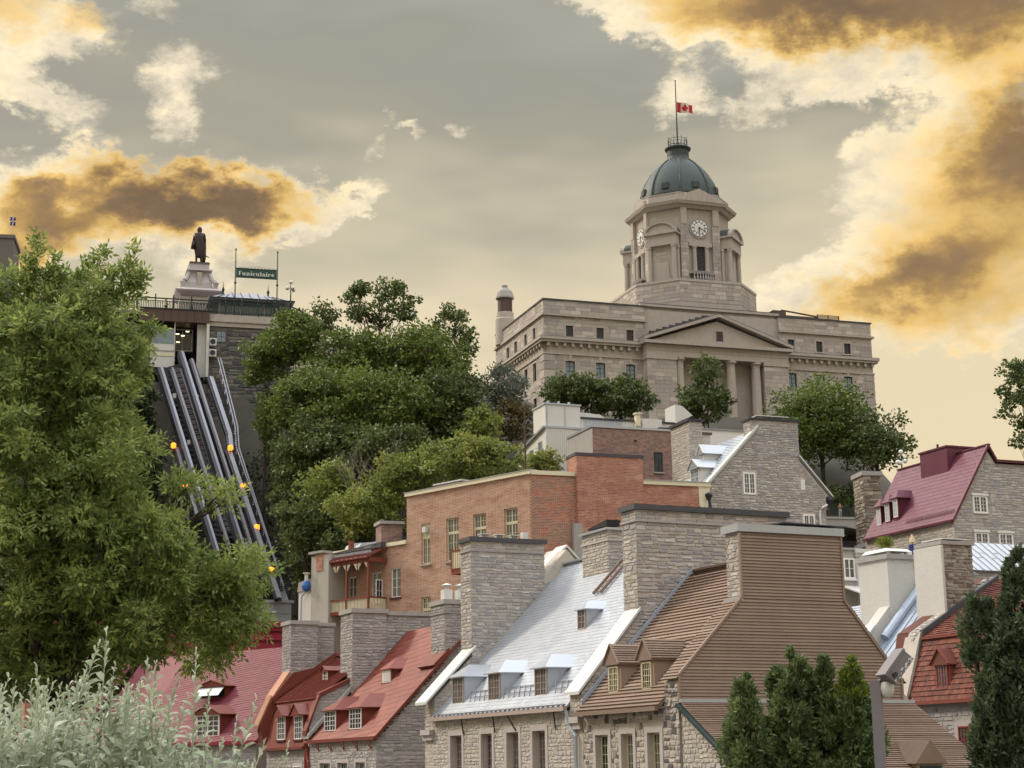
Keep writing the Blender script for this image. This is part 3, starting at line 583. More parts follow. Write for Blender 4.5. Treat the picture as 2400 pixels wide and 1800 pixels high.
for (a, b) in ((2.0, 4.6), (6.4, 10.4), (12.3, 15.4)):
    for hgt in (.2, .42): gd.bar((.62-.0, a, 10.75+hgt), (.62, b, 10.75+hgt), .035)
    y = a
    while y <= b+.01: gd.bar((.5, y, 10.62), (.62, y, 11.3), .04); gd.bar((1.1, y, 11.32), (.62, y, 11.2), .03); y += .66
gd.build('snow_guard', 'steel', T)
for a, b in (((345, 960), (430, 1165)), ((625, 930), (715, 1137)), ((985, 890), (1080, 1105))):
    yc, ww, z0, z1 = dpx(FS, '5', a, b, .6)
    dormer(T, .55, yc, ww+.1, z0-.02, z1+.03, 10.15, 1.03, 'hip', 'silver_flat', 'silver_flat', .72, dict(w=ww, z0=z0, z1=z1, cols=4, rows=4, cas=2, m='pink_frame', glass='glass_curtain', sill='pink_frame'), ov=.2)
yc, ww, z0, z1 = dpx(FS, '5', (1318, 430), (1380, 575), 4.1)
dormer(T, 4.05, yc, ww+.1, z0, z1, 10.15, 1.03, 'hip', 'silver_flat', 'silver_flat', .5, dict(w=ww, z0=z0, z1=z1, cols=4, rows=3, cas=2, m='pink_frame', glass='glass'))
ld = MB(); k = .02
for y_ in (9.05, 9.95): ld.bar((5.95, y_, 10.15+1.03*5.95+.22), (8.5, y_, 10.15+1.03*8.5+.22), .1, .16)
for i in range(9): x_ = 6.05+i*.29; ld.bar((x_, 9.05, 10.15+1.03*x_+.2), (x_, 9.95, 10.15+1.03*x_+.2), .06)
ld.build('roof_ladder', 'brown_trim', T)
# near firewall with the wide chimney
fw = MB().prism([(0, 9.3), (0, 10.55), (3.3, 14.65), (10, 15.4), (17, 10.6), (17, 9.3)], 'y', .03, 1.3).build('firewall', 'mortar', T)
MB().box(0, .03, .1, .6, 1.3, 9.4).build('firewall', 'mortar', T)
pieces(fw, PY(.03), [[(0, 9.6), (6.2, 16.2), (3.3, 14.6), (0, 10.5)]], 'stone', (.25, .6), (.13, .26), .03, npart=20)
pieces(fw, PX(0), [[(0, 9.3), (1.3, 9.3), (1.3, 10.5), (0, 10.5)]], 'stone_pale', (.25, .5), (.14, .24), .03, npart=10)
rake(T, 'coping', 'white_metal', -.25, 10.62, 3.35, 14.8, .16, -.12, 1.42)
MB().box(-.3, -.05, 9.1, .3, 1.3, 9.4).box(-.18, -.02, 8.8, .3, 1.3, 9.1).build('kneeler', 'trim_stone', T)
c1 = chimney(T, 3.27, 12.4, 0, 1.5, 14.6, 19.75, 'stone', 'lead_dark', .28, (170, 25), None, w=(.3, .78), h=(.15, .3), ov=.14)
pieces(c1, PY(.03), [[(3.27, 13.0), (6.5, 13.0), (6.5, 14.6), (3.27, 14.6)]], 'stone', (.3, .7), (.15, .28), .03, npart=0)
# far firewall and chimney
y_ = 19.0
MB().prism([(0, 9.0), (0, 11.0), (8.9, 20.2), (17, 11.4), (17, 9.0)], 'y', y_, y_+1.3).build('firewall', 'mortar', T)
pieces(T, PY(y_), [[(0, 10.0), (8, 18.3), (6.0, 17.4), (0, 11.0)]], 'stone', (.25, .6), (.13, .26), .03, npart=20)
MB().box(-.02, y_, .1, .6, y_+1.4, 9.4).build('firewall', 'mortar', T)
rake(T, 'coping', 'white_metal', -.65, 10.85, 2.6, 14.2, .16, y_-.25, y_+1.45)
pieces(T, PX(-.0), [[(19, 8.9), (20.4, 8.9), (20.4, 10.6), (19, 10.6)]], 'stone_pale', (.25, .5), (.14, .24), .03, npart=10)
MB().box(-.35, y_-.05, 8.95, .3, y_+1.4, 9.25).box(-.2, y_-.02, 8.65, .3, y_+1.4, 8.95).build('kneeler', 'trim_stone', T)
c2 = chimney(T, 2.4, 7.35, y_-.05, y_+1.6, 12.6, 20.45, 'stone', 'lead_dark', .26, (150, 20), 1.03, w=(.28, .7), h=(.14, .28), ov=.14)
for i, x_ in enumerate((3.3, 4.3, 5.3)):
    fb_ = MB()
    for j in range(4): fb_.box(x_+j*.13, y_+.4, 20.71, x_+j*.13+.07, y_+.8, 20.95)
    fb_.box(x_-.05, y_+.3, 20.95, x_+.55, y_+.9, 21.0).build('chimney_vent', 'white_metal', c2)
MB().box(6.1, y_+.4, 20.71, 6.45, y_+.75, 21.2).build('flue', 'white_metal', c2)
c3 = chimney(T, 7.45, 8.75, 10.85, 14.1, 17.7, 20.3, 'stone_pale', 'silver_flat', .14, (30, 60), None, ov=.15)
MB().hexa([(7.6, 11.2, 20.6), (8.5, 11.2, 20.6), (8.5, 13.6, 20.6), (7.6, 13.6, 20.6), (7.6, 11.2, 20.95), (8.5, 11.2, 20.95), (8.5, 13.6, 20.7), (7.6, 13.6, 20.7)]).build('cover', 'dark', c3)
MB().prism([(7.1, 17.3), (9.2, 19.5), (9.2, 18.4), (7.1, 17.0)], 'y', 10.6, 14.4).build('flashing', 'silver_flat', c3)
for y_ in (2.9, 7.6, 10.3, 14.6): MB().bar((-.05, y_, 8.9), (-.35, y_+(.5 if int(y_) % 2 else -.4), 9.75), .06).build('gutter_strut', 'dark_steel', T)
MB().tube([(-.35, 1.1, 9.7), (-.2, 1.0, 9.0), (-.15, .5, 8.5), (-.15, .5, 3)], .09, 8).build('downpipe', 'blue_metal', T)
MB().tube([(-.15, .0, 9.4), (-.15, -.35, 9.0), (-.15, -.35, 3)], .09, 8)
# --- little stone gable behind
fg = shift(F1, 0, 33)
T = thing('stone_gable_house', 'small stone gable with white capped edges behind the wide chimney', 'house', fg)
MB().prism([(8.4, .1), (8.4, 18.3), (11.2, 21.0), (14, 18.3), (14, .1)], 'y', 0.02, 6).build('wall', 'mortar', T)
pieces(T, PY(.02), [[(8.4, 16), (14, 16), (14, 18.2), (11.2, 20.9), (8.4, 18.2)]], 'stone_grey', (.3, .6), (.14, .26), .03, npart=60)
rake(T, 'coping', 'white_metal', 8.2, 18.25, 11.2, 21.15, .16, -.2, 1.4); rake(T, 'coping', 'white_metal', 11.2, 21.15, 14.2, 18.25, .16, -.2, 1.0)
# --- red house with three dormers
FA = shift(F1, 0, 38)
T = thing('red_roof_house', 'grey stone house with rust red metal roof and white dormer windows', 'house', FA)
WA = [(39.84-38+.2, 42.02-38-.2), (43.21-38+.2, 45.65-38-.2), (46.76-38+.2, 49.34-38-.2)]
hol = [(a, 4.5, b, 7.5) for a, b in WA]
wall_holes(PX(0), .02, 0, 13.4, 8.95, hol, .4).build('wall', 'mortar_grey', T)
MB().prism([(.42, .1), (.42, 9.2), (7.3, 16.4), (14.2, 9.2), (14.2, .1)], 'y', .03, 13.3).build('wall', 'mortar_grey', T)
pieces(T, PX(0), [[(0.02, 5.2), (13.4, 5.2), (13.4, 8.9), (.02, 8.9)]], 'stone_grey', (.28, .62), (.14, .27), .03, npart=70, holes=[(a-.25, 4, b+.25, 7.76) for a, b in WA])
for a, b in WA: window(T, PX(0), a, 4.5, b, 7.5, 4, 4, 2, 'white_frame', d=-.28, surround='trim_stone', sw=.24)
pieces(T, PY(.03), [[(0, 5.2), (9.2, 5.2), (9.2, 14.4), (4.75, 14.3), (0, 9.05)]], 'stone_grey', (.3, .7), (.14, .27), .03, npart=110)
AR = PR(-.12, 9.05, 1.055)
poly = [(-.25, 0), (13.2, 0), (13.2, 10.75), (-.25, 10.75)]
slab(T, 'roof', 'red_flat', AR, poly, .1, -.1)
pieces(T, AR, [poly], 'red_roof', (1.5, 1.5), (.55, .55), .012, gap=.012, npart=220, name='roof_panel', kind='shingle', reg=True, rot=-.12)
MB().prism([(7.25, 16.6), (14.6, 9.1), (14.6, 9.25), (7.25, 16.75)], 'y', -.2, 13.2).build('roof', 'red_flat', T)
MB().bar((-.2, -.25, 8.98), (-.2, 13.2, 8.98), .26, .22).build('gutter', 'red_flat', T)
rake(T, 'bargeboard', 'red_flat', -.2, 9.12, 4.7, 14.3, .2, -.32, -.2)
for a, b in (((1150, 1160), (1230, 1305)), ((1335, 1140), (1420, 1290))):
    yc, ww, z0, z1 = dpx(FA, '4', a, b, .6)
    dormer(T, .55, yc, ww+.1, z0-.05, z1+.03, 9.15, 1.055, 'hip', 'red_flat', 'red_roof', .95, dict(w=ww, z0=z0, z1=z1, cols=4, rows=4, cas=2, m='white_frame', glass='glass', sill='burgundy_flat'), ov=.22)
yc, ww, z0, z1 = dpx(FA, '4', (1580, 855), (1637, 945), 3.6)
bd = dormer(T, 3.55, yc, ww+.1, z0-.05, z1+.03, 9.15, 1.055, 'hip', 'red_flat', 'red_roof', .8, dict(w=ww, z0=z0, z1=z1, cols=1, rows=1, cas=1, m='white_frame', glass='white_frame', sill='burgundy_flat'), ov=.18)
for i in range(7): MB().on(PX(3.53), yc-ww/2+.12, z0+.12+i*.1, .02, yc+ww/2-.12, z0+.17+i*.1, .08).build('louvre', 'white_frame', bd)
br = MB()
for i in range(5): y_ = .8+i*2.6; br.bar((-.05, y_, 8.3), (-.3, y_-.5, 8.9), .05); br.bar((-.05, y_, 8.3), (-.3, y_+.5, 8.9), .05)
br.build('gutter_strut', 'iron_red', T, kind='stuff')
ca = chimney(T, 4.7, 9.3, 0, 2.4, 14.0, 17.6, 'stone_grey', 'cement', .3, (60, 30), None, core='mortar_grey')
MB().prism([(3.8, 13.6), (5.0, 14.75), (5.0, 14.3), (4.2, 13.4)], 'y', -.2, 2.6).build('flashing', 'red_flat', ca)
for x_ in (5.25, 6.25): flue(ca, x_, .9, 17.9, .3, 1.15)
MB().tube([(6.6, -.12, 17.9), (6.65, -.12, 16.6), (6.7, -.12, 15.9), (7.6, -.12, 15.3)], .05, 6).build('conduit', 'white_metal', ca)
MB().box(3.5, 13.4, 9, 14, 14.4, 17.9).build('firewall', 'mortar_grey', T)
rake(T, 'coping', 'cement', -.2, 9.5, 3.0, 12.9, .3, 13.15, 14.4)
cb = chimney(T, 2.95, 5.6, 13.0, 15.6, 12.2, 18.1, 'stone_grey', 'cement', .32, (60, 40), 1.05, core='mortar_grey', band=False)
cc = chimney(T, 5.6, 9.2, 13.3, 14.4, 14.9, 18.0, 'stone_grey', 'cement', .3, (60, 0), .6, core='mortar_grey', band=False, left=False)
MB().tube([(-.3, 13.5, 9.0), (-.1, 13.8, 8.6), (-.1, 13.7, 8.0), (-.1, 13.4, 7.6), (-.1, 13.4, 3)], .12, 8).build('downpipe', 'iron_red', T)
# --- gambrel house with standing seams
FB = shift(F1, 0, 52)
T = thing('gambrel_house', 'small stone house with rust red gambrel roof of raised seams', 'house', FB)
wall_holes(PX(0), .02, 0, 9.7, 8.65, [], .4).build('wall', 'mortar_grey', T)
pieces(T, PX(0), [[(.02, 6), (9.7, 6), (9.7, 8.6), (.02, 8.6)]], 'stone_grey', (.3, .6), (.15, .27), .03, npart=60)
window(T, PX(0), 1.2, 4.6, 3.0, 7.35, 4, 4, 2, 'white_frame', d=.02, surround='trim_stone', sw=.22)
MB().prism([(.4, .1), (.4, 8.6), (.95, 12.0), (5.3, 15.1), (11, 11), (11, .1)], 'y', .1, 9.6).build('wall', 'mortar_grey', T)
k = math.hypot(.9, 3.5); GB = Pl((-.2, 0, 8.65), (0, 1, 0), (.9/k, 0, 3.5/k), (-3.5/k, 0, .9/k))
slab(T, 'roof', 'red_flat', GB, [(0.1, 0), (9.6, 0), (9.6, k), (.1, k)], .12, -.06)
GU = PR(.7, 12.15, .70)
slab(T, 'roof', 'red_roof', GU, [(0.1, -.25), (9.6, -.25), (9.6, 5.7), (.1, 5.7)], .1, -.02)
for i in range(17): MB().on(GU, .25+i*.575, -.25, .08, .31+i*.575, 5.6, .17).build('seam', 'red_roof', T)
MB().bar((-.3, 0, 8.6), (-.3, 9.7, 8.6), .25, .2).build('gutter', 'red_flat', T)
for a, b in (((798, 1205), (852, 1370)), ((925, 1195), (980, 1365))):
    yc, ww, z0, z1 = dpx(FB, '4', a, b, -.1)
    dormer(T, -.12, yc, ww+.15, z0-.05, z1+.05, 8.65+.2*3.9, 3.9, 'gable', 'red_flat', 'red_flat', .8, dict(w=ww, z0=z0, z1=z1, cols=4, rows=4, cas=2, m='white_frame', glass='glass', sill='burgundy_flat'), ov=.3)
yc, ww, z0, z1 = dpx(FB, '4', (1143, 865), (1173, 950), 2.6)
dormer(T, 2.5, yc, ww+.1, z0-.05, z1+.03, 11.66, .70, 'gable', 'red_flat', 'red_flat', .35, dict(w=ww, z0=z0, z1=z1, cols=2, rows=3, cas=1, m='white_frame', glass='glass', sill='burgundy_flat'), ov=.15)
MB().prism([(0, 8.6), (0, 9.9), (.8, 12.2), (4.2, 13.9), (8, 12), (8, 8.6)], 'y', -.35, .1).build('firewall', 'mortar_grey', T)
pieces(T, PY(-.35), [[(0, 8.7), (4.2, 12.4), (4.2, 13.8), (.8, 12.15), (0, 9.8)]], 'stone_grey', (.3, .6), (.14, .26), .03, npart=40)
rake(T, 'coping', 'red_flat', -.28, 9.75, .72, 12.35, .3, -.5, .35); rake(T, 'coping', 'red_flat', .7, 12.4, 3.6, 13.75, .25, -.5, .35)
rake(T, 'coping', 'copper_light', -.75, 10.4, .3, 12.7, .3, 9.75, 11.0); rake(T, 'flashing', 'red_flat', .2, 12.45, 5.3, 15.95, .35, 9.5, 9.75)
rake(T, 'flashing', 'copper_light', .35, 12.55, 2.0, 14.9, .5, 9.8, 11.6)
MB().prism([(-.2, 8.6), (-.6, 10.3), (.4, 12.6), (2.0, 14.4), (6, 15.3), (6, 8.6)], 'y', 9.6, 10.6).build('firewall', 'red_flat', T)
cb = chimney(T, 1.75, 3.95, 9.75, 12.0, 13.6, 18.1, 'stone_grey', 'cement', .3, (60, 30), .72, core='mortar_grey', band=False)
chimney(T, 4.3, 5.7, 11.0, 12.2, 14.6, 18.1, 'stone_grey', 'cement', .28, (30, 0), .3, core='mortar_grey', band=False)
MB().tube([(-.2, -.2, 8.4), (-.15, -.1, 3)], .1, 8).build('downpipe', 'iron_red', T)
# --- crimson roof house at the row's far end
FC = Fr(('4', 640, 1370), 134, 50)
T = thing('crimson_roof_house', 'house with broad crimson shingle roof and two white framed dormers', 'house', FC)
MB().prism([(0, .1), (0, 9.3), (7.5, 17.2), (15, 9.3), (15, .1)], 'y', .1, 26).build('wall', 'mortar_grey', T)
pieces(T, PX(0), [[(0, 6), (12, 6), (12, 9.2), (0, 9.2)]], 'stone_grey', (.3, .7), (.15, .28), .03, npart=60)
CR = PR(-.15, 9.3, 1.06); poly = [(0, 0), (26, 0), (26, 10.9), (0, 10.9)]
slab(T, 'roof', 'crimson_roof', CR, poly, .1, -.12)
pieces(T, CR, [[(0, 0), (17, 0), (17, 10.9), (0, 10.9)]], 'crimson_roof', (.75, .75), (.3, .3), .02, gap=.012, npart=300, name='shingle', kind='shingle', reg=True, rot=-.16)
MB().bar((-.25, -.2, 9.25), (-.25, 20, 9.25), .3, .3).build('gutter', 'crimson', T)
yc, ww, z0, z1 = dpx(FC, '4', (200, 1190), (365, 1350), .5)
dormer(T, .45, yc, ww+.1, z0-.05, z1+.05, 9.45, 1.06, 'gable', 'red_flat', 'red_flat', .75, dict(w=ww, z0=z0, z1=z1, cols=4, rows=4, cas=2, m='white_frame', glass='glass', fr=.13, mun=.05), ov=.25)
yc, ww, z0, z1 = dpx(FC, '4', (235, 985), (410, 1060), 3.5)
bd = dormer(T, 3.45, yc, ww+.1, z0-.05, z1+.05, 9.45, 1.06, 'gable', 'red_flat', 'red_flat', .5, dict(w=ww, z0=z0, z1=z1, cols=1, rows=1, cas=1, m='red_flat', glass='dark'), ov=.25)
MB().hexa([(3.3, yc-ww/2, z1), (3.3, yc+ww/2, z1), (2.6, yc+ww/2, z0+.2), (2.6, yc-ww/2, z0+.2), (3.36, yc-ww/2, z1), (3.36, yc+ww/2, z1), (2.66, yc+ww/2, z0+.2), (2.66, yc-ww/2, z0+.2)]).build('awning_sash', 'grey_panel', bd)
# ------------------------------------------------------------------ second row, right of the clapboard house
FJ = Fr(('3', 690, 1200), 95, 25)
fj = shift(FJ, 0, -10)
T = thing('tiled_mansard_house', 'stone house with curved red tile mansard roof behind the tall cedar', 'house', fj)
ox = 10.0
MB().prism([(.2, .1), (.2, 10.1), (1.45, 13.6), (6.9, 16.9), (13, 12), (13, .1)], 'y', 0, ox).build('wall', 'mortar_grey', T)
ya, yb = [FJ.fx(('3', q, 1400), 0)[0]+ox for q in (1135, 1000)]
pieces(T, PX(.2), [[(0, 5), (ox, 5), (ox, 10.0), (0, 10.0)]], 'stone_grey', (.3, .6), (.15, .27), .03, npart=70, holes=[(ya, 4, yb, 9.15)])
window(T, PX(.2), ya+.28, 5.5, yb-.28, 8.85, 4, 5, 2, 'iron_red', d=-.02, glass='glass', surround='trim_stone', sw=.28)
k = math.hypot(1.3, 3.6); JL = Pl((.0, 0, 10.25), (0, 1, 0), (1.3/k, 0, 3.6/k), (-3.6/k, 0, 1.3/k))
slab(T, 'roof', 'red_wood', JL, [(0, 0), (ox, 0), (ox, k), (0, k)], .08, -.08)
pieces(T, JL, [[(0, 0), (ox, 0), (ox, k), (0, k)]], 'red_tile', (.34, .34), (.3, .3), .05, gap=.015, npart=200, name='tile', kind='shingle', reg=True)
JU = PR(1.2, 13.85, .6)
slab(T, 'roof', 'red_wood', JU, [(0, 0), (ox, 0), (ox, 6.7), (0, 6.7)], .08, -.08)
pieces(T, JU, [[(0, 0), (ox, 0), (ox, 6.7), (0, 6.7)]], 'red_tile', (.34, .34), (.26, .26), .05, gap=.015, npart=100, name='tile', kind='shingle', reg=True)
MB().bar((-.12, -.1, 10.18), (-.12, ox, 10.18), .25, .2).build('gutter', 'red_wood', T)
MB().bar((1.15, -.1, 13.8), (1.15, ox, 13.8), .12, .12).build('moulding', 'red_wood', T)
yc, ww, z0, z1 = dpx(fj, '3', (893, 935), (985, 1095), .35)
bd = dormer(T, .3, yc, ww+.3, z0-.1, z1+.05, 10.25-.05*2.77, 2.77, 'gable', 'red_wood', 'red_tile', .85, dict(w=ww, z0=z0, z1=z1, cols=4, rows=4, cas=2, m='iron_red', glass='glass_curtain'), ov=.15, mtrim='red_wood')
yc2 = yc-4.4
dormer(T, .3, yc2, ww+.3, z0-.1, z1+.05, 10.25-.05*2.77, 2.77, 'gable', 'red_wood', 'red_tile', .85, dict(w=ww, z0=z0, z1=z1, cols=4, rows=4, cas=2, m='iron_red', glass='glass_curtain'), ov=.15, mtrim='red_wood')
MB().prism([(.0, 9.8), (-.15, 10.4), (1.15, 14.15), (6.9, 17.4), (12, 13), (12, 9.8)], 'y', ox, ox+1.3).build('firewall', 'mortar', T)
pf = [(-.2, 10.25), (.35, 10.9), (.75, 12.2), (1.2, 14.15), (6.95, 17.45)]
for a, b in zip(pf, pf[1:]):
    rake(T, 'flashing', 'lead_dark', a[0], a[1]+.12, b[0]+.02, b[1]+.14, .3, ox-.12, ox+.12)
    kk = math.hypot(b[0]-a[0], b[1]-a[1]); pl = Pl((a[0], 0, a[1]), (0, 1, 0), ((b[0]-a[0])/kk, 0, (b[1]-a[1])/kk), (-(b[1]-a[1])/kk, 0, (b[0]-a[0])/kk))
    slab(T, 'coping', 'mortar', pl, [(ox+.12, 0), (ox+1.0, 0), (ox+1.0, kk), (ox+.12, kk)], .06, .0)
    pieces(T, pl, [[(ox+.2, 0), (ox+.9, 0), (ox+.9, kk), (ox+.2, kk)]], 'stone', (.25, .5), (.2, .3), .1, npart=0)
    if a[1] > 11: slab(T, 'roof_edge', 'red_tile', pl, [(ox+1.05, 0), (ox+2.1, 0), (ox+2.1, kk), (ox+1.05, kk)], .12, -.05)
cj = chimney(T, 3.15, 5.35, ox+.1, ox+2.4, 15.0, 19.25, 'stone_brown', 'cement', .22, (150, 0), .6, core='mortar_grey', w=(.24, .5), h=(.14, .26), left=False, band=False)
MB().box(3.0, ox+.0, 15.1, 3.17, ox+2.5, 19.2).build('render_coat', 'render_white', cj)
MB().box(3.4, ox+.3, 19.6, 5.2, ox+2.2, 19.66).box(3.6, ox+.6, 19.47, 3.75, ox+2, 19.6).box(4.9, ox+.6, 19.47, 5.05, ox+2, 19.6).build('cover', 'white_metal', cj)
fb2_ = shift(FJ, 0, 2.3)
T = thing('blue_roof_house', 'narrow house with blue grey metal roof between two chimneys', 'house', fb2_)
BRF = PR(-.1, 10.0, 1.07)
MB().prism([(0, .1), (0, 9.9), (7.3, 17.7), (14, 10), (14, .1)], 'y', .02, 4.6).build('wall', 'mortar_grey', T)
slab(T, 'roof', 'blue_metal', BRF, [(0, 0), (4.7, 0), (4.7, 10.9), (0, 10.9)], .1, 0)
for i in range(8): MB().on(BRF, .3+i*.58, 0, .1, .36+i*.58, 10.9, .16).build('seam', 'blue_metal', T)
MB().tube([(3.6, 4.2, 14.35), (7.3, 4.2, 18.3)], .32, 12).build('vent_duct', 'blue_metal', T)
MB().bar((7.3, 0, 17.9), (7.3, 4.7, 17.9), .4, .12).build('ridge_cap', 'blue_metal', T)
fw_ = shift(FJ, 0, 7.0)
T = thing('white_gable_house', 'house with white rendered firewall chimney and pale shingle roof', 'house', fw_)
MB().prism([(0, .1), (0, 11.6), (4.5, 16.4), (4.5, 17.4), (6.5, 18.8), (7.8, 18.0), (14, 11), (14, .1)], 'y', 0, 1.0).build('firewall', 'render_white', T)
chw = MB().box(4.45, -.06, 14, 6.55, 2.9, 19.25).build('chimney', 'render_white', T)
MB().box(4.3, -.2, 19.25, 6.72, 3.05, 19.55).build('cap', 'cement', chw)
MB().hexa([(4.6, .0, 19.75), (6.4, .0, 19.75), (6.4, 2.7, 19.75), (4.6, 2.7, 19.75), (4.7, .3, 19.95), (6.3, .3, 19.95), (6.3, 2.4, 19.95), (4.7, 2.4, 19.95)]).box(4.8, .2, 19.55, 4.95, .4, 19.75).box(6.1, .2, 19.55, 6.25, .4, 19.75).build('cover', 'white_metal', chw)
rake(T, 'coping', 'white_metal', -.2, 11.5, 3.2, 15.2, .14, -.15, 1.25)
rake(T, 'coping', 'white_metal', 6.4, 19.0, 8.0, 17.9, .14, -.15, 1.1)
WR = PR(-.1, 10.0, 1.05)
MB().prism([(0, .1), (0, 9.9), (6.4, 16.6), (14, 9.9), (14, .1)], 'y', 1.0, 8).build('wall', 'mortar_grey', T)
slab(T, 'roof', 'silver_flat', WR, [(1, 0), (8, 0), (8, 9.6), (1, 9.6)], .08, -.08)
pieces(T, WR, [[(1, 0), (8, 0), (8, 9.6), (1, 9.6)]], 'silver', (.5, .5), (.24, .24), .03, gap=.012, npart=250, name='shingle', kind='shingle', reg=True)
MB().bar((6.55, 1, 16.75), (6.55, 8, 16.75), .4, .14).build('ridge_cap', 'white_metal', T)
# --- metal seam roof, flat white building, burgundy house
FI = Fr(('2', 1690, 1500), 120, 25)
T = thing('seam_roof_house', 'stone house with pale standing seam metal roof below the burgundy house', 'house', FI)
MB().prism([(0, .1), (0, 20.1), (3.2, 22.4), (8, 20), (8, .1)], 'x', -.6, 9).build('wall', 'mortar_grey', T)
pieces(T, PY(0), [[(-.6, 17), (9, 17), (9, 20.0), (-.6, 20.0)]], 'stone', (.3, .6), (.14, .26), .03, npart=60)
k = math.hypot(3.4, 2.45); IR = Pl((0, -.2, 20.05), (1, 0, 0), (0, 3.4/k, 2.45/k), (0, -2.45/k, 3.4/k))
slab(T, 'roof', 'silver_flat', IR, [(-.7, 0), (9, 0), (9, k), (-.7, k)], .1, 0)
for i in range(15): MB().on(IR, -.6+i*.66, 0, .1, -.55+i*.66, k, .17).build('seam', 'silver_flat', T)
for i in range(14): MB().on(IR, -.54+i*.66, k*(.45 if i % 2 else .62), .1, -.02+i*.66, k*(.45 if i % 2 else .62)+.04, .13).build('cross_seam', 'silver_flat', T)
FW = Fr(('2', 480, 1290), 125, 25)
T = thing('flat_white_building', 'flat roofed white building with blue outside stair', 'building', FW)
MB().box(-1.6, 0, .1, -.15, 6, 22.2).build('wall', 'stucco', T)
MB().box(-.15, -.06, .1, 7.5, 6, 22.0).build('wall', 'white_paint', T)
MB().box(-.3, -.35, 22.0, 7.6, 6.1, 22.3).box(-.25, -.2, 21.75, 7.6, -.06, 22.0).build('cornice', 'white_metal', T)
MB().box(-1.8, -.15, 22.2, -.3, 6.1, 22.36).build('cornice', 'cement', T)
window(T, PY(0), -1.3, 20.1, -.3, 21.6, 2, 2, 2, 'white_frame', d=.01, fr=.12, glass='glass_curtain', sill='white_frame')
window(T, PY(-.06), .15, 19.7, 1.2, 21.75, 4, 2, 2, 'white_frame', d=.01, fr=.1, glass='glass_sky')
st_ = MB().box(.0, -1.2, 19.55, 1.6, -.07, 19.75)
for i in range(12): st_.bar((.05+i*.13, -1.15, 19.7), (.05+i*.13, -1.15, 21.1), .035)
st_.bar((.0, -1.15, 21.2), (1.6, -1.15, 21.2), .08).bar((.3, -1.2, 19.6), (1.4, -1.2, 21.2), .12, .2)
st_.build('balcony', 'blue_paint', T)
MB().box(.9, -1.0, 19.76, 1.5, -.4, 20.4).build('storage_bin', 'yellow_paint', T)
for i in range(6): MB().hexa([(-1.6+i*1.5, -3.5, 18.4), (-.12+i*1.5, -3.5, 18.4), (-.12+i*1.5, 0, 19.5), (-1.6+i*1.5, 0, 19.5), (-1.6+i*1.5, -3.5, 18.5), (-.12+i*1.5, -3.5, 18.5), (-.12+i*1.5, 0, 19.6), (-1.6+i*1.5, 0, 19.6)]).build('porch_roof_panel', 'white_metal', T)
q = at(*pxl('2', 1057, 1250), 127)
U_ = thing('closed_parasol', 'closed beige parasol standing on the flat roof', 'parasol', loc=(q[0], q[1], q[2]-.2))
MB().lathe([(.02, 1.2), (.2, .75), (.24, .55), (.05, .5)], n=10).build('canopy', 'umbrella', U_); MB().lathe([(.03, 0), (.03, 3.0-.3)], n=8); MB().lathe([(.03, -.3), (.03, .6)], n=8).build('pole', 'dark_steel', U_); MB().lathe([(.3, -.6), (.3, .35), (.25, .4)], n=10).build('base_cover', 'flag_blue', U_)
FG = Fr(('2', 1480, 940), 140, 22)
T = thing('burgundy_roof_house', 'stone house with burgundy metal roof, clad chimney and three dormers', 'house', FG)
MB().prism([(.05, .1), (.05, 26.3), (3.9, 32.3), (4.6, 31.3), (14, 31.3), (14, .1)], 'y', .05, 13).build('wall', 'mortar', T)
pieces(T, PY(.05), [[(.05, 22), (9, 22), (9, 26.3), (.05, 26.3)], [(.05, 26.3), (3.9, 26.3), (3.9, 32.2)], [(3.9, 26.3), (9, 26.3), (9, 31.3), (3.9, 31.3)]], 'stone', (.3, .75), (.14, .27), .03, npart=170, holes=[(1.95, 26.9, 3.5, 28.6), (1.9, 23.6, 3.4, 25.6), (4.3, 23.6, 5.85, 25.6)])
for (a, b, c, e) in ((2.0, 26.99, 3.47, 28.5), (1.95, 23.8, 3.36, 25.45), (4.35, 23.8, 5.8, 25.45)):
    window(T, PY(.05), a, b, c, e, 4, 4, 2, 'white_frame', d=.02, fr=.16, glass='glass_curtain', thick=.1); MB().box(a-.1, -.15, e, c+.1, .05, e+.15).build('lintel', 'white_frame', T)
pieces(T, PX(.05), [[(0, 22), (13, 22), (13, 26.2), (0, 26.2)]], 'stone_pale', (.3, .75), (.14, .27), .03, npart=60)
GR = PR(-.2, 26.3, 1.58); poly = [(-.15, 0), (13, 0), (13, 7.7), (-.15, 7.7)]
slab(T, 'roof', 'burgundy_flat', GR, poly, .1, -.1)
pieces(T, GR, [poly], 'burgundy', (1.0, 1.0), (.42, .42), .014, gap=.012, npart=240, name='roof_panel', kind='shingle', reg=True)
MB().bar((-.22, -.15, 26.3), (-.22, 13, 26.3), .2, .18).build('gutter', 'burgundy_flat', T)
rake(T, 'bargeboard', 'burgundy_flat', -.25, 26.35, 3.9, 32.95, .35, -.22, .0); rake(T, 'bargeboard', 'burgundy_flat', 3.9, 32.95, 4.65, 31.7, .3, -.22, 6); MB().box(4.6, -.22, 31.4, 14, 13, 31.62).build('parapet', 'burgundy_flat', T)
MB().bar((3.95, -.2, 32.85), (3.95, 13, 32.85), .3, .12).build('ridge_cap', 'burgundy_flat', T)
gs = MB()
for i in range(20): gs.bar((.12, .2+i*.34, 26.95), (.35, .37+i*.34, 27.35), .03); gs.bar((.35, .37+i*.34, 27.35), (.12, .54+i*.34, 26.95), .03)
gs.build('snow_guard', 'burgundy_flat', T)
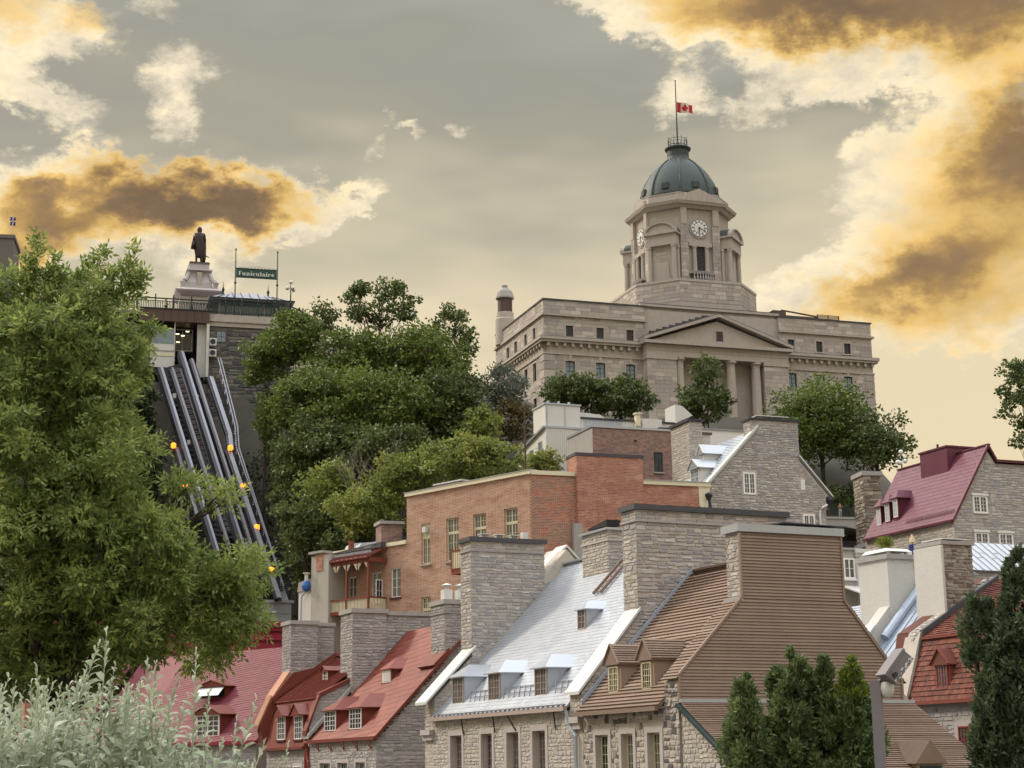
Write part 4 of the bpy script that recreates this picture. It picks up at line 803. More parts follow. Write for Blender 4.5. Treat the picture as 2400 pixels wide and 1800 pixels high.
for a, b in (((690, 840), (740, 1020)), ((775, 800), (830, 980)), ((860, 750), (915, 935))):
    yc, ww, z0, z1 = dpx(FG, '2', a, b, .6)
    dormer(T, .55, yc, ww+.12, z0-.05, z1+.04, 26.6, 1.58, 'hip', 'burgundy_flat', 'burgundy', .75, dict(w=ww, z0=z0, z1=z1, cols=4, rows=4, cas=2, m='white_frame', glass='glass_sky'), ov=.2)
cg = MB().box(2.9, 4.2, 29.0, 6.5, 8.1, 33.35).build('chimney', 'burgundy', T)
MB().box(2.8, 4.1, 33.35, 6.6, 8.2, 33.5).build('cap', 'burgundy_flat', cg)
MB().box(3.5, 6.4, 33.5, 4.2, 7.2, 33.62).lathe([(.1, 33.6), (.1, 34.1)], (3.9, 6.8), 10).box(3.6, 4.6, 33.5, 4.3, 5.3, 33.62).build('flue', 'burgundy_flat', cg)
# --- pillar chimney and bridge with railing
FP = Fr(('2', 540, 495), 160, 10)
T = thing('stone_chimney_stack', 'tall square stack of rough brown stone beside the footbridge', 'chimney', FP)
MB().box(.03, .03, 5, 1.72, 2.5, 33.3).build('shaft', 'mortar_grey', T)
pieces(T, PY(.03), [[(0, 26), (1.75, 26), (1.75, 33.3), (0, 33.3)]], 'stone_brown', (.5, 1.1), (.26, .42), .06, npart=60); pieces(T, PX(.03), [[(0, 26), (2.5, 26), (2.5, 33.3), (0, 33.3)]], 'stone_brown', (.5, 1.1), (.26, .42), .06, npart=60)
MB().box(-.15, -.15, 33.3, 1.9, 2.7, 33.7).build('cap', 'cement', T); MB().box(-.2, -.2, 26.6, 1.9, 2.7, 27.0).build('base_course', 'cement', T)
FBr = Fr(('2', 175, 950), 200, 15)
T = thing('footbridge', 'grey concrete bridge with dark arch and iron railing', 'bridge', FBr)
arch = [(-9, 35.25), (9, 35.25), (9, 30.5)]+[(8*math.cos(a), 31.3+2.9*math.sin(a)) for a in np.linspace(.05, math.pi-.05, 14)]+[(-9, 30.5)]
MB().prism(arch, 'y', 0, 4).build('deck', 'cement', T); MB().box(-9, -.1, 35.0, 9, .1, 35.25).build('moulding', 'cement', T); MB().box(-9, .6, 20, 9, 4.2, 32.5).build('arch_shade', 'dark', T)  # near-black block fills the arch opening, standing in for the shade under it
rl = MB().bar((-9, .3, 36.35), (9, .3, 36.35), .08).bar((-9, .3, 35.4), (9, .3, 35.4), .05)
for i in range(90): rl.bar((-9+i*.2, .3, 35.25), (-9+i*.2, .3, 36.35), .03)
rl.build('railing', 'iron_green', T)
for i in range(8): MB().bar((-8.5+i*1.6, .3, 35.25), (-8.5+i*1.6, .3, 36.5), .1).build('railing_post', 'iron_green', T)
MB().box(-10, 5, 28, 14, 6, 35.4).build('retaining_wall', 'mortar_dark', T)
# ------------------------------------------------------------------ long brick building
FE = Fr(('F', 1040, 640), 130, 19)
T = thing('brick_building', 'long brick building with salmon facade, tall cream windows and red brick chimney wall', 'building', FE)
sn, cs = math.sin(rad(25)), math.cos(rad(25))
PE = Pl((0, 0, 0), (-sn, cs, 0), (0, 0, 1), (-cs, -sn, 0))
UE = lambda u, d=0.: (-sn*u-cs*d, cs*u-sn*d)
WE = [(11.67, 23.09, 12.75, 26.41), (8.28, 23.05, 9.73, 26.47), (5.11, 23.15, 6.56, 26.45), (1.56, 23.15, 3.01, 26.48), (11.65, 17.6, 12.77, 20.46), (7.6, 17.6, 8.9, 20.5)]
wall_holes(PE, 0, 0, 14.6, 28.85, WE, .35).build('wall', 'brick_salmon', T)
WE2 = [(15.35, 20.73, 16.58, 23.14), (17.88, 20.4, 19.1, 23.0), (21.13, 20.4, 22.18, 22.91)]
wall_holes(PE, 14.6, 0, 25.0, 25.0, WE2, .35).build('wall', 'brick_salmon', T)
q = [UE(.0, -.36), UE(14.55, -.36), UE(24.9, -.36)]
MB().prism([q[0], (14.5, .4), (14.5, 13), (2, 16), q[1]], 'z', .1, 28.6).build('wall', 'dark', T)
MB().prism([q[1], (2, 16), (-2, 26), q[2]], 'z', .1, 24.8).build('wall', 'dark', T)
for i, (a, b, c, e) in enumerate(WE):
    lo = e-(e-b)*.34
    window(T, PE, a, b, c, lo, 4, 3, 2, 'cream_frame', d=-.2, fr=.11, glass='glass_curtain', sill='cement')
    window(T, PE, a, lo, c, e, 4 if i else 1, 2 if i else 1, 2 if i else 1, 'cream_frame', d=-.2, fr=.11, glass='glass_curtain' if i else 'cream_frame', name='transom_window')
MB().on(PE, 12.0, 25.65, -.1, 12.4, 26.1, .25).build('air_conditioner', 'white_paint', T)
for (a, b, c, e) in WE2: window(T, PE, a, b, c, e, 2, 3, 2, 'white_frame', d=-.16, fr=.09, glass='glass_curtain', sill='burgundy_flat')
MB().on(PE, -.05, 28.85, -.5, 14.7, 29.15, .16).build('coping', 'cream', T); MB().on(PE, 14.6, 24.98, -.5, 25.2, 25.28, .16).build('coping', 'cream', T)
MB().on(PE, -.1, 29.15, -.6, 14.75, 29.2, .2).build('coping_metal', 'silver_flat', T)
MB().on(PE, 6.0, 29.2, -3.0, 7.4, 29.55, -1.5).on(PE, 9.2, 29.0, -2.6, 12.5, 29.65, -1.2).build('roof_curb', 'brick_salmon', T)
MB().on(PE, 9.1, 29.65, -2.7, 12.6, 29.75, -1.1).build('roof_curb_cap', 'white_metal', T)
# camera side faces
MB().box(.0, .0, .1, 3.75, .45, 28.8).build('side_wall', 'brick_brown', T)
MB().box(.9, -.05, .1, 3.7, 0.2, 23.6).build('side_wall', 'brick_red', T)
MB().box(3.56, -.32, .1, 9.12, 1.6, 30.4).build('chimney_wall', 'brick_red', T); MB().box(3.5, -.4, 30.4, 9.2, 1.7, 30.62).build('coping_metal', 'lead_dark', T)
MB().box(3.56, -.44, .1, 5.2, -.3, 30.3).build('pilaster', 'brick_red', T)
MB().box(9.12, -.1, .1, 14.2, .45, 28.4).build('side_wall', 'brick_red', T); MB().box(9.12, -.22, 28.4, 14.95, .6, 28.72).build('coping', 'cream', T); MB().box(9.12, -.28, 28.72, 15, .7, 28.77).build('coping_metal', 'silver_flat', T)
MB().box(-.05, -.12, 28.8, 3.6, .5, 29.12).build('coping', 'cream', T)
MB().prism([(13.9, 28.4), (14.9, 28.4), (14.85, 28.0), (14.5, 27.0), (14.2, 26.6), (13.95, 26.9)], 'y', -.14, .3).build('bracket', 'cream', T)
MB().tube([(14.7, -.3, 27.4), (14.75, -.35, 26.9), (14.8, -.3, 24)], .12, 8).lathe([(.12, 27.3), (.3, 27.7), (.3, 27.8), (.05, 27.95)], (14.7, -.3), 10).build('downpipe', 'dark_steel', T)
for i in range(52):
    if i % 2: MB().on(PE, .0, 22.5+i*.12, .0, .16, 22.58+i*.12, .05).build('toothing_brick', 'brick_brown', T)
MB().box(3.2, -.5, 20, 3.9, -.1, 25.1).build('cement_pier', 'cement', T)
# porch with red posts
por = MB()
for u in (17.3, 20.1, 22.95): por.on(PE, u-.09, 12, 1.72, u+.09, 23.95, 1.9)
por.on(PE, 17.1, 23.65, 1.72, 23.2, 24.05, 1.92).on(PE, 17.1, 23.65, 0, 17.25, 24.05, 1.72).on(PE, 17.1, 19.55, 0, 23.2, 19.8, 1.95).on(PE, 17.1, 16.2, 0, 23.2, 16.45, 1.95)
por.build('porch_frame', 'red_wood', T)
pr = MB().add([PE.p(17.0, 25.05, .05), PE.p(23.4, 25.05, .05), PE.p(23.4, 24.05, 2.15), PE.p(17.0, 24.05, 2.15), PE.p(17.0, 24.95, .05), PE.p(23.4, 24.95, .05), PE.p(23.4, 23.95, 2.15), PE.p(17.0, 23.95, 2.15)], [(0, 1, 2, 3), (4, 7, 6, 5), (0, 3, 7, 4), (1, 5, 6, 2), (2, 6, 7, 3), (0, 4, 5, 1)]).build('porch_roof', 'red_flat', T)
for i in range(11): MB().bar(PE.p(17.2+i*.6, 25.1, .05), PE.p(17.2+i*.6, 24.1, 2.15), .06, .08).build('seam', 'red_flat', pr)
MB().on(PE, 17.0, 24.4, 1.75, 23.4, 24.62, 1.8).build('snow_stop', 'steel', pr); MB().on(PE, 17.3, 25.0, .0, 23.4, 25.28, .1).build('fascia', 'cream', T)
for u in (17.3, 18.7, 20.1, 21.5, 22.95):
    for s_ in (-1, 1):
        if 17.1 < u+s_*.2 < 23.2: MB().poly_on(PE, [(u+s_*.09, 23.66), (u+s_*.5, 23.66), (u+s_*.09, 23.1)], 1.78, 1.86).build('bracket', 'cream', T)
bal = MB()
for i in range(31): bal.on(PE, 17.45+i*.18, 19.85, 1.8, 17.53+i*.18, 20.72, 1.85)
for i in range(10): bal.on(PE, 17.12, 19.85, .15+i*.17, 17.17, 20.72, .24+i*.17)
bal.build('balusters', 'cream', T); MB().on(PE, 17.1, 20.72, 1.75, 23.1, 20.84, 1.92).on(PE, 17.08, 20.72, 0, 17.2, 20.84, 1.75).build('handrail', 'red_wood', T)
dr = MB().on(PE, 17.0, 20.5, .05, 17.06, 22.3, .8); window(T, Pl(PE.p(17.6, 0, .05), (-cs, -sn, 0), (0, 0, 1), (sn, -cs, 0)), .05, 20.45, .75, 22.3, 2, 2, 1, 'white_frame', name='open_door')
MB().on(PE, 22.4, 21.9, .02, 22.8, 22.6, .35).build('wall_lantern', 'dark_steel', T)
# balcony
b_ = MB().on(PE, 4.6, 21.75, .0, 7.6, 22.1, 1.4).on(PE, 4.6, 22.1, 1.32, 7.6, 22.2, 1.42).on(PE, 4.6, 23.5, 1.3, 7.6, 23.62, 1.42).on(PE, 7.5, 23.5, 0, 7.6, 23.62, 1.3)
for u in (4.65, 7.55): b_.on(PE, u-.07, 22.0, 1.3, u+.07, 23.75, 1.43)
b_.build('balcony', 'red_wood', T)
bb = MB()
for i in range(13): bb.on(PE, 4.75+i*.22, 22.2, 1.34, 4.85+i*.22, 23.5, 1.39)
for i in range(7): bb.on(PE, 7.52, 22.2, .1+i*.17, 7.57, 23.5, .2+i*.17)
bb.build('balusters', 'cream', T)
MB().tube([PE.p(5.2, 21.75, 1.3), PE.p(5.2, 21.4, .9), PE.p(5.2, 20.6, .5), PE.p(5.2, 19.6, .1)], .05, 6).tube([PE.p(5.2, 21.6, .5), PE.p(5.2, 21.1, .8), PE.p(5.2, 20.9, .4), PE.p(5.2, 21.3, .25), PE.p(5.2, 21.5, .45)], .035, 6).tube([PE.p(5.2, 21.75, .06), PE.p(5.2, 19.5, .06)], .05, 6).build('iron_bracket', 'iron_red', T)
# roof clutter and chimneys
c = UE(18.3, -1.2); MB().box(c[0]-.9, c[1]-.9, 24.9, c[0]+.9, c[1]+.9, 27.0).build('chimney', 'brick_dark', T); MB().box(c[0]-1.05, c[1]-1.05, 27.0, c[0]+1.05, c[1]+1.05, 27.25).build('cap', 'cement', T)
for u, dd, h_ in ((21, -1.6, .55), (23.0, -2.2, .8), (20, -3.2, .8)):
    c = UE(u, dd); MB().prism([(c[0]-1.6, 24.9), (c[0]+1.6, 24.9), (c[0]+1.2, 25.3+h_), (c[0]-1.2, 25.1+h_)], 'y', c[1]-1, c[1]+1.2).build('skylight', 'grey_panel', T)
# --- grey stucco building with blue vent
FST = Fr(('M', 620, 1659), 142, 44)
T = thing('stucco_building', 'grey stained stucco building with small brick chimney behind the porch', 'building', FST)
MB().box(0, .05, .1, 6, 2.4, 24.7).build('wall', 'stucco', T); MB().box(0.2, 2.4, .1, 6, 4.4, 21.9).build('annex', 'white_paint', T); MB().prism([(2.3, 21.9), (4.5, 21.9), (4.3, 22.7), (2.6, 22.9)], 'x', .1, 6).build('annex_roof', 'cement', T)
MB().box(-.05, .8, 23.4, .6, 1.7, 25.0).build('chimney', 'brick_red', T); MB().box(-.2, .65, 24.9, .9, 2.6, 25.1).build('cap', 'cement', T)
MB().prism([(-5, 24.9), (0, 24.9), (2, 25.0), (-5, 25.35)], 'x', 1.5, 8).build('roof', 'lead_dark', T); MB().box(1.5, -4.4, 25.0, 4, -2.8, 25.45).build('roof_hatch', 'grey_panel', T); MB().box(1.8, -.6, 25.0, 2.2, -.3, 25.9).build('flue_stack', 'red_wood', T)
MB().lathe([(.1, 21.8), (.36, 22.0), (.40, 22.3), (.3, 22.6), (.12, 22.75)], (-.1, 2.95), 14).build('vent_fan', 'blue_paint', T); MB().lathe([(.16, 22.7), (.16, 23.3), (.3, 23.32), (.3, 23.4)], (-.1, 2.95), 12).build('vent_pipe', 'white_metal', T)
MB().tube([(-.1, 2.9, 21.9), (-.1, 3.6, 21.4), (-.1, 3.7, 18)], .08, 8).build('downpipe', 'blue_metal', T)
# --- stone house with silver roof below the post office
FD = Fr(('1', 1135, 745), 140, 20)
T = thing('stone_cottage', 'tall stone gable house with pale metal roof and two small dormers', 'house', FD)
MB().prism([(.05, .1), (.05, 29.3), (4.3, 33.8), (8.6, 33.8), (8.6, 31.9), (11.3, 28.9), (10.9, 28.2), (10.9, .1)], 'y', .05, 9).build('wall', 'mortar', T)
HD = [(3.15, 28.7, 4.5, 30.75), (8.55, 29.3, 9.1, 30.35), (8.6, 24, 9.9, 27.45)]
pieces(T, PY(.05), [[(-.05, 22), (8.6, 22), (8.6, 32.2), (2.8, 32.2), (-.05, 29.35)], [(8.6, 22), (10.95, 22), (10.95, 29.1), (8.6, 31.8)], [(2.8, 32.2), (8.6, 32.2), (8.6, 34.3), (4.7, 34.3)]], 'stone', (.25, .7), (.12, .24), .04, npart=240, holes=HD)
c = chimney(T, 4.2, 8.68, .03, 1.4, 32.3, 35.15, 'stone', 'dark_steel', .16, (40, 10), band=False, ov=.12)
MB().box(4.9, .2, 35.55, 7.9, 1.2, 35.62).box(5.4, .4, 35.3, 5.5, 1, 35.55).box(6.4, .4, 35.3, 6.5, 1, 35.55).box(7.4, .4, 35.3, 7.5, 1, 35.55).build('cover', 'white_metal', c)
for i, (a, b, c_, e) in enumerate(HD): window(T, PY(.05), a+.1, b+.1, c_-.1, e-.1, (4, 2, 4)[i], (4, 3, 4)[i], (2, 1, 2)[i], 'white_frame', d=.01, fr=.14, glass='glass_curtain', surround='trim_stone' if i == 0 else None, sw=.14)
DR = PR(-.2, 29.3, 1.035); poly = [(-.1, 0), (7.6, 0), (7.6, 7.0), (-.1, 7.0)]
slab(T, 'roof', 'silver_flat', DR, poly, .1, -.1); pieces(T, DR, [poly], 'silver', (.6, .6), (.3, .3), .03, gap=.012, npart=200, name='shingle', kind='shingle', reg=True, rot=.3)
rake(T, 'coping', 'white_metal', -.3, 29.45, 4.8, 34.75, .22, -.2, .55); rake(T, 'coping', 'white_metal', 8.6, 32.35, 11.6, 29.0, .15, -.15, .5)
MB().prism([(8.6, 32.2), (11.5, 28.95), (11.5, 29.1), (8.6, 32.4)], 'y', .4, 9).build('roof', 'red_flat', T)
MB().tube([(11.0, -.1, 28.2), (10.4, -.2, 27.9), (10.2, -.2, 27.6), (10.2, -.2, 22)], .1, 8).build('downpipe', 'white_metal', T); MB().lathe([(.1, 28.2), (.35, 28.6), (.3, 28.9)], (11.3, 0), 8).build('rain_head', 'dark_steel', T)
for a, b in (((1015, 650), (1080, 735)), ((1085, 535), (1115, 590))):
    yc, ww, z0, z1 = dpx(FD, '1', a, b, .5 if a[0] < 1050 else 1.6)
    xf = .45 if a[0] < 1050 else 1.55
    dormer(T, xf, yc, ww+.25, max(z0, 29.3), z1+.1, 29.5, 1.035, 'gable', 'white_paint', 'silver_flat', .85, dict(w=ww, z0=z0, z1=z1, cols=4, rows=2, cas=2, m='white_frame', glass='glass_sky'), ov=.2, mtrim='white_paint')
c = chimney(T, 1.5, 2.75, 6.2, 9.9, 30.5, 36.05, 'stone_pale', 'dark_steel', .22, (60, 130), band=False, ov=.16)
MB().hexa([(1.6, 6.6, 36.3), (2.6, 6.6, 36.3), (2.6, 9.4, 36.3), (1.6, 9.4, 36.3), (2.0, 6.6, 36.65), (2.2, 6.6, 36.65), (2.2, 9.4, 36.65), (2.0, 9.4, 36.65)]).build('cover', 'dark', c)
MB().box(2.7, 6.4, 30, 3.6, 8.5, 35.0).build('chimney_shoulder', 'stone_pale', T); MB().box(2.6, 6.3, 35.0, 3.75, 8.6, 35.2).build('cap', 'brown_metal', T)
MB().box(2.2, 9.9, 28, 9.5, 10.4, 36.2).build('parapet_wall', 'white_paint', T); MB().box(2.1, 9.8, 36.2, 9.6, 10.5, 36.35).build('coping', 'steel', T)
for i in range(22): MB().box(-3.6+i*.21, 1.1, 29.1, -3.55+i*.21, 1.15, 29.75).build('deck_rail_bar', 'dark_steel', T) if i % 2 == 0 else None
MB().box(-3.7, 1.05, 29.7, .6, 1.2, 29.8).build('deck_rail', 'dark_steel', T)
MB().box(-4.2, 2.6, 28.6, -2.2, 4.6, 29.9).build('roof_hatch', 'white_metal', T)
# --- brick block and white siding building
FL = Fr(('1', 280, 315), 155, 20)
T = thing('dark_brick_block', 'flat roofed block of dark mottled brick with one green window', 'building', FL)
MB().box(0, 0, .1, 9, 6.1, 37.1).build('wall', 'brick_dark', T); MB().box(-.04, .0, .1, .0, 6.14, 37.05).build('render_coat', 'cement', T)
MB().box(-.12, -.1, 37.1, 9.1, 6.2, 37.3).build('coping', 'silver_flat', T)
window(T, PY(0), 6.04, 33.24, 6.86, 35.1, 2, 3, 2, 'iron_green', d=.01, glass='glass', sill='cement')
MB().lathe([(.14, 36), (.14, 36.1)], (4.2, -.05), 10).build('vent', 'dark', T)
FK = Fr(('F', 1140, 300), 165, 20)
T = thing('white_siding_building', 'white building with metal siding, roof boxes and blue windows', 'building', FK)
MB().prism([(0, 20), (0, 39.1), (8.3, 37.6), (8.3, 20)], 'x', 0.02, 6).build('wall', 'white_paint', T)
for i in range(13): MB().box(.02+i*.215, -.05, 30, .2+i*.215, .0, 39.1).build('siding_panel', 'white_paint', T)
MB().hexa([(-.25, -.1, 39.05), (6, -.1, 39.05), (6, 8.5, 37.5), (-.25, 8.5, 37.5), (-.25, -.1, 39.25), (6, -.1, 39.25), (6, 8.5, 37.7), (-.25, 8.5, 37.7)]).build('roof', 'silver_flat', T)
MB().box(.15, .3, 39.1, 3.8, 3.6, 41.45).build('roof_box', 'white_paint', T); MB().box(.05, .2, 41.45, 3.9, 3.7, 41.6).build('coping', 'grey_panel', T); MB().bar((2.2, .25, 39.2), (2.2, .25, 41.5), .06).bar((.3, .25, 39.2), (.3, .25, 41.5), .1).build('downpipe', 'grey_panel', T)
for x_ in (.8, 1.9, 3.0): flue(T, x_, 1.2, 41.6, .12, .4, square=False)
MB().prism([(3.8, 41.0), (6.2, 40.9), (7, 40.4), (3.8, 40.4)], 'y', 1.0, 4).build('roof_hatch', 'white_metal', T)
MB().box(2.7, .8, 36, 17.4, 5, 40.3).build('clad_wall', 'grey_panel', T)
for i in range(46):
    m_ = 'grey_panel' if 5 <= i < 18 else 'white_paint'
    MB().box(2.75+i*.318, .74, 36, 3.05+i*.318, .8, 40.3).build('siding_panel', m_, T)
MB().box(2.55, .65, 40.3, 17.5, 5.1, 40.48).build('coping', 'dark_steel', T)
MB().box(10.4, .2, 39, 12.5, .75, 40.6).box(9.6, .3, 38.5, 10.3, .7, 39.9).build('roof_unit', 'white_paint', T); MB().box(9.75, .2, 39.8, 10.2, .7, 41.0).box(9.65, .1, 41.0, 10.3, .8, 41.15).build('chimney', 'cream', T)
MB().box(12.0, -.3, 38.3, 13.5, .3, 39.7).build('air_conditioner', 'dark_steel', T); MB().lathe([(.5, -.32), (.5, -.36)], n=4)
MB().hexa([(14.2, .6, 40.4), (17.2, .6, 40.4), (17.2, 3, 40.4), (14.2, 3, 40.4), (14.2, .6, 42.3), (15.0, .6, 42.2), (15.2, 3, 42.2), (14.2, 3, 42.3)]).build('skylight', 'white_metal', T)
for (a, b, c_, e) in ((1.0, 35.9, 1.9, 37.9), (3.4, 35.5, 4.4, 37.5), (5.4, 35.3, 6.4, 37.2)): window(T, PX(0.02), a, b, c_, e, 2, 2, 2, 'blue_metal', d=.01, glass='glass_sky')
q = at(*pxl('F', 1000, 590), 150)
T = thing('mast', 'thin rusty pole rising from the brick building roof', 'pole', loc=(q[0], q[1], q[2]-.3)); MB().tube([(0, 0, 0), (.0, 0, 3), (0, 0, 6.0)], [.09, .08, .06], 8).build('shaft', 'brown_metal', T)
# ------------------------------------------------------------------ post office
FO = Fr(('E', 330, 340), 240, 18.5)
T = thing('post_office', 'grand grey stone post office with pedimented portico and domed clock tower', 'building', FO)
Z0, ZC, ZS, ZT = 40.0, 65.4, 69.6, 71.6
LW, XR, YB = 15.4, 52.3, 22.0
attic = [(3.33, 66.45, 4.45, 68.0), (7.96, 66.45, 9.06, 68.0), (12.55, 66.45, 13.66, 68.0), (38.26, 66.7, 39.34, 68.3), (42.95, 66.7, 44.0, 68.3), (47.62, 66.7, 48.71, 68.3)]
main = [(3.16, 60.7, 4.58, 62.85), (7.75, 60.7, 9.17, 62.85), (12.33, 60.7, 13.76, 62.9), (37.98, 61.0, 39.43, 63.2), (42.65, 61.0, 44.1, 63.2), (47.28, 61.0, 48.74, 63.2)]
low = [(a, 55.6, c_, 58.2) for a, b, c_, e in main]
HO = attic+main+low
P0 = PY(0)
for a, b in ((0, LW), (36.9, XR)):
    wall_holes(P0, a, Z0, b, ZT, [h_ for h_ in HO if a < h_[0] < b], .5).build('wall', 'limestone', T)
    pieces(T, P0, [[(a+.01, 54), (b, 54), (b, ZC-1.6), (a+.01, ZC-1.6)], [(a, ZC+.8), (b, ZC+.8), (b, ZS-.3), (a, ZS-.3)], [(a, ZS+.1), (b, ZS+.1), (b, ZT-.05), (a, ZT-.05)]], 'ashlar', (.8, 2.1), (.5, .62), .03, gap=.012, npart=60, name='ashlar_block', kind='block', holes=[(h_[0]-.3, h_[1]-.2, h_[2]+.3, h_[3]+.35) for h_ in HO])
MB().box(.5, .5, Z0, XR-.1, YB, ZT-.2).build('core', 'limestone', T)
for i, (a, b, c_, e) in enumerate(HO):
    window(T, P0, a, b, c_, e, 2, 3, 2, 'dark_steel', d=-.3, fr=.1, glass='glass_sky' if 6 <= i < 12 else 'glass', mun=.06, surround='limestone', sw=.26)
    MB().on(P0, a-.35, b-.24, 0, c_+.35, b-.1, .2).build('sill', 'limestone', T)
    if i >= 6: MB().on(P0, (a+c_)/2-.22, e+.05, 0, (a+c_)/2+.22, e+.9, .14).build('keystone', 'limestone', T)
PS = PX(0)
sw_ = [(3.5, 4.6), (7.3, 8.4), (11.8, 13.0), (15.5, 16.7)]
HS = [(a, 66.6, b, 68.4) for a, b in sw_]+[(a-.1, 60.6, b+.15, 63.2) for a, b in sw_]+[(a-.1, 55.5, b+.15, 58.1) for a, b in sw_]
wall_holes(PS, 0, Z0, YB, ZT, HS, .5).build('wall', 'limestone', T)
pieces(T, PS, [[(0, 54), (YB, 54), (YB, ZC-1.6), (0, ZC-1.6)], [(0, ZC+.8), (YB, ZC+.8), (YB, ZS-.3), (0, ZS-.3)], [(0, ZS+.1), (YB, ZS+.1), (YB, ZT-.05), (0, ZT-.05)]], 'ashlar', (.8, 2.1), (.5, .62), .03, gap=.012, npart=40, name='ashlar_block', kind='block', holes=[(h_[0]-.3, h_[1]-.2, h_[2]+.3, h_[3]+.35) for h_ in HS])
for (a, b, c_, e) in HS: window(T, PS, a, b, c_, e, 2, 3, 2, 'dark_steel', d=-.3, fr=.1, glass='glass', surround='limestone', sw=.25)
def band(z0, z1, ov, name, m='limestone'):
    for b_ in ((-ov, -ov, z0, LW+.3, .2, z1), (36.8, -ov, z0, XR+ov, .2, z1), (-ov, .2, z0, .2, YB, z1), (XR-.2, .2, z0, XR+ov, YB, z1)): MB().box(*b_).build(name, m, T)
band(65.75, 66.15, .8, 'cornice'); band(65.4, 65.75, .6, 'cornice'); band(66.15, 66.22, .75, 'cornice_lead', 'lead_dark'); band(63.7, 63.95, .18, 'architrave'); band(69.3, 69.6, .35, 'string_course'); band(71.6, 71.8, .15, 'parapet_cap', 'lead_dark')
for i in range(13): x_ = .35+i*1.22; MB().box(x_, -.45, 64.85, x_+.4, -.0, 65.4).build('modillion', 'limestone', T)
for i in range(13): x_ = 37.2+i*1.22; MB().box(x_, -.45, 64.85, x_+.4, -.0, 65.4).build('modillion', 'limestone', T)
for i in range(17): y_ = .5+i*1.25; MB().box(-.45, y_, 64.85, 0, y_+.4, 65.4).build('modillion', 'limestone', T)
for z_ in np.arange(54.2, 63.6, 1.22): MB().box(-.1, -.1, z_, 1.5, 1.5, z_+1.1).build('quoin', 'ashlar', T); MB().box(XR-1.5, -.1, z_, XR+.1, .4, z_+1.1).build('quoin', 'ashlar', T)
MB().box(38.5, 2, ZT, 44.5, 8, 72.6).box(36.9, 1.5, 72.2, 39, 6, 73.1).build('roof_plant', 'brown_metal', T); pl_ = MB()
for i in range(7): pl_.box(44.5, 2+0, 71.9+i*.18, 48.2, 2.1, 71.99+i*.18)
for x_ in (44.5, 46.3, 48.1): pl_.box(x_, 2, 71.6, x_+.14, 2.14, 73.1)
pl_.build('roof_screen', 'brown_metal', T); MB().bar((38.5, 2, 73.3), (44.5, 2, 72.7), .2).build('roof_rail', 'brown_metal', T)
# portico
CX = 26.1
MB().box(LW, .9, Z0, 36.9, YB, 72.0).build('centre_block', 'limestone', T)
pieces(T, PY(.9), [[(15.5, 66.3), (36.8, 66.3), (36.8, 71.8), (15.5, 71.8)]], 'ashlar', (.9, 2.2), (.55, .65), .03, gap=.012, npart=40, name='ashlar_block', kind='block')
MB().box(15.0, .4, 71.9, 37.3, YB, 72.25).build('cornice', 'limestone', T); MB().box(15.0, .4, 72.25, 37.3, YB, 72.36).build('cornice_lead', 'lead_dark', T)
for a, b in ((14.9, 19.4), (33.3, 37.2)):
    MB().box(a, -1.8, Z0, b, 1.2, 64.0).build('pier', 'limestone', T)
    pieces(T, PY(-1.8), [[(a, 54), (b, 54), (b, 63.5), (a, 63.5)]], 'ashlar', (.9, 1.8), (.55, .62), .03, gap=.012, npart=20, name='ashlar_block', kind='block')
    MB().box(a-.12, -1.95, 63.55, b+.12, 1, 64.05).build('capital', 'limestone', T)
pieces(T, PX(14.9), [[(-1.8, 54), (0, 54), (0, 63.5), (-1.8, 63.5)]], 'ashlar', (.6, 1.2), (.55, .62), .03, gap=.012, npart=10, name='ashlar_block', kind='block')
MB().box(14.85, -1.85, 64.05, 37.25, .9, 65.75).build('entablature', 'limestone', T); MB().box(14.8, -1.9, 64.85, 37.3, .9, 64.97).build('entablature_band', 'limestone', T)
MB().box(14.3, -2.5, 65.75, 37.8, .9, 66.2).build('cornice', 'limestone', T)
MB().prism([(15.2, 66.2), (36.9, 66.2), (CX, 69.75)], 'y', -1.7, .9).build('tympanum', 'limestone', T)
for a, b in (((14.3, 66.2), (CX, 70.25)), ((CX, 70.25), (37.9, 66.2))):
    MB().prism([(a[0], a[1]), (b[0], b[1]), (b[0], b[1]+.45), (a[0], a[1]+.42)], 'y', -2.5, .9).build('raking_cornice', 'limestone', T)
    MB().prism([(a[0], a[1]+.42), (b[0], b[1]+.45), (b[0], b[1]+.55), (a[0], a[1]+.52)], 'y', -2.45, .9).build('raking_lead', 'lead_dark', T)
for i in range(9): x_ = 16.3+i*1.05; MB().box(x_, .2, 67.75+i*.36, x_+1.05, .95, 68.2+i*.36).build('step_flashing', 'lead_dark', T)
window(T, PY(-1.7), 25.85, 66.85, 26.9, 68.25, 2, 2, 2, 'dark_steel', d=.01, fr=.09, surround='limestone', sw=.24)
for x_ in (20.15, 28.3, 32.3, 24.2):
    MB().lathe([(.85, Z0), (.85, 54), (.74, 56), (.70, 60), (.62, 63.2), (.66, 63.3), (.66, 63.4), (.62, 63.45), (.78, 63.7), (.9, 63.75), (.9, 64.05)], (x_, -1.0), 20).build('column', 'limestone', T)
for a, b, c_, e in ((30.0, 61.2, 31.4, 63.5), (30.0, 56.3, 31.4, 58.7), (21.9, 61.2, 23.3, 63.5), (25.9, 61.2, 27.3, 63.5)):
    window(T, PY(.9), a, b, c_, e, 2, 3, 2, 'dark_steel', d=.02, fr=.1, glass='glass_sky', surround='limestone', sw=.25); MB().box(a-.35, .6, b-.3, c_+.35, .9, b-.12).build('sill', 'limestone', T)
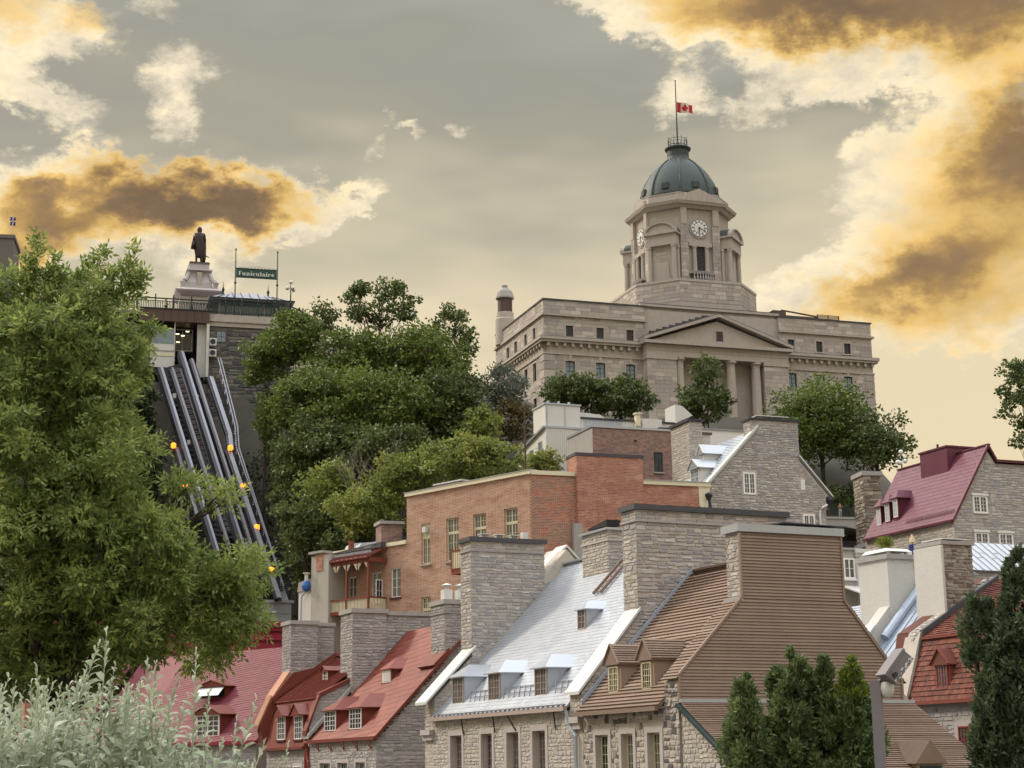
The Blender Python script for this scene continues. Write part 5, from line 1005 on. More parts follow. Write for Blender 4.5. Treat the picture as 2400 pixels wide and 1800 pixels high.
pieces(T, PY(.9), [[(19.4, 54), (33.3, 54), (33.3, 63.9), (19.4, 63.9)]], 'ashlar', (.9, 2.2), (.55, .65), .03, gap=.012, npart=20, name='ashlar_block', kind='block', holes=[(a-.3, b-.3, c_+.3, e+.3) for a, b, c_, e in ((30.0, 61.2, 31.4, 63.5), (30.0, 56.3, 31.4, 58.7), (21.9, 61.2, 23.3, 63.5), (25.9, 61.2, 27.3, 63.5))])
# round corner turret
tu = MB().lathe([(1.5, ZT-2), (1.5, 73.6), (1.35, 73.8), (1.3, 74.7)], (.75, 19.5), 20).build('turret', 'limestone', T)
MB().lathe([(1.12, 74.7), (1.12, 76.9)], (.75, 19.5), 20).build('turret_shaft', 'brown_metal', tu); MB().lathe([(1.4, 76.9), (1.42, 77.1), (1.36, 77.3), (1.15, 78.0), (.75, 78.45), (.45, 78.6), (.45, 78.9), (.5, 79)], (.75, 19.5), 20).build('turret_cap', 'cement', tu)
# tower (part > sub-parts)
TC = np.array([27.7, 13.3])
def octo(ap, hw): return [(s*a, t*b) for (s, t, a, b) in ((-1, -1, hw, ap), (1, -1, hw, ap), (1, -1, ap, hw), (1, 1, ap, hw), (1, 1, hw, ap), (-1, 1, hw, ap), (-1, 1, ap, hw), (-1, -1, ap, hw))]
def oprism(a0, h0, z0, a1, h1, z1):
    p = [(TC[0]+x, TC[1]+y, z0) for x, y in octo(a0, h0)]+[(TC[0]+x, TC[1]+y, z1) for x, y in octo(a1, h1)]
    return MB().add(p, [tuple(range(8))[::-1], tuple(range(8, 16))]+[(i, (i+1) % 8, 8+(i+1) % 8, 8+i) for i in range(8)])
tw = oprism(6.6, 3.2, 72, 6.6, 3.2, 90).build('clock_tower', 'limestone', T)
oprism(9.9, 5.0, 72, 9.9, 5.0, 77.1).build('pedestal', 'limestone', tw); oprism(10.0, 5.1, 77.1, 10.0, 5.1, 77.5).build('pedestal_cornice', 'limestone', tw); oprism(9.95, 5.05, 77.5, 9.3, 4.7, 77.75).build('pedestal_lead', 'lead_dark', tw)
pieces(tw, PY(TC[1]-9.9), [[(TC[0]-4.95, 74), (TC[0]+4.95, 74), (TC[0]+4.95, 77), (TC[0]-4.95, 77)]], 'ashlar', (.9, 2.1), (.55, .65), .05, gap=.012, npart=25, name='ashlar_block', kind='block')
dgv = 4.95*math.sqrt(2)
for sg, ang in ((-1, rad(-45)), (1, rad(45))):
    O = (TC[0]-9.9, TC[1]-5.0, 0) if sg < 0 else (TC[0]+5.0, TC[1]-9.9, 0)
    pieces(tw, PA(O, ang), [[(0, 74), (6.9, 74), (6.9, 77), (0, 77)]], 'ashlar', (.9, 2.1), (.55, .65), .05, gap=.012, npart=15, name='ashlar_block', kind='block')
pieces(tw, PX(TC[0]-9.9), [[(TC[1]-4.95, 74), (TC[1]+4.95, 74), (TC[1]+4.95, 77), (TC[1]-4.95, 77)]], 'ashlar', (.9, 2.1), (.55, .65), .05, gap=.012, npart=15, name='ashlar_block', kind='block')
for face in (0, 1):                                    # cardinal faces that show: front (-y) and left (-x)
    pl = Pl((TC[0], TC[1]-6.6, 0), (1, 0, 0), (0, 0, 1), (0, -1, 0)) if face == 0 else Pl((TC[0]-6.6, TC[1], 0), (0, -1, 0), (0, 0, 1), (-1, 0, 0))
    for s_ in (-1, 1):
        MB().on(pl, s_*2.65-.62, 77.6, 0, s_*2.65+.62, 87.0, .45).build('pilaster', 'ashlar', tw); MB().on(pl, s_*2.65-.5, 87.0, 0, s_*2.65+.5, 89.6, .55).build('console', 'limestone', tw)
        pieces(tw, Pl(pl.p(s_*2.65-.62, 0, .45), pl.U, pl.V, pl.N), [[(0, 77.7), (1.24, 77.7), (1.24, 86.9), (0, 86.9)]], 'ashlar', (.5, 1.3), (.5, .6), .04, gap=.02, npart=8, name='ashlar_block', kind='block')
        cpt = Vector(pl.p(s_*1.02, 0, .35)); MB().lathe([(.36, 79.2), (.34, 80), (.29, 83.2), (.36, 83.3), (.4, 83.6)], (cpt.x, cpt.y), 14).build('column', 'limestone', tw)
    MB().on(pl, -.72, 78.0, 0, .72, 83.6, .06).build('louvre_opening', 'dark', tw)
    lv = MB()
    for i in range(26): lv.on(pl, -.7, 78.1+i*.21, .06, .7, 78.22+i*.21, .16)
    lv.build('louvres', 'lead_dark', tw)
    MB().on(pl, -1.9, 83.6, 0, 1.9, 84.2, .5).build('lintel', 'limestone', tw)
    ck = MB(); n = 40; ring = [(1.62*math.cos(2*math.pi*i/n), 86.6+1.62*math.sin(2*math.pi*i/n)) for i in range(n)]
    ck.poly_on(pl, ring, .0, .16).build('clock_rim', 'limestone', tw)
    ring = [(1.42*math.cos(2*math.pi*i/n), 86.6+1.42*math.sin(2*math.pi*i/n)) for i in range(n)]
    MB().poly_on(pl, ring, .12, .2).build('clock_ring', 'dark', tw)
    dial = MB().poly_on(pl, [(u*.94, 86.6+(v-86.6)*.94) for u, v in ring], .18, .22).build('clock_dial', 'white_frame', tw)
    mk = MB(); R2 = lambda a, r: (r*math.sin(a), 86.6+r*math.cos(a))
    def strip(a, r0, r1, w0, d0, d1, mb):
        ux, uy = math.sin(a), math.cos(a); nx, ny = uy, -ux
        mb.poly_on(pl, [(ux*r0-nx*w0/2, 86.6+uy*r0-ny*w0/2), (ux*r1-nx*w0/2, 86.6+uy*r1-ny*w0/2), (ux*r1+nx*w0/2, 86.6+uy*r1+ny*w0/2), (ux*r0+nx*w0/2, 86.6+uy*r0+ny*w0/2)], d0, d1)
    for i in range(12):
        a = math.pi*i/6
        for off in ((-.07, 0, .07) if i % 3 != 1 else (-.04, .05)): strip(a+off, .93, 1.26, .05, .22, .235, mk)
        strip(a+math.pi/12, .84, .9, .48, .22, .234, mk)
    for i in range(6): strip(math.pi*i/3, 0, .45, .04, .22, .233, mk); strip(math.pi*i/3+.5, .42, .86, .035, .22, .2325, mk)
    mk.build('numerals', 'dark', dial)
    hd = MB(); strip(rad(112), -.2, 1.15, .11, .24, .27, hd); strip(rad(188), -.15, .8, .16, .28, .31, hd); hd.build('clock_hand', 'dark', dial)
    # balcony
    rb = MB(); pts = [(u, 1.15*math.sqrt(max(0, 1-(u/2.2)**2))+.35) for u in np.linspace(-2.2, 2.2, 13)]
    rb.add([pl.p(u, 79.15, d) for u, d in pts]+[pl.p(u, 79.45, d+.12) for u, d in pts]+[pl.p(u, 79.15, 0) for u, d in pts]+[pl.p(u, 79.45, 0) for u, d in pts], [(i, i+1, 14+i, 13+i) for i in range(12)]+[(26+i, 27+i, i+1, i) for i in range(12)]+[(13+i, 14+i, 40+i, 39+i) for i in range(12)])
    rb.build('balcony_rail', 'trim_stone', tw)
    for u in np.linspace(-1.5, 1.5, 8):
        d = 1.1*math.sqrt(1-(u/2.2)**2)+.3; q_ = pl.p(u, 0, d); MB().lathe([(.13, 77.7), (.13, 77.9), (.08, 78.0), (.15, 78.35), (.07, 78.85), (.13, 79.0), (.13, 79.16)], (q_[0], q_[1]), 8).build('baluster', 'trim_stone', tw)
for sx_, ang in ((-1, rad(-45)), (1, rad(45)), (-2, rad(225)), (2, rad(135))):  # diagonal aedicules
    mid = {-1: (-1, -1), 1: (1, -1), -2: (-1, 1), 2: (1, 1)}[sx_]
    c0 = (TC[0]+mid[0]*4.9, TC[1]+mid[1]*4.9); outd = Vector((mid[0], mid[1], 0)).normalized(); run = Vector((-outd.y, outd.x, 0))
    pl = Pl((c0[0], c0[1], 0), run, (0, 0, 1), outd)
    ad = MB().on(pl, -1.95, 77.6, -.6, 1.95, 83.5, 1.3).build('aedicule', 'limestone', tw)
    pieces(ad, Pl(pl.p(-1.0, 0, 1.3), run, (0, 0, 1), outd), [[(0, 78), (2.0, 78), (2.0, 83.3), (0, 83.3)]], 'ashlar', (.6, 1.2), (.45, .55), .04, gap=.012, npart=12, name='ashlar_block', kind='block')
    MB().poly_on(pl, [(-1.5, 77.6), (1.5, 77.6), (1.05, 79), (1.0, 81), (-1.0, 81), (-1.05, 79)], 1.2, 1.45).build('buttress', 'ashlar', ad)
    for u in (-1.95, 1.95):
        q_ = pl.p(u, 0, 1.55); MB().lathe([(.42, 77.6), (.4, 78.2), (.36, 83.0), (.44, 83.15), (.46, 83.5)], (q_[0], q_[1]), 14).build('column', 'limestone', ad)
        q_ = pl.p(u*1.1, 0, .5); MB().lathe([(.36, 77.6), (.34, 78.2), (.30, 83.0), (.4, 83.15), (.4, 83.5)], (q_[0], q_[1]), 12).build('column', 'limestone', ad)
    MB().on(pl, -2.4, 83.5, -.6, 2.4, 85.2, 1.95).build('entablature', 'limestone', ad); MB().on(pl, -2.7, 85.2, -.6, 2.7, 85.6, 2.3).build('cornice', 'limestone', ad)
    arc = [(2.7*math.cos(a), 85.5+1.5*math.sin(a)) for a in np.linspace(0, math.pi, 17)]; arc2 = [(2.15*math.cos(a), 85.55+1.3*math.sin(a)) for a in np.linspace(math.pi, 0, 17)]
    MB().poly_on(pl, arc2[::-1], -.6, 2.0).build('tympanum', 'limestone', ad)
    am = MB()
    for i in range(16): am.poly_on(pl, [arc[i], arc[i+1], arc2[15-i], arc2[16-i]], 1.0, 2.3)
    am.build('arched_cornice', 'limestone', ad)
    MB().poly_on(pl, [(u*1.01, 85.5+(v-85.5)*1.04) for u, v in arc], -1.2, 1.6).build('arched_roof', 'copper_green', ad)
oprism(7.0, 3.5, 89.6, 7.3, 3.7, 90.1).build('cornice', 'limestone', tw); oprism(7.6, 3.9, 90.1, 7.8, 4.0, 90.55).build('cornice', 'limestone', tw); oprism(7.7, 3.95, 90.55, 6.9, 3.5, 90.8).build('cornice_lead', 'lead_dark', tw)
oprism(6.8, 3.4, 90.7, 6.7, 3.35, 92.2).build('attic', 'limestone', tw)
for pl in (Pl((TC[0], TC[1]-6.8, 0), (1, 0, 0), (0, 0, 1), (0, -1, 0)), Pl((TC[0]-6.8, TC[1], 0), (0, 1, 0), (0, 0, 1), (-1, 0, 0)), Pl((TC[0]+6.8, TC[1], 0), (0, 1, 0), (0, 0, 1), (1, 0, 0))):
    MB().poly_on(pl, [(-2.6, 90.8), (2.6, 90.8), (2.2, 91.9), (0, 92.8), (-2.2, 91.9)], -.5, .4).build('attic_gable', 'limestone', tw)
oprism(6.75, 3.4, 92.0, 6.2, 3.1, 92.35).build('dome_base', 'copper_green', tw)
dprof = [(6.25, 92.3), (6.15, 92.9), (6.0, 93.8), (5.65, 95.0), (5.1, 96.2), (4.35, 97.4), (3.6, 98.3), (2.8, 99.0), (2.2, 99.4)]
dm = MB().lathe(dprof, TC, 48).build('dome', 'copper_green', tw, smooth=True)
for i in range(8):
    a = rad(22.5)+i*math.pi/4; MB().tube([(TC[0]+r*1.005*math.cos(a), TC[1]+r*1.005*math.sin(a), z) for r, z in dprof], .16, 6).build('dome_rib', 'copper_green', dm)
for i in range(8):
    a = -math.pi/2+i*math.pi/4+rad(22.5)*0; MB().box(-.55, -.4, 93.4, .55, .5, 94.3).build('dome_vent', 'copper_green', dm).matrix_local = Matrix.Translation((TC[0]+5.85*math.cos(a), TC[1]+5.85*math.sin(a), 0)) @ Matrix.Rotation(a+math.pi/2, 4, 'Z')
MB().lathe([(2.45, 99.1), (2.25, 99.5), (1.9, 99.7), (1.72, 100.2), (1.72, 101.3), (2.02, 101.5), (2.08, 101.7), (1.9, 101.85), (1.5, 101.95)], TC, 32).build('lantern', 'copper_green', tw, smooth=False)
cr = MB()
for z_ in (102.2, 102.75, 103.2): cr.tube([(TC[0]+1.5*math.cos(a), TC[1]+1.5*math.sin(a), z_) for a in np.linspace(0, 2*math.pi, 33)], .035, 5, cap=False)
for i in range(16): a = 2*math.pi*i/16; h_ = 103.6 if i % 2 == 0 else 103.25; cr.bar((TC[0]+1.5*math.cos(a), TC[1]+1.5*math.sin(a), 101.9), (TC[0]+1.5*math.cos(a), TC[1]+1.5*math.sin(a), h_), .06)
cr.build('crown_railing', 'iron_green', tw)
# flagpole and flag
wq = FO.world(TC[0], TC[1], 101.9)
T = thing('flagpole', 'tall dark flagpole on top of the dome', 'flagpole', loc=tuple(wq)); MB().tube([(0, 0, 0), (0, 0, 11.2)], [.13, .07], 8).build('shaft', 'dark_steel', T); MB().lathe([(.4, 0), (.35, .6), (.15, 1.1)], n=10).build('foot', 'dark_steel', T); MB().lathe([(.02, 11.15), (.13, 11.25), (.13, 11.35), (.02, 11.45)], n=8).build('finial', 'dark_steel', T)
T = thing('maple_leaf_flag', 'red and white flag with red maple leaf at half mast', 'flag', loc=tuple(wq+np.array([.12, 0, 6.0])), rz=rad(12))
def fl_pt(u, v, off=0.): return (u, .16*math.sin(u*2.6+v*.8)*min(1, u*1.4)+off, v*(1-.1*u/3)-.06*u*u*.3)
def cloth(u0, u1, v0, v1, m, name, off=0., n=10):
    us = np.linspace(u0, u1, n); vs = np.linspace(v0, v1, 6); mb = MB(); mb.add([fl_pt(u, v, off) for v in vs for u in us], [(j*n+i, j*n+i+1, (j+1)*n+i+1, (j+1)*n+i) for j in range(5) for i in range(n-1)]); return mb.build(name, m, T)
cloth(0, .68, 0, 1.75, 'flag_red', 'red_band'); cloth(.68, 1.9, 0, 1.75, 'flag_white', 'white_field'); cloth(1.9, 2.6, .1, 1.65, 'flag_red', 'red_band')
mp = [(0, .5), (.1, .32), (.2, .36), (.16, .08), (.3, .2), (.33, .12), (.48, .14), (.42, 0), (.5, -.05), (.26, -.24), (.28, -.34), (.03, -.3), (.03, -.5)]; mp = mp+[(-x, y) for x, y in mp[::-1]]
MB().add([fl_pt(1.29+x*1.05, .87+y*1.5, -.03) for x, y in mp]+[fl_pt(1.29+x*1.05, .87+y*1.5, .03) for x, y in mp], [tuple(range(len(mp))), tuple(range(len(mp), 2*len(mp)))]).build('maple_leaf', 'flag_red', T)
# ------------------------------------------------------------------ terrace, kiosk, monument
FT = Fr(('B', 845, 1130), 225, 15.5)
T = thing('terrace_wall', 'dark rubble retaining wall of the terrace with stone cornice', 'wall', FT)
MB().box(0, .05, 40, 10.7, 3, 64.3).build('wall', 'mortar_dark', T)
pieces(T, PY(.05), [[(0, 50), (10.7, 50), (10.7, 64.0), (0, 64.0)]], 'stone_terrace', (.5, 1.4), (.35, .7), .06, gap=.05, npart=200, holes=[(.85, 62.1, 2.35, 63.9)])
MB().box(-.1, -.15, 64.3, 10.9, 3.2, 64.9).box(-.15, -.3, 64.9, 11.0, 3.2, 65.15).build('cornice', 'limestone', T); MB().box(-.0, -.1, 65.15, 10.8, 3, 65.95).build('parapet', 'limestone', T)
window(T, PY(.05), .95, 62.15, 2.25, 63.75, 2, 2, 2, 'dark_steel', d=-.0, glass='glass_sky')
hv = np.array([math.sin(rad(22)), math.cos(rad(22))]); hx, hy = hv@FT.gx[:2], hv@FT.gy[:2]
MB().add([(10.7, .05, 40), (10.7+hx*45, hy*45, 40), (10.7+hx*45, hy*45, 65.2), (10.7, .05, 65.2), (10.6, 3, 40), (10+hx*45, hy*45+3, 40), (10+hx*45, hy*45+3, 65.2), (10.6, 3, 65.2)], [(0, 1, 2, 3), (4, 7, 6, 5), (3, 2, 6, 7), (0, 3, 7, 4), (1, 5, 6, 2)]).build('return_wall', 'limestone', T)
MB().box(-60, .3, 40, -7.6, 3, 64.0).build('retaining_wall', 'mortar_dark', T); MB().box(-7.6, .3, 40, 0, 3, 56.5).build('retaining_wall', 'mortar_dark', T)
dk = MB().box(-60, .2, 65.6, 12, 60, 65.95).build('terrace_deck', 'cement'); dk.location = FT.o; dk.rotation_euler = (0, 0, FT.th); struct(dk)
T = thing('terrace_railing', 'dark green iron railing along the terrace edge', 'railing', FT)
def railrun(a, b, n):
    a = np.array(a); b = np.array(b); mb = MB(); L = np.linalg.norm(b-a)
    for z_, w_ in ((67.6, .15), (67.25, .08), (66.25, .09), (66.08, .07)): mb.bar((*a, z_), (*b, z_), w_)
    k = int(L/.22)
    for i in range(k): p = a+(b-a)*(i+.5)/k; mb.bar((*p, 66.1), (*p, 67.3), .1)
    for i in range(k//2): p = a+(b-a)*(i+.5)/(k//2); mb.box(p[0]-.06, p[1]-.03, 67.0, p[0]+.06, p[1]+.03, 67.16)
    mb.build('balusters', 'iron_green', T, kind='stuff')
    for i in range(n+1):
        p = a+(b-a)*i/n; MB().bar((*p, 65.9), (*p, 67.95), .16).lathe([(.06, 67.95), (.12, 68.05), (.02, 68.25)], tuple(p), 8).build('railing_post', 'iron_green', T)
railrun((-.1, -.05), (10.7, -.05), 5); railrun((-14, -.4), (-.1, -.4), 6); railrun((10.7, -.05), (10.7+hx*40, hy*40), 12)
# funicular upper station under the brown fascia
T = thing('funicular_station', 'upper funicular station with brown metal fascia and white pillar', 'station', FT)
fa = MB().box(-9, -.6, 64.5, -.02, 8, 66.1).build('fascia', 'brown_metal', T)
for i in range(9): MB().box(-8.95+i*1.0, -.66, 64.5, -8.02+i*1.0, -.6, 66.05).build('fascia_panel', 'brown_metal', fa)
MB().box(-9.1, -.75, 66.1, 0, -.3, 66.25).build('fascia_cap', 'dark_steel', fa)
MB().prism([(-.5, 64.5), (.15, 64.5), (.15, 59.3), (-.1, 57.3), (-.5, 57.3)], 'x', -.28, -.0); MB().box(-1.5, .2, 57.4, -.36, .6, 64.5).build('pillar', 'beton', T); MB().hexa([(-.35, -.6, 57.3), (0, -.6, 57.3), (0, 2.4, 57.3), (-.35, 2.4, 57.3), (-.35, -.6, 64.5), (0, -.6, 64.5), (0, 2.4, 64.5), (-.35, 2.4, 64.5)]).build('pillar_edge', 'white_paint', T)
MB().box(-4.4, 2.5, 61.0, -1.8, 6, 64.5).build('cabin_interior', 'dark', T); window(T, PY(2.5), -4.6, 61.3, -1.9, 64.3, 2, 1, 2, 'beton', d=.02, fr=.12, glass='glass')
for p in ((-3.9, 63.6), (-3.2, 63.4), (-3.8, 62.5), (-2.6, 64.0)): MB().box(p[0]-.22, 2.35, p[1]-.05, p[0]+.22, 2.42, p[1]+.05).build('interior_lamp', 'bulb', T)
MB().box(-7.5, -.2, 58.4, -4.4, 2, 61.6).build('glazed_bay', 'white_paint', T); MB().box(-7.5, -.25, 61.6, -4.4, 2, 63.6).build('bay_glazing', 'glass_sky', T); MB().box(-7.55, -.3, 60.6, -4.36, -.2, 60.75).box(-4.5, -.3, 58.4, -4.36, 0, 64.5).build('bay_frame', 'beton', T); MB().box(-7.5, -.26, 59.9, -4.4, -.2, 60.3).build('stripe', 'cream', T)
for z_ in (61.5, 60.0):
    ac = MB().box(.05, -.9, z_, .95, -.2, z_+1.0).build('air_conditioner', 'white_paint', T); MB().lathe([(.36, 0), (.36, .04)], n=16).build('fan_grille', 'dark_steel', ac).matrix_local = Matrix.Translation((.45, -.9, z_+.5)) @ Matrix.Rotation(math.pi/2, 4, 'X')
# kiosk
T = thing('funicular_kiosk', 'glazed kiosk with low metal hipped roof and two spikes on the terrace', 'kiosk', FT)
MB().box(1.6, 4.3, 65.95, 10.6, 9, 68.9).build('glazing', 'glass_sky', T)
for x_ in (1.5, 4.5, 7.5, 10.4): MB().box(x_, 4.1, 65.95, x_+.3, 4.35, 69.2).build('mullion', 'beton', T)
MB().box(1.4, 4.1, 68.85, 10.8, 9.2, 69.15).build('lintel', 'beton', T); MB().box(1.5, 4.15, 65.95, 10.7, 4.4, 66.6).build('plinth', 'beton', T)
rp = [(.2, 2.8, 69.1), (11.6, 2.8, 69.1), (11.6, 10.5, 69.1), (.2, 10.5, 69.1), (3.4, 6.2, 70.75), (7.4, 6.2, 70.75)]
MB().add(rp+[(x, y, z-.25) for x, y, z in rp[:4]], [(0, 1, 5, 4), (1, 2, 5), (2, 3, 4, 5), (3, 0, 4), (6, 7, 1, 0), (7, 8, 2, 1), (8, 9, 3, 2), (9, 6, 0, 3), (6, 9, 8, 7)]).build('roof', 'steel', T)
for i in range(9):
    x_ = 1.2+i*1.15; tx = min(max(x_, 3.4), 7.4); tt = .99 if 3.4 <= x_ <= 7.4 else .6
    MB().bar((x_, 2.8, 69.15), (x_+(tx-x_)*1, 2.8+3.4, 70.82) if tt > .9 else (x_+(tx-x_)*.55, 2.8+3.4*.55, 69.15+1.65*.55), .07, .08).build('seam', 'iron_green', T)
MB().box(.15, 2.7, 68.95, 11.65, 2.82, 69.15).build('eave', 'iron_green', T)
for x_ in (2.3, 8.4): MB().lathe([(.4, 69.8), (.4, 70.3), (.2, 70.4), (.12, 70.7), (.2, 71.1), (.05, 71.5), (.02, 72.2)], (x_, 6), 8).build('spike', 'iron_green', T)
# sign
T = thing('funicular_sign', 'green hanging sign reading Funiculaire between two tall posts', 'sign', FT)
for x_ in (3.4, 9.0): MB().tube([(x_, 1.2, 65.9), (x_, 1.2, 75.2)], [.09, .06], 8).lathe([(.02, 75.2), (.12, 75.3), (.1, 75.5), (.02, 75.6)], (x_, 1.2), 8).lathe([(.09, 70.6), (.16, 70.7), (.16, 70.85), (.09, 70.95)], (x_, 1.2), 8).build('post', 'iron_green', T)
sg = MB().box(3.5, 1.12, 71.62, 8.9, 1.26, 72.78).build('board', 'sign_green', T)
MB().box(3.45, 1.08, 72.78, 8.95, 1.3, 72.86).box(3.45, 1.08, 71.54, 8.95, 1.3, 71.62).build('board_frame', 'iron_green', sg)
sc_ = MB()
for i in range(12):
    x_ = 3.8+i*.44; h_ = .18+.22*math.exp(-((x_-6.2)/1.)**2); sc_.tube([(x_, 1.2, 72.86), (x_+.1, 1.2, 72.86+h_), (x_+.3, 1.2, 72.86+h_*.8), (x_+.4, 1.2, 72.88)], .025, 5)
sc_.build('scrollwork', 'iron_green', sg)
def letter(ch, x, s, mb):                      # slab serif letters built from stems, bars and bowls
    P = lambda a, b, c_, e: mb.box(x+a*s, 1.06, 71.84+b*s, x+c_*s, 1.115, 71.84+e*s)
    st = .2
    def stem(a, h_, top=True): P(a, 0, a+st, h_); P(a-.1, 0, a+st+.1, .07); (P(a-.1, h_-.07, a+st, h_) if top else None)
    def arc(cx, cy, rx, ry, a0, a1, w0=.2, w1=.08):
        n = 10; pts = [(a0+(a1-a0)*i/n) for i in range(n+1)]
        for p, q in zip(pts, pts[1:]):
            wd = lambda t: w1+(w0-w1)*abs(math.cos(t)); v = []
            for t in (p, q):
                for k_ in (0, 1): r_ = 1-k_; v.append((x+(cx+(rx-(0 if r_ else wd(t)))*math.cos(t))*s, 71.84+(cy+(ry-(0 if r_ else wd(t)*.9))*math.sin(t))*s))
            mb.add([(a_, d_, b_) for d_ in (1.06, 1.115) for a_, b_ in v], [(0, 1, 3, 2), (4, 6, 7, 5), (0, 2, 6, 4), (1, 5, 7, 3)])
    if ch == 'F': stem(.1, 1.0); P(.1, .93, .72, 1.0); P(.66, .78, .72, 1.0); P(.1, .48, .55, .55); P(.5, .4, .56, .63); return .8
    if ch == 'i': stem(.12, .66); P(.12, .78, .34, .98); return .5
    if ch == 'l': stem(.12, 1.0); return .5
    if ch == 'n': stem(.12, .66); arc(.45, .42, .3, .26, 0, math.pi); stem(.55, .42, False); return .95
    if ch == 'u': P(.12, .24, .32, .66); P(.02, .59, .2, .66); arc(.42, .26, .3, .27, math.pi, 2*math.pi); P(.55, 0, .75, .66); P(.45, .59, .6, .66); P(.6, 0, .85, .07); return .95
    if ch == 'c': arc(.36, .33, .32, .34, rad(50), rad(310)); P(.5, .42, .64, .56); return .75
    if ch == 'a': arc(.33, .22, .28, .22, rad(60), rad(360)); P(.48, 0, .68, .5); arc(.38, .46, .3, .21, 0, rad(160)); P(.6, 0, .8, .07); return .85
    if ch == 'r': stem(.12, .66); arc(.48, .42, .26, .24, rad(40), rad(170)); P(.52, .42, .7, .58); return .78
    if ch == 'e': arc(.36, .33, .32, .34, rad(10), rad(320)); P(.1, .3, .66, .37); return .78
    return .4
lt = MB(); x_ = 3.8; tw_ = 0
for ch_ in 'Funiculaire': x_ += letter(ch_, x_, .58, lt)*.58
lt.build('lettering', 'white_frame', sg)
# lamp post on the terrace
T = thing('globe_lamp', 'black street lamp with cluster of round globes at the terrace corner', 'street lamp', FT)
MB().tube([(10.8, .9, 65.9), (10.8, .9, 70.7)], [.11, .07], 8).build('post', 'iron_green', T); MB().lathe([(.25, 65.9), (.25, 66.5), (.12, 66.8)], (10.8, .9), 8).build('base', 'iron_green', T)
def sphere(c_, r, n=12): return [(max(.001, r*math.sin(math.pi*i/8)), c_[2]-r*math.cos(math.pi*i/8)) for i in range(9)]
for (dx, dy, z_) in ((0, 0, 71.2), (-.45, 0, 70.35), (.4, .2, 70.2), (.2, -.4, 70.3)):
    MB().lathe(sphere((0, 0, z_), .27), (10.8+dx, .9+dy), 12).build('globe', 'globe', T, smooth=True); MB().bar((10.8, .9, 70.5), (10.8+dx, .9+dy, z_-.1 if dx or dy else 71), .07).build('arm', 'iron_green', T)
q = at(*pxl('2', 955, 560), 190)
T = thing('street_lamp', 'dark street lamp with white globes in front of the trees beside the burgundy roof', 'street lamp', loc=(q[0], q[1], hill(q[0], q[1])))
hz = q[2]-hill(q[0], q[1])+3
MB().tube([(0, 0, 0), (0, 0, hz)], [.12, .07], 8).build('post', 'iron_green', T)
for (dx, z_) in ((0, hz+.25), (-.4, hz-.9), (.4, hz-.8), (-.15, hz-1.0)): MB().lathe(sphere((0, 0, z_), .26), (dx, 0), 12).build('globe', 'white_frame', T, smooth=True); MB().bar((0, 0, hz-.5), (dx, 0, z_), .06).build('arm', 'iron_green', T)
# monument
T = thing('explorer_monument', 'bronze statue of a cloaked man on a tall scrolled stone pedestal', 'monument', FT)
mx, my = -.75, 10.0
def sq(prof): return MB().lathe([(r*math.sqrt(2), z) for r, z in prof], (mx, my), 4, rot=math.pi/4)
sq([(2.6, 65.9), (2.6, 70.2), (2.4, 70.4)]).build('plinth', 'limestone', T); sq([(2.5, 70.4), (3.2, 70.9), (3.3, 71.1), (2.3, 71.6), (2.3, 71.8)]).build('plinth_cornice', 'trim_stone', T)
sq([(1.75, 71.8), (1.7, 72.6), (1.35, 73.4), (1.3, 74.2)]).build('die', 'trim_stone', T); sq([(1.3, 74.2), (1.75, 74.3), (1.7, 74.5), (1.35, 74.6), (1.3, 75.3), (1.4, 75.35)]).build('capital', 'trim_stone', T); sq([(1.4, 75.35), (1.35, 75.6)]).build('statue_base', 'bronze', T)
for sx_ in (-1, 1):
    for sy_ in (-1, 1): MB().tube([(mx+sx_*2.1, my+sy_*1.9, 71.8), (mx+sx_*2.25, my+sy_*2.0, 72.4), (mx+sx_*2.0, my+sy_*1.8, 72.7), (mx+sx_*1.7, my+sy_*1.6, 73.1), (mx+sx_*1.4, my+sy_*1.4, 73.9)], [.4, .42, .35, .3, .2], 8).build('scroll', 'trim_stone', T)
MB().box(mx-.35, my-1.75, 72.2, mx+.35, my-1.4, 74.0).build('relief', 'limestone', T)
def figure(name, par, m, joints, edges, mods=2):
    """one continuous body grown over a joint skeleton"""
    me = bpy.data.meshes.new(name); me.from_pydata([j[:3] for j in joints], edges, []); o = bpy.data.objects.new(name, me); COL.objects.link(o); o.parent = par; me.materials.append(MATS[m])
    sk = o.modifiers.new('skin', 'SKIN'); sk.use_smooth_shade = True
    lay = me.skin_vertices[0] if me.skin_vertices else None
    if lay is None:
        import bmesh
        bm = bmesh.new(); bm.from_mesh(me); bm.verts.layers.skin.verify(); bm.to_mesh(me); bm.free(); lay = me.skin_vertices[0]
    for i, j in enumerate(joints):
        r = j[3]; lay.data[i].radius = r if isinstance(r, tuple) else (r, r); lay.data[i].use_root = (i == 0)
    ss = o.modifiers.new('sub', 'SUBSURF'); ss.levels = mods; ss.render_levels = mods
    return o
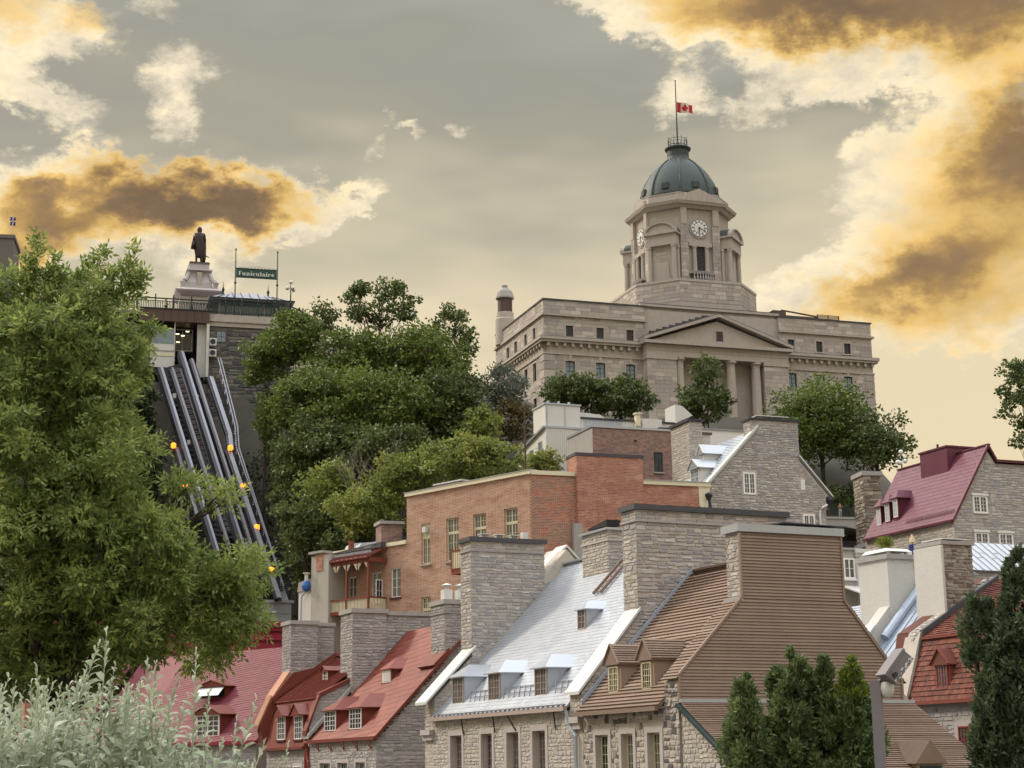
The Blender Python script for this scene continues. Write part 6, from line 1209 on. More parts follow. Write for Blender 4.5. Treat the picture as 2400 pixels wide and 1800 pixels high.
def body(sc_=1.0, arms='down', lean=0.):
    """joints: pelvis first; x right, y forward(-), z up, about 1.75 m tall"""
    J = [(0, 0, .95, (.15, .11)), (0, 0, 1.15, (.14, .1)), (0, 0, 1.36, (.17, .11)), (0, 0, 1.47, (.07, .07)), (0, -.01, 1.55, (.075, .08)), (0, -.02, 1.66, (.09, .1)), (0, -.01, 1.74, (.05, .055))]
    E_ = [(0, 1), (1, 2), (2, 3), (3, 4), (4, 5), (5, 6)]
    for s in (-1, 1):
        n = len(J); J += [(s*.1, 0, .86, (.09, .09)), (s*.11, -.01, .5, (.062, .066)), (s*.11, .02, .1, (.042, .045)), (s*.12, -.14, .04, (.04, .03))]; E_ += [(0, n), (n, n+1), (n+1, n+2), (n+2, n+3)]
        n = len(J)
        if arms == 'down': J += [(s*.2, 0, 1.4, (.06, .06)), (s*.25, .02, 1.12, (.046, .046)), (s*.25, -.06, .88, (.034, .036)), (s*.25, -.09, .78, (.03, .04))]
        elif arms == 'photo': J += [(s*.2, 0, 1.4, (.06, .06)), (s*.3, -.12, 1.25, (.046, .046)), (s*.12, -.28, 1.52, (.034, .036)), (s*.06, -.28, 1.6, (.035, .03))]
        else: J += [(s*.2, 0, 1.4, (.06, .06)), (s*.27, -.08, 1.15, (.046, .046)), (s*.12, -.3, 1.12, (.034, .036)), (s*.05, -.33, 1.12, (.035, .03))]
        E_ += [(2, n), (n, n+1), (n+1, n+2), (n+2, n+3)]
    return J, E_
def person(label, loc, rz, shirt, trousers, arms, group=None, skirt=False):
    T = thing('person', label, 'person', loc=tuple(loc), rz=rz); J, E_ = body(1, arms)
    figure('body', T, 'skin', J, E_)
    g = lambda ix, k: [(*J[i][:3], tuple(r*k for r in J[i][3])) for i in ix]
    L = len(J)
    top = g([1, 2, 11, 12, 19, 20], 1.2); figure('shirt', T, shirt, top, [(0, 1), (1, 2), (2, 3), (1, 4), (4, 5)])
    tr = g([0, 7, 8, 9, 15, 16, 17], 1.22); figure('trousers', T, trousers, tr, [(0, 1), (1, 2), (2, 3), (0, 4), (4, 5), (5, 6)])
    figure('hair', T, 'hair', [(0, .02, 1.7, (.1, .105)), (0, .03, 1.77, (.07, .07)), (0, .07, 1.62, (.07, .06))], [(0, 1), (0, 2)])
    if arms == 'photo': MB().box(-.05, -.36, 1.57, .05, -.3, 1.65).build('camera_body', 'dark', T)
    return T
# statue figure
mon = T
sx = 3.05; J, E_ = body(1, 'down')
J[0] = (0, 0, .95, (.19, .15)); J[1] = (0, 0, 1.15, (.18, .14)); J[2] = (0, 0, 1.36, (.2, .14)); J[5] = (0, -.02, 1.66, (.1, .12)); J[6] = (0, -.01, 1.75, (.075, .08))
for i in (8, 9): J[i] = (*J[i][:3], tuple(k_*1.35 for k_ in J[i][3]))
st = figure('statue', mon, 'bronze', J, E_); st.location = (mx, my, 75.6); st.scale = (sx*1.05, sx*1.05, sx*1.03); st.rotation_euler = (0, 0, rad(175))
ck = MB(); prof = [(1.45, .15, .12, 0), (1.36, .24, .16, 0), (1.15, .23, .17, .01), (.95, .24, .18, .02), (.7, .23, .18, .03), (.45, .20, .16, .03), (.34, .17, .14, .03)]
vs = []; n = 18
for z, a, b, off in prof:
    for k_ in range(n): t = 2*math.pi*k_/n; w_ = 1+.07*math.sin(5*t+z*7); vs.append((off+a*w_*math.cos(t), b*w_*math.sin(t)+.02, z))
ck.add(vs, [(i*n+k_, i*n+(k_+1) % n, (i+1)*n+(k_+1) % n, (i+1)*n+k_) for i in range(len(prof)-1) for k_ in range(n)])
ck.prism([(-.32, 1.02), (-.36, .72), (-.22, .7), (-.2, 1.02)], 'y', -.12, .1)
ck.prism([(.18, 1.2), (.3, .9), (.3, .3), (.26, .05), (.14, .05), (.12, .6)], 'y', .0, .16)
o = ck.build('cloak', 'bronze', mon, smooth=True); o.location = st.location; o.scale = st.scale
MB().bar((.0, .12, .62), (.46, .2, .42), .035).lathe([(.10, 1.55), (.115, 1.68), (.09, 1.76), (.04, 1.79)], (0, .02), 12).build('sword_and_hair', 'bronze', mon).matrix_local = o.matrix_local if False else Matrix.Translation(st.location) @ Matrix.Diagonal((sx, sx, sx, 1))
# people
def deck(x, y): w_ = FT.world(x, y, 65.95); return tuple(w_)
person('person in tan top leaning at the terrace railing beside the monument', deck(-2.3, .4), FT.th, 'cloth_tan', 'cloth_black', 'lean')
person('dark haired person at the terrace railing above the brown fascia', deck(-5.6, .6), FT.th+1.2, 'cloth_black', 'cloth_black', 'lean')
bp = FBr.world(2.15, 1.0, 35.25); person('person in maroon shirt holding a camera up on the footbridge', tuple(bp), FBr.th, 'cloth_maroon', 'grey_panel', 'photo')
bp = FBr.world(.45, 1.2, 35.25); person('person dressed in black standing on the footbridge', tuple(bp), FBr.th+.6, 'cloth_black', 'cloth_black', 'lean')
# ------------------------------------------------------------------ funicular track
def fp(x, y, t=None):
    px_, py_ = pxl('C', x, y); t = t if t is not None else 221-(py_-826)/(1405-826)*38
    return tuple(at(px_, py_, t))
o0 = fp(340, 900)
T = thing('funicular_track', 'steep twin steel funicular track climbing the cliff', 'railway', loc=(o0[0], o0[1], hill(o0[0], o0[1])))
off = np.array(T.location)
def L(p): return tuple(np.array(p)-off)
def member(name, m, a, b, w_, h_=None): MB().bar(L(fp(*a)), L(fp(*b)), w_, h_).build(name, m, T)
for nm, a, b, w_ in (('rail', (90, 200), (405, 1228), .5), ('rail', (205, 110), (600, 1370), .5)):
    member(nm, 'steel', a, b, .36, .5); member('girder', 'dark_steel', (a[0]-16, a[1]+8), (b[0]-16, b[1]+8), .4, .9)
for nm, a, b in (('rail', (150, 200), (470, 1205)), ('rail', (258, 150), (640, 1345))): member(nm, 'lampgrey', a, b, .3, .5)
member('girder', 'dark_steel', (138, 215), (428, 1120), .3, .8); member('girder', 'dark_steel', (247, 160), (590, 1230), .3, .8)
tdf = lambda y: 221-(pxl('C', 0, y)[1]-826)/(1405-826)*38+2.6
tb = [fp(x, y, tdf(y)) for x, y in ((70, 205), (275, 150), (640, 1290), (385, 1190))]
MB().add([L(p) for p in tb]+[L((p[0], p[1]+.4, p[2]-.4)) for p in tb], [(0, 1, 2, 3), (4, 7, 6, 5), (0, 4, 5, 1), (1, 5, 6, 2), (2, 6, 7, 3), (3, 7, 4, 0)]).build('track_bed', 'dark', T)
rg = MB()
for i in range(95):
    k_ = i/95; a = (165+k_*290, 205+k_*910); b = (195+k_*290, 200+k_*910); rg.bar(L(fp(*a)), L(fp(*b)), .12)
rg.build('ladder_rungs', 'lampgrey', T, kind='stuff'); member('ladder_rail', 'lampgrey', (196, 200), (486, 1110), .2)
for i in range(34):
    k_ = i/34; a = (85+k_*300, 215+k_*930); b = (262+k_*340, 175+k_*1010); MB().bar(L(fp(*a)), L(fp(*b)), .22).build('crosstie', 'dark_steel', T)
for a in ((170, 352), (250, 612), (335, 885), (303, 360), (387, 620), (565, 1180)): p = L(fp(*a)); MB().box(p[0]-.3, p[1]-.3, p[2]-.3, p[0]+.3, p[1]+.3, p[2]+.3).build('pulley', 'beton', T)
o1 = fp(480, 640); T = thing('cliff_stairway', 'narrow metal stairway with pipe rails beside the funicular track', 'stairway', loc=(o1[0], o1[1], hill(o1[0], o1[1]))); off = np.array(T.location)
for a, b, w_ in (((365, 250), (470, 570), .5), ((470, 570), (480, 655), .5), ((465, 655), (745, 1480), .5)): member('pipe', 'steel', a, b, w_); member('pipe', 'lampgrey', (a[0]+9, a[1]), (b[0]+9, b[1]), .2); member('side_beam', 'dark_steel', (a[0]-14, a[1]+6), (b[0]-14, b[1]+6), .4)
for d0 in (0, 14):
    for a, b in (((405+d0, 140), (500+d0, 520)), ((500+d0, 520), (508+d0, 640)), ((508+d0, 640), (770, 1410))): member('handrail', 'steel', a, b, .13)
sg_ = MB()
for i in range(120):
    k_ = i/120; yy = 265+k_*1180; xa = np.interp(yy, [250, 570, 655, 1480], [388, 488, 492, 762]); sg_.bar(L(fp(xa, yy)), L(fp(xa+22, yy-6)), .16)
sg_.build('treads', 'dark_steel', T, kind='stuff')
for i in range(22): yy = 200+i*56; xa = np.interp(yy, [140, 520, 640, 1410], [400, 495, 503, 762]); MB().bar(L(fp(xa, yy+30)), L(fp(xa+4, yy-18)), .09).build('baluster', 'steel', T)
for (x_, y_) in ((470, 720), (545, 930), (610, 1130), (650, 1300), (205, 830), (170, 720), (240, 960)): p = L(fp(x_, y_)); MB().bar(p, (p[0], p[1]+.5, p[2]-9), .25).build('trestle_leg', 'lampgrey', T)
for a, b in (((172, 640), (285, 1010)), ((182, 640), (292, 1005))): member('pipe', 'steel', a, b, .25)
GL = ['on the left pipe rail, highest', 'on the left pipe rail, lowest', 'at the bend of the right pipe rail', 'a quarter down the right pipe rail', 'half down the right pipe rail', 'lowest on the right pipe rail']
for (a, lb) in zip(((165, 632), (232, 847), (480, 645), (552, 858), (627, 1085), (707, 1322)), GL):
    p = fp(*a); p = (p[0], p[1]-.8, p[2]); q = thing('amber_lamp', 'glowing amber lamp '+lb, 'lamp', loc=p, group='amber lamps along the funicular')
    MB().lathe([(.2, -.34), (.3, -.25), (.32, .15), (.24, .28), (.08, .32)], n=10).build('lens', 'amber', q); MB().bar((0, 0, -.4), (0, .8, -1.0), .18).build('bracket', 'lampgrey', q)
# lower station
FLS = Fr(('C', 710, 1485), 184, 20)
T = thing('lower_station', 'grey panelled lower funicular station with spire and crimson cornice', 'station', FLS)
MB().box(-9, .3, .1, 2.1, 6, 25.0).build('tower', 'grey_panel', T); MB().box(-9.1, .1, 24.75, 2.35, 6, 25.05).build('cornice', 'grey_panel', T)
for i in range(4): MB().box(-4.6+i*1.7, .22, 23.6, -3.2+i*1.7, .3, 24.6).build('panel', 'grey_panel', T)
MB().lathe([(.85, 25.05), (.02, 27.0)], (1.3, 1.3), 4, rot=math.pi/4).build('spire', 'grey_panel', T); MB().lathe([(.9, 25.05), (.02, 26.8)], (-2.4, 1.3), 4, rot=math.pi/4).build('spire', 'grey_panel', T)
FCr = Fr(('4', 860, 460), 165, 20)
T = thing('crimson_cornice_building', 'brick building with deep crimson cornice behind the stone chimneys', 'building', FCr)
MB().box(-24, .6, .1, 6, 8, 19.0).build('wall', 'brick_red', T)
for i, (a, b, d_) in enumerate(((21.6, 22.1, -.2), (21.2, 21.6, .0), (20.8, 21.2, .25), (20.3, 20.8, .1), (19.0, 20.3, .3))): MB().box(-24, d_, a-1.0, 6, 8, b-1.0).build('cornice', 'crimson', T)
window(T, PY(.6), -2.1, 15.8, -.5, 17.2, 2, 1, 2, 'white_frame', d=.02, fr=.12, glass='glass'); window(T, PY(.6), -6.1, 15.8, -4.5, 17.2, 2, 1, 2, 'white_frame', d=.02, fr=.12, glass='glass')
# far left tower with flag
FQ = Fr(('P', 0, 560), 330, 10)
T = thing('flag_tower', 'stone tower top rising behind the big tree', 'tower', FQ)
z0 = float((CAM+ray(0, 560)*330)[2])
MB().box(-12, 0, 60, 2.55, 10, z0+.2).build('shaft', 'mortar_dark', T); MB().box(-12.2, -.25, z0+.2, 2.8, 10.2, z0+.9).build('parapet', 'mortar_dark', T)  # dark material puts the backlit tower's shade into its colour
for i in range(8): MB().box(2.4, .2, 60+i*4, 2.6, .8, 60+i*4+3.4).build('quoin', 'ashlar', T)
T = thing('blue_cross_flag', 'blue flag with white cross flying above the stone tower', 'flag', loc=tuple(FQ.world(1.2, 4, z0+.9)))
MB().tube([(0, 0, 0), (0, 0, 5)], .06, 6).build('pole', 'white_metal', T)
for (a, b, c_, e, m_) in ((0, .45, 3.2, 3.9, 'flag_blue'), (.45, .65, 3.2, 4.9, 'flag_white'), (.65, 1.1, 3.1, 3.85, 'flag_blue'), (0, .45, 4.15, 4.9, 'flag_blue'), (.65, 1.1, 4.1, 4.8, 'flag_blue'), (0, 1.1, 3.9, 4.12, 'flag_white')): MB().box(a, -.02, c_, b, .02+.01*(m_ == 'flag_white'), e).build('cloth_panel', m_, T)
# near lamp post
q = at(*pxl('3', 487, 1500), 32)
T = thing('floodlight_post', 'grey square lamp post with tilted peeling box floodlight', 'lamp post', loc=(q[0], q[1], 0), rz=rad(-20))
MB().box(-.095, -.095, 0, .095, .095, 8.52).build('post', 'lampgrey', T); MB().box(-.2, -.2, 0, .2, .2, .05).build('base_plate', 'lampgrey', T)
hd = MB().box(-.3, -.19, -.14, .3, .19, .14).build('floodlight', 'lampgrey', T)
HM = Matrix.Translation((.38, .0, 8.76)) @ Matrix.Rotation(rad(34), 4, 'Z') @ Matrix.Rotation(rad(-50), 4, 'Y'); hd.matrix_local = HM
MB().box(-.32, -.205, .1, .32, .205, .155).build('lid', 'lampgrey', hd); MB().box(-.26, -.15, -.155, .26, .15, -.139).build('lens_cover', 'lampgrey', hd)
pp = MB(); r_ = random.Random(4)
for i in range(26): a, b = r_.uniform(-.3, .3), r_.uniform(-.11, .1); s = r_.uniform(.008, .03); pp.box(a-s, -.2, -.13+abs(b)*.8-s*.7, a+s, -.189, -.14+abs(b)*.8+s*.7)
pp.build('peeled_paint', 'white_paint', hd, kind='stuff')
MB().lathe([(.02, 0), (.05, .02), (.05, .06)], n=10).build('knob', 'dark_steel', hd).matrix_local = Matrix.Translation((-.2, -.2, .0)) @ Matrix.Rotation(math.pi/2, 4, 'X')
MB().tube([(0, 0, 8.45), (.12, 0, 8.55), (.3, 0, 8.62)], .04, 8).build('bracket', 'lampgrey', T); MB().lathe([(.01, 8.18), (.1, 8.22), (.14, 8.35), (.12, 8.47), (.02, 8.5)], (.2, 0), 14).build('sensor_dome', 'white_paint', T, smooth=True)
# ------------------------------------------------------------------ vegetation
def npmesh(name, V, Q, m, par=None, smooth=False):
    me = bpy.data.meshes.new(name); nv, nf = len(V), len(Q)
    me.vertices.add(nv); me.vertices.foreach_set('co', np.ascontiguousarray(V, dtype=np.float32).ravel())
    k = Q.shape[1]; me.loops.add(nf*k); me.loops.foreach_set('vertex_index', np.ascontiguousarray(Q, dtype=np.int32).ravel())
    me.polygons.add(nf); me.polygons.foreach_set('loop_start', np.arange(0, nf*k, k, dtype=np.int32))
    me.update(calc_edges=True); me.materials.append(MATS[m]); o = bpy.data.objects.new(name, me); COL.objects.link(o)
    if par is not None: o.parent = par
    return o
def norm(a): return a/np.maximum(1e-6, np.linalg.norm(a, axis=1, keepdims=True))
def leaves(P, D, Lg, Wd, fold=.12):
    """diamond leaves at P along D: returns verts, quads"""
    n = len(P); S = norm(np.cross(D, rng.normal(size=(n, 3)))); U = np.cross(S, D)
    Lg = np.broadcast_to(np.asarray(Lg, float).reshape(-1, 1), (n, 1)); Wd = np.broadcast_to(np.asarray(Wd, float).reshape(-1, 1), (n, 1))
    mid = P+D*Lg*.45+U*Lg*fold
    V = np.stack([P, mid+S*Wd/2, P+D*Lg, mid-S*Wd/2], 1).reshape(-1, 3); Q = np.arange(4*n).reshape(n, 4); return V, Q
def sph(n): return norm(rng.normal(size=(n, 3)))
def crown_points(C, R, ncl, nleaf, cr=.3, inner=.5, flat=.92):
    """leaf positions on overlapping clumps spread through an ellipsoid"""
    d = sph(ncl); r = rng.uniform(inner, 1, (ncl, 1))**.6; cc = C+d*r*R*.9
    rad_ = rng.uniform(.6, 1.25, ncl)*cr*min(R[0], R[2])
    w_ = rad_**2; idx = rng.choice(ncl, nleaf, p=w_/w_.sum()); dd = sph(nleaf); dd[:, 2] = np.abs(dd[:, 2])*.35+dd[:, 2]*.65
    rr = rng.uniform(.35, 1.12, (nleaf, 1)); P = cc[idx]+dd*rr*rad_[idx][:, None]*np.array([1.15, 1.15, flat])
    return P, dd, cc, rad_
def branches(mb, base, top, cc, r0, k=14):
    base, top = Vector(base), Vector(top); mid = base.lerp(top, .55)+Vector((random.uniform(-.3, .3), random.uniform(-.3, .3), 0))
    mb.tube([base, mid, top], [r0, r0*.7, r0*.3], 7)
    for i in range(min(k, len(cc))):
        e = Vector(cc[i]); s = base.lerp(top, random.uniform(.35, .95)); m_ = s.lerp(e, .5)+Vector((0, 0, (e-s).length*.12)); mb.tube([s, m_, e], [r0*.34, r0*.22, r0*.07], 5)
TREES = 0
def tree(name, label, px_, py_, rx, rz, t, m, group=None, leaf=.46, dens=1.0, ncl=None, cr=.27, inner=.2, trunk='bark', k=12, base=None, open_=False):
    C = np.array(at(px_, py_, t)); R = np.array([rx, (rx+rz)*.5*.85, rz])*t/F
    bz = float(hill(C[0], C[1])) if base is None else base; bz = min(bz, C[2]-R[2]*.9)
    o = np.array([C[0], C[1], bz]); T = thing(name, label, 'tree', loc=tuple(o), group=group); Cl = C-o
    n = int(dens*3.4*math.pi*R[0]*R[2]*2/(leaf*leaf*.36)); n = min(n, 30000); ncl = ncl or int(95*max(1, R[0]*R[2]/20)**.5)
    P, dd, cc, rr = crown_points(Cl, R, ncl, n, cr, inner)
    D = norm(dd*.8+rng.normal(size=(n, 3))*.75+np.array([0, 0, -.15])); V, Q = leaves(P, D, rng.uniform(.65, 1.25, n)*leaf, rng.uniform(.5, .85, n)*leaf)
    npmesh('crown', V, Q, m, T)
    mb = MB(); branches(mb, (0, 0, 0), tuple(Cl+np.array([0, 0, R[2]*.35])), cc, max(.12, R[0]*.045), k); mb.build('trunk', trunk, T)
    return T
G1 = 'trees on the cliff'
CT = [('maple_tree', 'open crowned tree with visible branches against the sky on the cliff top', 890, 715, 100, 62, 208, 'leaf_dark', dict(dens=.62, inner=.6, cr=.25, ncl=70, k=30, leaf=.5)),
      ('maple_tree', 'airy tree leaning over the cliff toward the post office turret', 1055, 800, 62, 100, 207, 'leaf_dark', dict(dens=.6, inner=.5, cr=.26, ncl=60, k=26)),
      ('maple_tree', 'sparse small tree with bare twigs beside the sloping terrace rail', 760, 740, 40, 50, 212, 'leaf_dark', dict(dens=.4, k=20)),
      ('maple_tree', 'bushy green tree against the dark terrace wall, under the globe lamp', 690, 790, 70, 75, 203, 'leaf_cliff', {}),
      ('maple_tree', 'rounded green tree hiding the middle of the terrace wall', 628, 850, 66, 80, 206, 'leaf_cliff', {}),
      ('maple_tree', 'broad tree directly below the open crowned tree on the cliff', 845, 850, 130, 85, 200, 'leaf_cliff', {}),
      ('maple_tree', 'broad tree below the airy leaning tree', 990, 850, 115, 100, 198, 'leaf_cliff', {}),
      ('maple_tree', 'large dark tree in the middle of the wooded cliff', 880, 960, 170, 110, 190, 'leaf_cliff', {}),
      ('maple_tree', 'dark tree on the right shoulder of the wooded cliff', 1060, 960, 95, 105, 191, 'leaf_dark', {}),
      ('maple_tree', 'tree left of the large dark tree on the cliff', 745, 940, 100, 95, 194, 'leaf_cliff', {}),
      ('maple_tree', 'dark tree filling the hollow next to the cliff stairway', 722, 1080, 85, 130, 187, 'leaf_dark', {}),
      ('maple_tree', 'tree with dense low crown above the dead bare tree', 800, 1070, 120, 85, 184, 'leaf_dark', {}),
      ('maple_tree', 'light green bushy tree behind the brick building roof', 1110, 1085, 150, 68, 166, 'leaf_light', dict(leaf=.36)),
      ('maple_tree', 'light tree left of the bushy one, above the salmon brick coping', 960, 1120, 95, 75, 168, 'leaf_light', dict(leaf=.36)),
      ('maple_tree', 'yellowish tree standing in front of the dead bare tree', 770, 1150, 75, 75, 174, 'leaf_light', dict(leaf=.38)),
      ('maple_tree', 'yellowish green tree directly above the brick chimney', 860, 1205, 105, 70, 166, 'leaf_light', dict(leaf=.36)),
      ('maple_tree', 'dark green tree above the stucco building', 730, 1240, 95, 80, 172, 'leaf_dark', {}),
      ('maple_tree', 'shaded tree at the foot of the cliff stairway', 728, 1325, 58, 70, 178, 'leaf_dark', {}),
      ('maple_tree', 'small leafy tree in front of the white siding building', 1275, 1085, 48, 32, 158, 'leaf_light', dict(leaf=.34)),
      ('willow_tree', 'grey green feathery tree beside the post office side wall', 1180, 915, 62, 75, 200, 'leaf_grey', dict(dens=.55, cr=.24, leaf=.34, trunk='bark_pale')),
      ('maple_tree', 'brownish thin tree below the post office corner', 1205, 990, 60, 62, 190, 'leaf_brown', dict(dens=.6, trunk='bark_pale', k=22)),
      ('maple_tree', 'yellow green tree between the dark cliff tree and the brownish one', 1130, 1005, 48, 60, 186, 'leaf_light', {}),
      ('maple_tree', 'bush covered tree clinging to rock right of the stairway bend', 632, 985, 36, 85, 203, 'leaf_cliff', dict(dens=.7)),
      ('maple_tree', 'shrubby tree on the rock halfway down the stairway', 662, 1110, 34, 70, 197, 'leaf_shrub', dict(dens=.7)),
      ('maple_tree', 'dark tree between the stairway and the middle cliff trees', 708, 1180, 78, 110, 184, 'leaf_dark', {}),
      ('maple_tree', 'tree under the terrace wall right of the stairway top', 706, 955, 78, 85, 197, 'leaf_cliff', {}),
      ('maple_tree', 'deep green tree behind the dead bare tree', 930, 1060, 115, 80, 181, 'leaf_dark', {}),
      ('maple_tree', 'low tree behind the brick chimney and roof hatches', 820, 1290, 95, 60, 168, 'leaf_dark', {}),
      ('maple_tree', 'leafy tree in the gap left of the funicular track', 330, 960, 42, 95, 206, 'leaf_shrub', {}),
      ('maple_tree', 'tree on the cliff left of the trestle legs', 340, 1110, 45, 90, 200, 'leaf_shrub', {})]
CT += [('maple_tree', 'shaded cliff tree glimpsed through the ash leaves, '+w_, x_, y_, 75, 90, t, 'leaf_shrub', {}) for w_, x_, y_, t in (('just under the terrace rail', 230, 830, 212), ('far from the track and high up', 110, 860, 212), ('level with the upper amber lamps', 250, 1010, 206), ('halfway down, away from the track', 130, 1040, 205), ('low on the slope near the trestle', 260, 1190, 198), ('lowest on the slope', 130, 1220, 198))]
for nm, lb, x_, y_, rx, rz, t, m_, kw in CT: tree(nm, lb, x_, y_, rx, rz, t, m_, group=G1, **kw)
G2 = 'trees in front of the post office'
for nm, lb, x_, y_, rx, rz, t, m_, kw in [
      ('maple_tree', 'dark leafy tree before the left wing of the post office', 1345, 925, 78, 58, 222, 'leaf_dark', {}), ('maple_tree', 'dark leafy tree left of the portico pier', 1455, 932, 90, 56, 221, 'leaf_dark', {}),
      ('locust_tree', 'tall narrow topped tree in front of the portico columns', 1645, 948, 78, 52, 219, 'leaf_dark', {}),
      ('maple_tree', 'big spreading tree with visible limbs before the right wing of the post office', 1925, 990, 135, 120, 214, 'leaf_cliff', dict(dens=.85, k=26)), ('maple_tree', 'lower tree right of the big spreading one, above the stone stack', 2050, 1040, 90, 84, 210, 'leaf_dark', dict(dens=.7, k=20)),
      ('maple_tree', 'dark lower tree behind the people on the footbridge', 1985, 1160, 85, 34, 209, 'leaf_dark', dict(dens=.6)),
      ('maple_tree', 'ragged dark tree behind the burgundy roof ridge', 2400, 940, 58, 150, 185, 'leaf_dark', dict(dens=.5, cr=.26, ncl=70, k=24))]: tree(nm, lb, x_, y_, rx, rz, t, m_, group=G2, **kw)
tree('locust_tree', 'thin upright tree rising above the portico tree', 1655, 868, 40, 48, 220, 'leaf_dark', group=G2, dens=.5, k=16, base=float(at(1650, 935, 219)[2])-8)
# dead tree
C = at(885, 1200, 168); T = thing('dead_tree', 'bare pale dead tree among the green cliff trees', 'tree', loc=(C[0], C[1], C[2]-6)); mb = MB(); r_ = random.Random(3)
def twig(p, d, l, r, n):
    q = p+d*l; mb.tube([p, p.lerp(q, .5)+Vector((r_.uniform(-.1, .1)*l, 0, 0)), q], [r, r*.8, r*.55], 5)
    if n: 
        for i in range(3): twig(q, (d+Vector((r_.uniform(-.6, .6), r_.uniform(-.6, .6), r_.uniform(-.05, .35)))).normalized(), l*r_.uniform(.55, .8), r*.55, n-1)
for s in (-.35, .05, .3): twig(Vector((s*2, 0, 0)), Vector((s*.35, 0, 1)).normalized(), 4.6, .1, 4)
mb.build('branch', 'bark_pale', T)
# undergrowth on the cliff
def undergrowth():
    n = 110000; x = rng.uniform(-75, 12, n); y = rng.uniform(158, 214, n); patch = np.sin(x*.9+y*.35)+np.sin(x*.37-y*.61)+rng.normal(0, .5, n); k_ = patch > -.9; x, y = x[k_], y[k_]
    z = np.array([hill(a, b) for a, b in zip(x, y)])+rng.uniform(0, 1.3, len(x)); P = np.stack([x, y-rng.uniform(0, 1.2, len(x)), z], 1); D = norm(rng.normal(size=P.shape)+np.array([0, -.5, .3])); V, Q = leaves(P, D, rng.uniform(.3, .6, len(x)), rng.uniform(.2, .4, len(x)))
    o = npmesh('undergrowth', V, Q, 'leaf_shrub'); tag(o, 'tangled green undergrowth covering the rocky cliff', 'undergrowth', kind='stuff')
undergrowth()
# --- big ash tree on the left
def ash():
    t0 = 42; CL = [(60, 740, 130, 110, 0), (170, 740, 115, 105, -1), (285, 770, 85, 110, .5), (40, 860, 150, 130, -1.5), (200, 900, 130, 120, -1.2), (290, 870, 55, 85, .5), (60, 1040, 150, 140, -2), (215, 1060, 130, 130, -2), (275, 1010, 55, 75, 0), (300, 1160, 105, 95, -1),
          (350, 1235, 66, 58, -.5), (525, 1160, 24, 13, 0), (520, 1335, 88, 58, -1), (590, 1315, 26, 20, 0), (420, 1330, 130, 90, -2), (60, 1230, 170, 150, -2.5), (220, 1260, 150, 140, -2.5), (555, 1400, 62, 70, 0), (470, 1430, 120, 85, -1), (320, 1430, 150, 110, -2), (120, 1430, 190, 120, -2), (545, 1480, 55, 70, 0), (500, 1530, 45, 45, 0), (390, 1520, 80, 60, -1), (200, 1540, 190, 90, -1.5), (30, 1560, 120, 110, -1), (440, 1132, 34, 16, 0), (-90, 1000, 130, 300, -1), (-100, 1400, 150, 250, -1)]
    C0 = at(120, 1200, t0); T = thing('ash_tree', 'big leafy ash tree in front of the funicular', 'tree', loc=(C0[0], C0[1], 0)); o = np.array([C0[0], C0[1], 0]); allP = []; allD = []; cen = []
    for (x_, y_, rx, ry, dt) in CL:
        C = at(x_, y_, t0+dt)-o; R = np.array([rx*1.05, (rx+ry)/2, ry*1.02])*(t0+dt)/F; n = int(390*R[0]*R[2]*1.2)+70
        ncl = max(8, int(14*R[0]*R[2])); d = sph(ncl); cc = C+d*rng.uniform(.3, 1.0, (ncl, 1))*R*1.0; rr = rng.uniform(.1, .42, ncl)
        idx = rng.integers(0, ncl, n); dd = sph(n); P = cc[idx]+dd*rng.uniform(.35, 1.15, (n, 1))*rr[idx][:, None]*np.array([1.25, 1.25, .85]); allP.append(P); allD.append(norm(dd+rng.normal(size=(n, 3))*.5+np.array([0, -.1, .15]))); cen.append(cc[:6])
    for (x_, y_, l) in ((95, 555, 1.0), (70, 610, .8), (130, 600, .8), (200, 620, .8), (245, 590, .95), (265, 640, .8), (318, 575, 1.05), (300, 640, .8), (150, 640, .8), (335, 640, .6), (190, 655, .7), (85, 640, .8)):
        tip = at(x_, y_, t0)-o; n = 50; s = rng.uniform(0, 1, (n, 1)); P = tip+np.array([-.2, 0, -1])*s*l*1.0+rng.normal(size=(n, 3))*(.03+.11*s); allP.append(P); allD.append(norm(rng.normal(size=(n, 3))*.6+np.array([.1, 0, .8])))
    P = np.concatenate(allP); D = np.concatenate(allD); S = len(P); side = norm(np.cross(D, rng.normal(size=(S, 3)))); Vs = []; Qs = []; off = 0
    for k_ in range(5):
        sgn = (-1)**k_; b = P+D*(.055*k_); dr = norm(D*(.75 if k_ < 4 else 1.2)+side*sgn*(.85 if k_ < 4 else 0)+np.array([0, 0, -.18])+rng.normal(size=(S, 3))*.15); V, Q = leaves(b, dr, rng.uniform(.12, .21, S), rng.uniform(.05, .08, S), .06); Vs.append(V); Qs.append(Q+off); off += len(V)
    npmesh('crown', np.concatenate(Vs), np.concatenate(Qs), 'leaf_ash', T)
    mb = MB(); top = Vector(at(150, 760, t0)-o); trunk = [Vector((0, 0, 0)), Vector((.2, .2, 6)), Vector((-.1, 0, 10)), top]; mb.tube(trunk, [.42, .34, .22, .05], 10)
    for cc in cen:
        if cc[0][2] < 10.8: continue
        e = Vector(cc[0]); s = trunk[1].lerp(trunk[2], random.uniform(0, 1)); m_ = s.lerp(e, .5)+Vector((0, 0, .5)); mb.tube([s, m_, e], [.12, .07, .02], 6)
        for q in cc[1:]: mb.tube([m_.lerp(e, .5), Vector(q)], [.035, .01], 4)
    mb.build('trunk', 'bark', T)
ash()
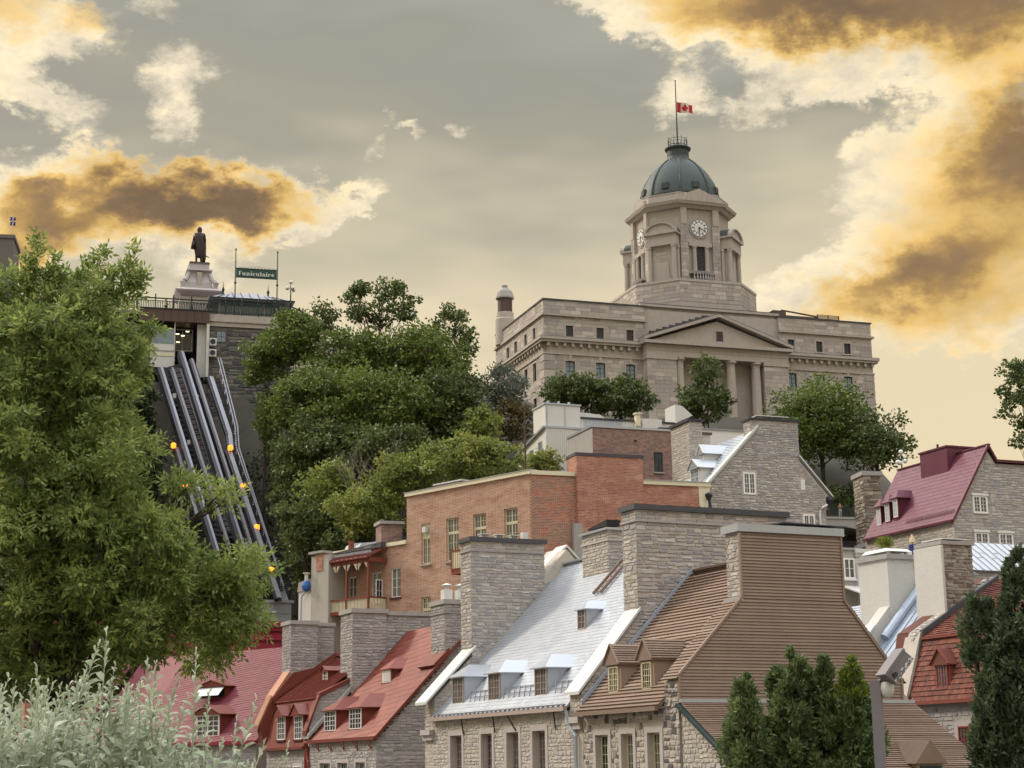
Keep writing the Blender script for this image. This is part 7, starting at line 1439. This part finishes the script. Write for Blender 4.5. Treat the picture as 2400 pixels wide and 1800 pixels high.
# --- silvery shrub in the foreground
def silver_shrub():
    t0 = 13.0; tips = [(250, 1478), (205, 1560), (232, 1510), (85, 1562), (20, 1590), (112, 1602), (345, 1548), (365, 1556), (460, 1528), (420, 1592), (600, 1640), (555, 1690), (675, 1748), (490, 1625), (50, 1640), (150, 1650), (300, 1620), (520, 1740), (620, 1740), (180, 1590), (330, 1600), (395, 1640), (440, 1640), (270, 1560), (10, 1680), (580, 1790), (650, 1790)]
    for i in range(440): x_ = random.uniform(-120, 560); tips.append((x_, random.uniform(1600, 1960)+max(0, x_-330)*.85))
    C0 = at(250, 1800, t0); T = thing('silver_shrub', 'silvery green shrub with narrow leaves on upright shoots', 'shrub', loc=(C0[0], C0[1], 0)); o = np.array([C0[0], C0[1], 0]); mb = MB(); Vs = []; Qs = []; off = 0
    for i, (x_, y_) in enumerate(tips):
        tip = at(x_, y_, t0+random.uniform(-1.0, 1.0))-o; l = random.uniform(1.3, 2.0); lean = np.array([random.uniform(-.28, .12), random.uniform(-.2, .2), -1.0]); lean /= np.linalg.norm(lean); base = tip+lean*l
        bend = np.array([random.uniform(-.12, .05), 0, 0]); mid = (tip+base)/2+bend; mb.tube([base, mid, tip], [.012, .008, .003], 5)
        n = 64; s = np.linspace(.0, 1, n); Pm = ((1-s)**2)[:, None]*tip+(2*s*(1-s))[:, None]*mid+(s**2)[:, None]*base; a = np.arange(n)*2.4+i
        up = -lean; outv = np.stack([np.cos(a), np.sin(a)*.8, np.zeros(n)], 1); k_ = np.clip(s*2.2, .0, 1)[:, None]
        D = norm(outv*(.3+1.0*k_)+up*(1.1-.85*k_)+rng.normal(size=(n, 3))*.12); Lg = (.07+.125*np.clip(s*3, 0, 1))*rng.uniform(.8, 1.2, n); Wd = Lg*.24
        S = norm(np.cross(D, np.array([0, 0, 1.0])+rng.normal(size=(n, 3))*.35)); U = np.cross(S, D); L1 = Lg[:, None]; W1 = Wd[:, None]
        m1 = Pm+D*L1*.33+U*L1*.05; m2 = Pm+D*L1*.68+U*L1*.0+np.array([0, 0, -1])*L1*.1; tp = Pm+D*L1*.94+np.array([0, 0, -1])*L1*.34
        V = np.stack([Pm, m1+S*W1/2, m1-S*W1/2, m2+S*W1*.45, m2-S*W1*.45, tp], 1).reshape(-1, 3); b6 = np.arange(n)[:, None]*6
        Q = np.concatenate([b6+np.array([0, 1, 2, 2]), b6+np.array([1, 3, 4, 2]), b6+np.array([3, 5, 5, 4])])
        tri = np.concatenate([b6+np.array([0, 1, 2]), b6+np.array([1, 3, 2]), b6+np.array([3, 4, 2]), b6+np.array([3, 5, 4])]); Vs.append(V); Qs.append(tri+off); off += len(V)
    npmesh('leaves', np.concatenate(Vs), np.concatenate(Qs), 'leaf_silver', T); mb.build('stem', 'leaf_silver', T)
silver_shrub()
# --- cedars in front
def cedar(label, t, spires, m, blade=.2, dens=.62, gold=None):
    x0 = spires[0][0]; C0 = at(x0, 1780, t); o = np.array([C0[0], C0[1], 0]); T = thing('cedar_tree', label, 'tree', loc=tuple(o)); Vs = []; Ds = []; gV = []; mb = MB()
    for (x_, ytop, hw, ybot, dt) in spires:
        top = at(x_, ytop, t+dt)-o; bot = at(x_, ybot, t+dt)-o; H = top[2]-bot[2]; w_ = hw*(t+dt)/F; n = int(dens*5200*w_*H+600)
        ns = max(14, int(H*w_*26)); sb = rng.uniform(0, 1, ns)**.8; ang = rng.uniform(0, 2*math.pi, ns); prof = lambda s: np.minimum(1, (s*2.1)**.75)*(1-.12*s)
        wob = rng.uniform(.55, 1.12, ns); sc = np.stack([np.cos(ang)*prof(sb)*w_*wob, np.sin(ang)*prof(sb)*w_*wob, -sb*H], 1)+top; sr = rng.uniform(.12, .3, ns)*(.45+.8*np.minimum(1, sb*2.5))
        idx = rng.integers(0, ns, n); dd = sph(n); P = sc[idx]+dd*rng.uniform(.3, 1, (n, 1))*sr[idx][:, None]*np.array([.8, .8, 1.5]); out = norm(P-np.array([top[0], top[1], 0])*np.array([1, 1, 0])-np.array([0, 0, 1])*P[:, 2:3]); D = norm(np.array([0, 0, .8])+out*.5+rng.normal(size=(n, 3))*.6)
        Vs.append(P); Ds.append(D); mb.tube([tuple(bot+np.array([0, 0, -bot[2]])), tuple(bot), tuple(top+np.array([0, 0, -.15]))], [.1, .07, .01], 6)
    P = np.concatenate(Vs); D = np.concatenate(Ds); n = len(P)
    if gold is not None:
        g = (np.abs(P[:, 0]-(at(gold[0], gold[1], t)-o)[0]) < gold[2]*t/F) & (P[:, 2] > (at(gold[0], gold[3], t))[2]) & (rng.uniform(size=n) < .75)
        V, Q = leaves(P[g], D[g], rng.uniform(.7, 1.3, g.sum())*blade, rng.uniform(.25, .45, g.sum())*blade, .08); npmesh('bright_shoots', V, Q, 'leaf_gold', T); P, D = P[~g], D[~g]; n = len(P)
    V, Q = leaves(P, D, rng.uniform(.7, 1.3, n)*blade, rng.uniform(.25, .45, n)*blade, .08); npmesh('foliage', V, Q, m, T); mb.build('trunk', 'bark', T)
cedar('slim dark cedar left of the broad cedar before the clapboard gable', 50, [(1745, 1588, 42, 1840, 0), (1725, 1680, 34, 1840, .3), (1790, 1690, 50, 1840, .4)], 'leaf_cedar')
cedar('broad dark cedar in front of the clapboard gable', 51, [(1850, 1512, 46, 1840, 0), (1815, 1575, 36, 1840, .2), (1885, 1560, 32, 1840, .3), (1845, 1660, 72, 1840, -.3)], 'leaf_cedar')
cedar('cedar with bright yellow green tip beside the lamp post', 50.5, [(1990, 1528, 40, 1840, 0), (1932, 1548, 30, 1840, .3), (2020, 1610, 36, 1840, .1), (1965, 1670, 76, 1840, -.3)], 'leaf_cedar', gold=(1995, 1550, 42, 1640))
cedar('tall narrow dark cedar in front of the red tiled mansard', 46, [(2378, 1285, 62, 1840, 0), (2290, 1388, 34, 1560, .4), (2340, 1460, 70, 1840, -.2), (2360, 1620, 95, 1850, -.3), (2420, 1400, 70, 1840, 0)], 'leaf_cedar_dark')
q = at(*pxl('2', 775, 1230), 127); T = thing('roof_shrub', 'yellow green potted shrub on the flat white roof', 'shrub', loc=(q[0], q[1], q[2]-.55)); n = 700; P = sph(n)*rng.uniform(.2, 1, (n, 1))*np.array([.75, .5, .5])+np.array([0, 0, .75]); V, Q = leaves(P, norm(rng.normal(size=(n, 3))+np.array([0, 0, .3])), .2, .09); npmesh('foliage', V, Q, 'leaf_gold', T); MB().lathe([(.25, 0), (.32, .35)], n=10).build('pot', 'cement', T)
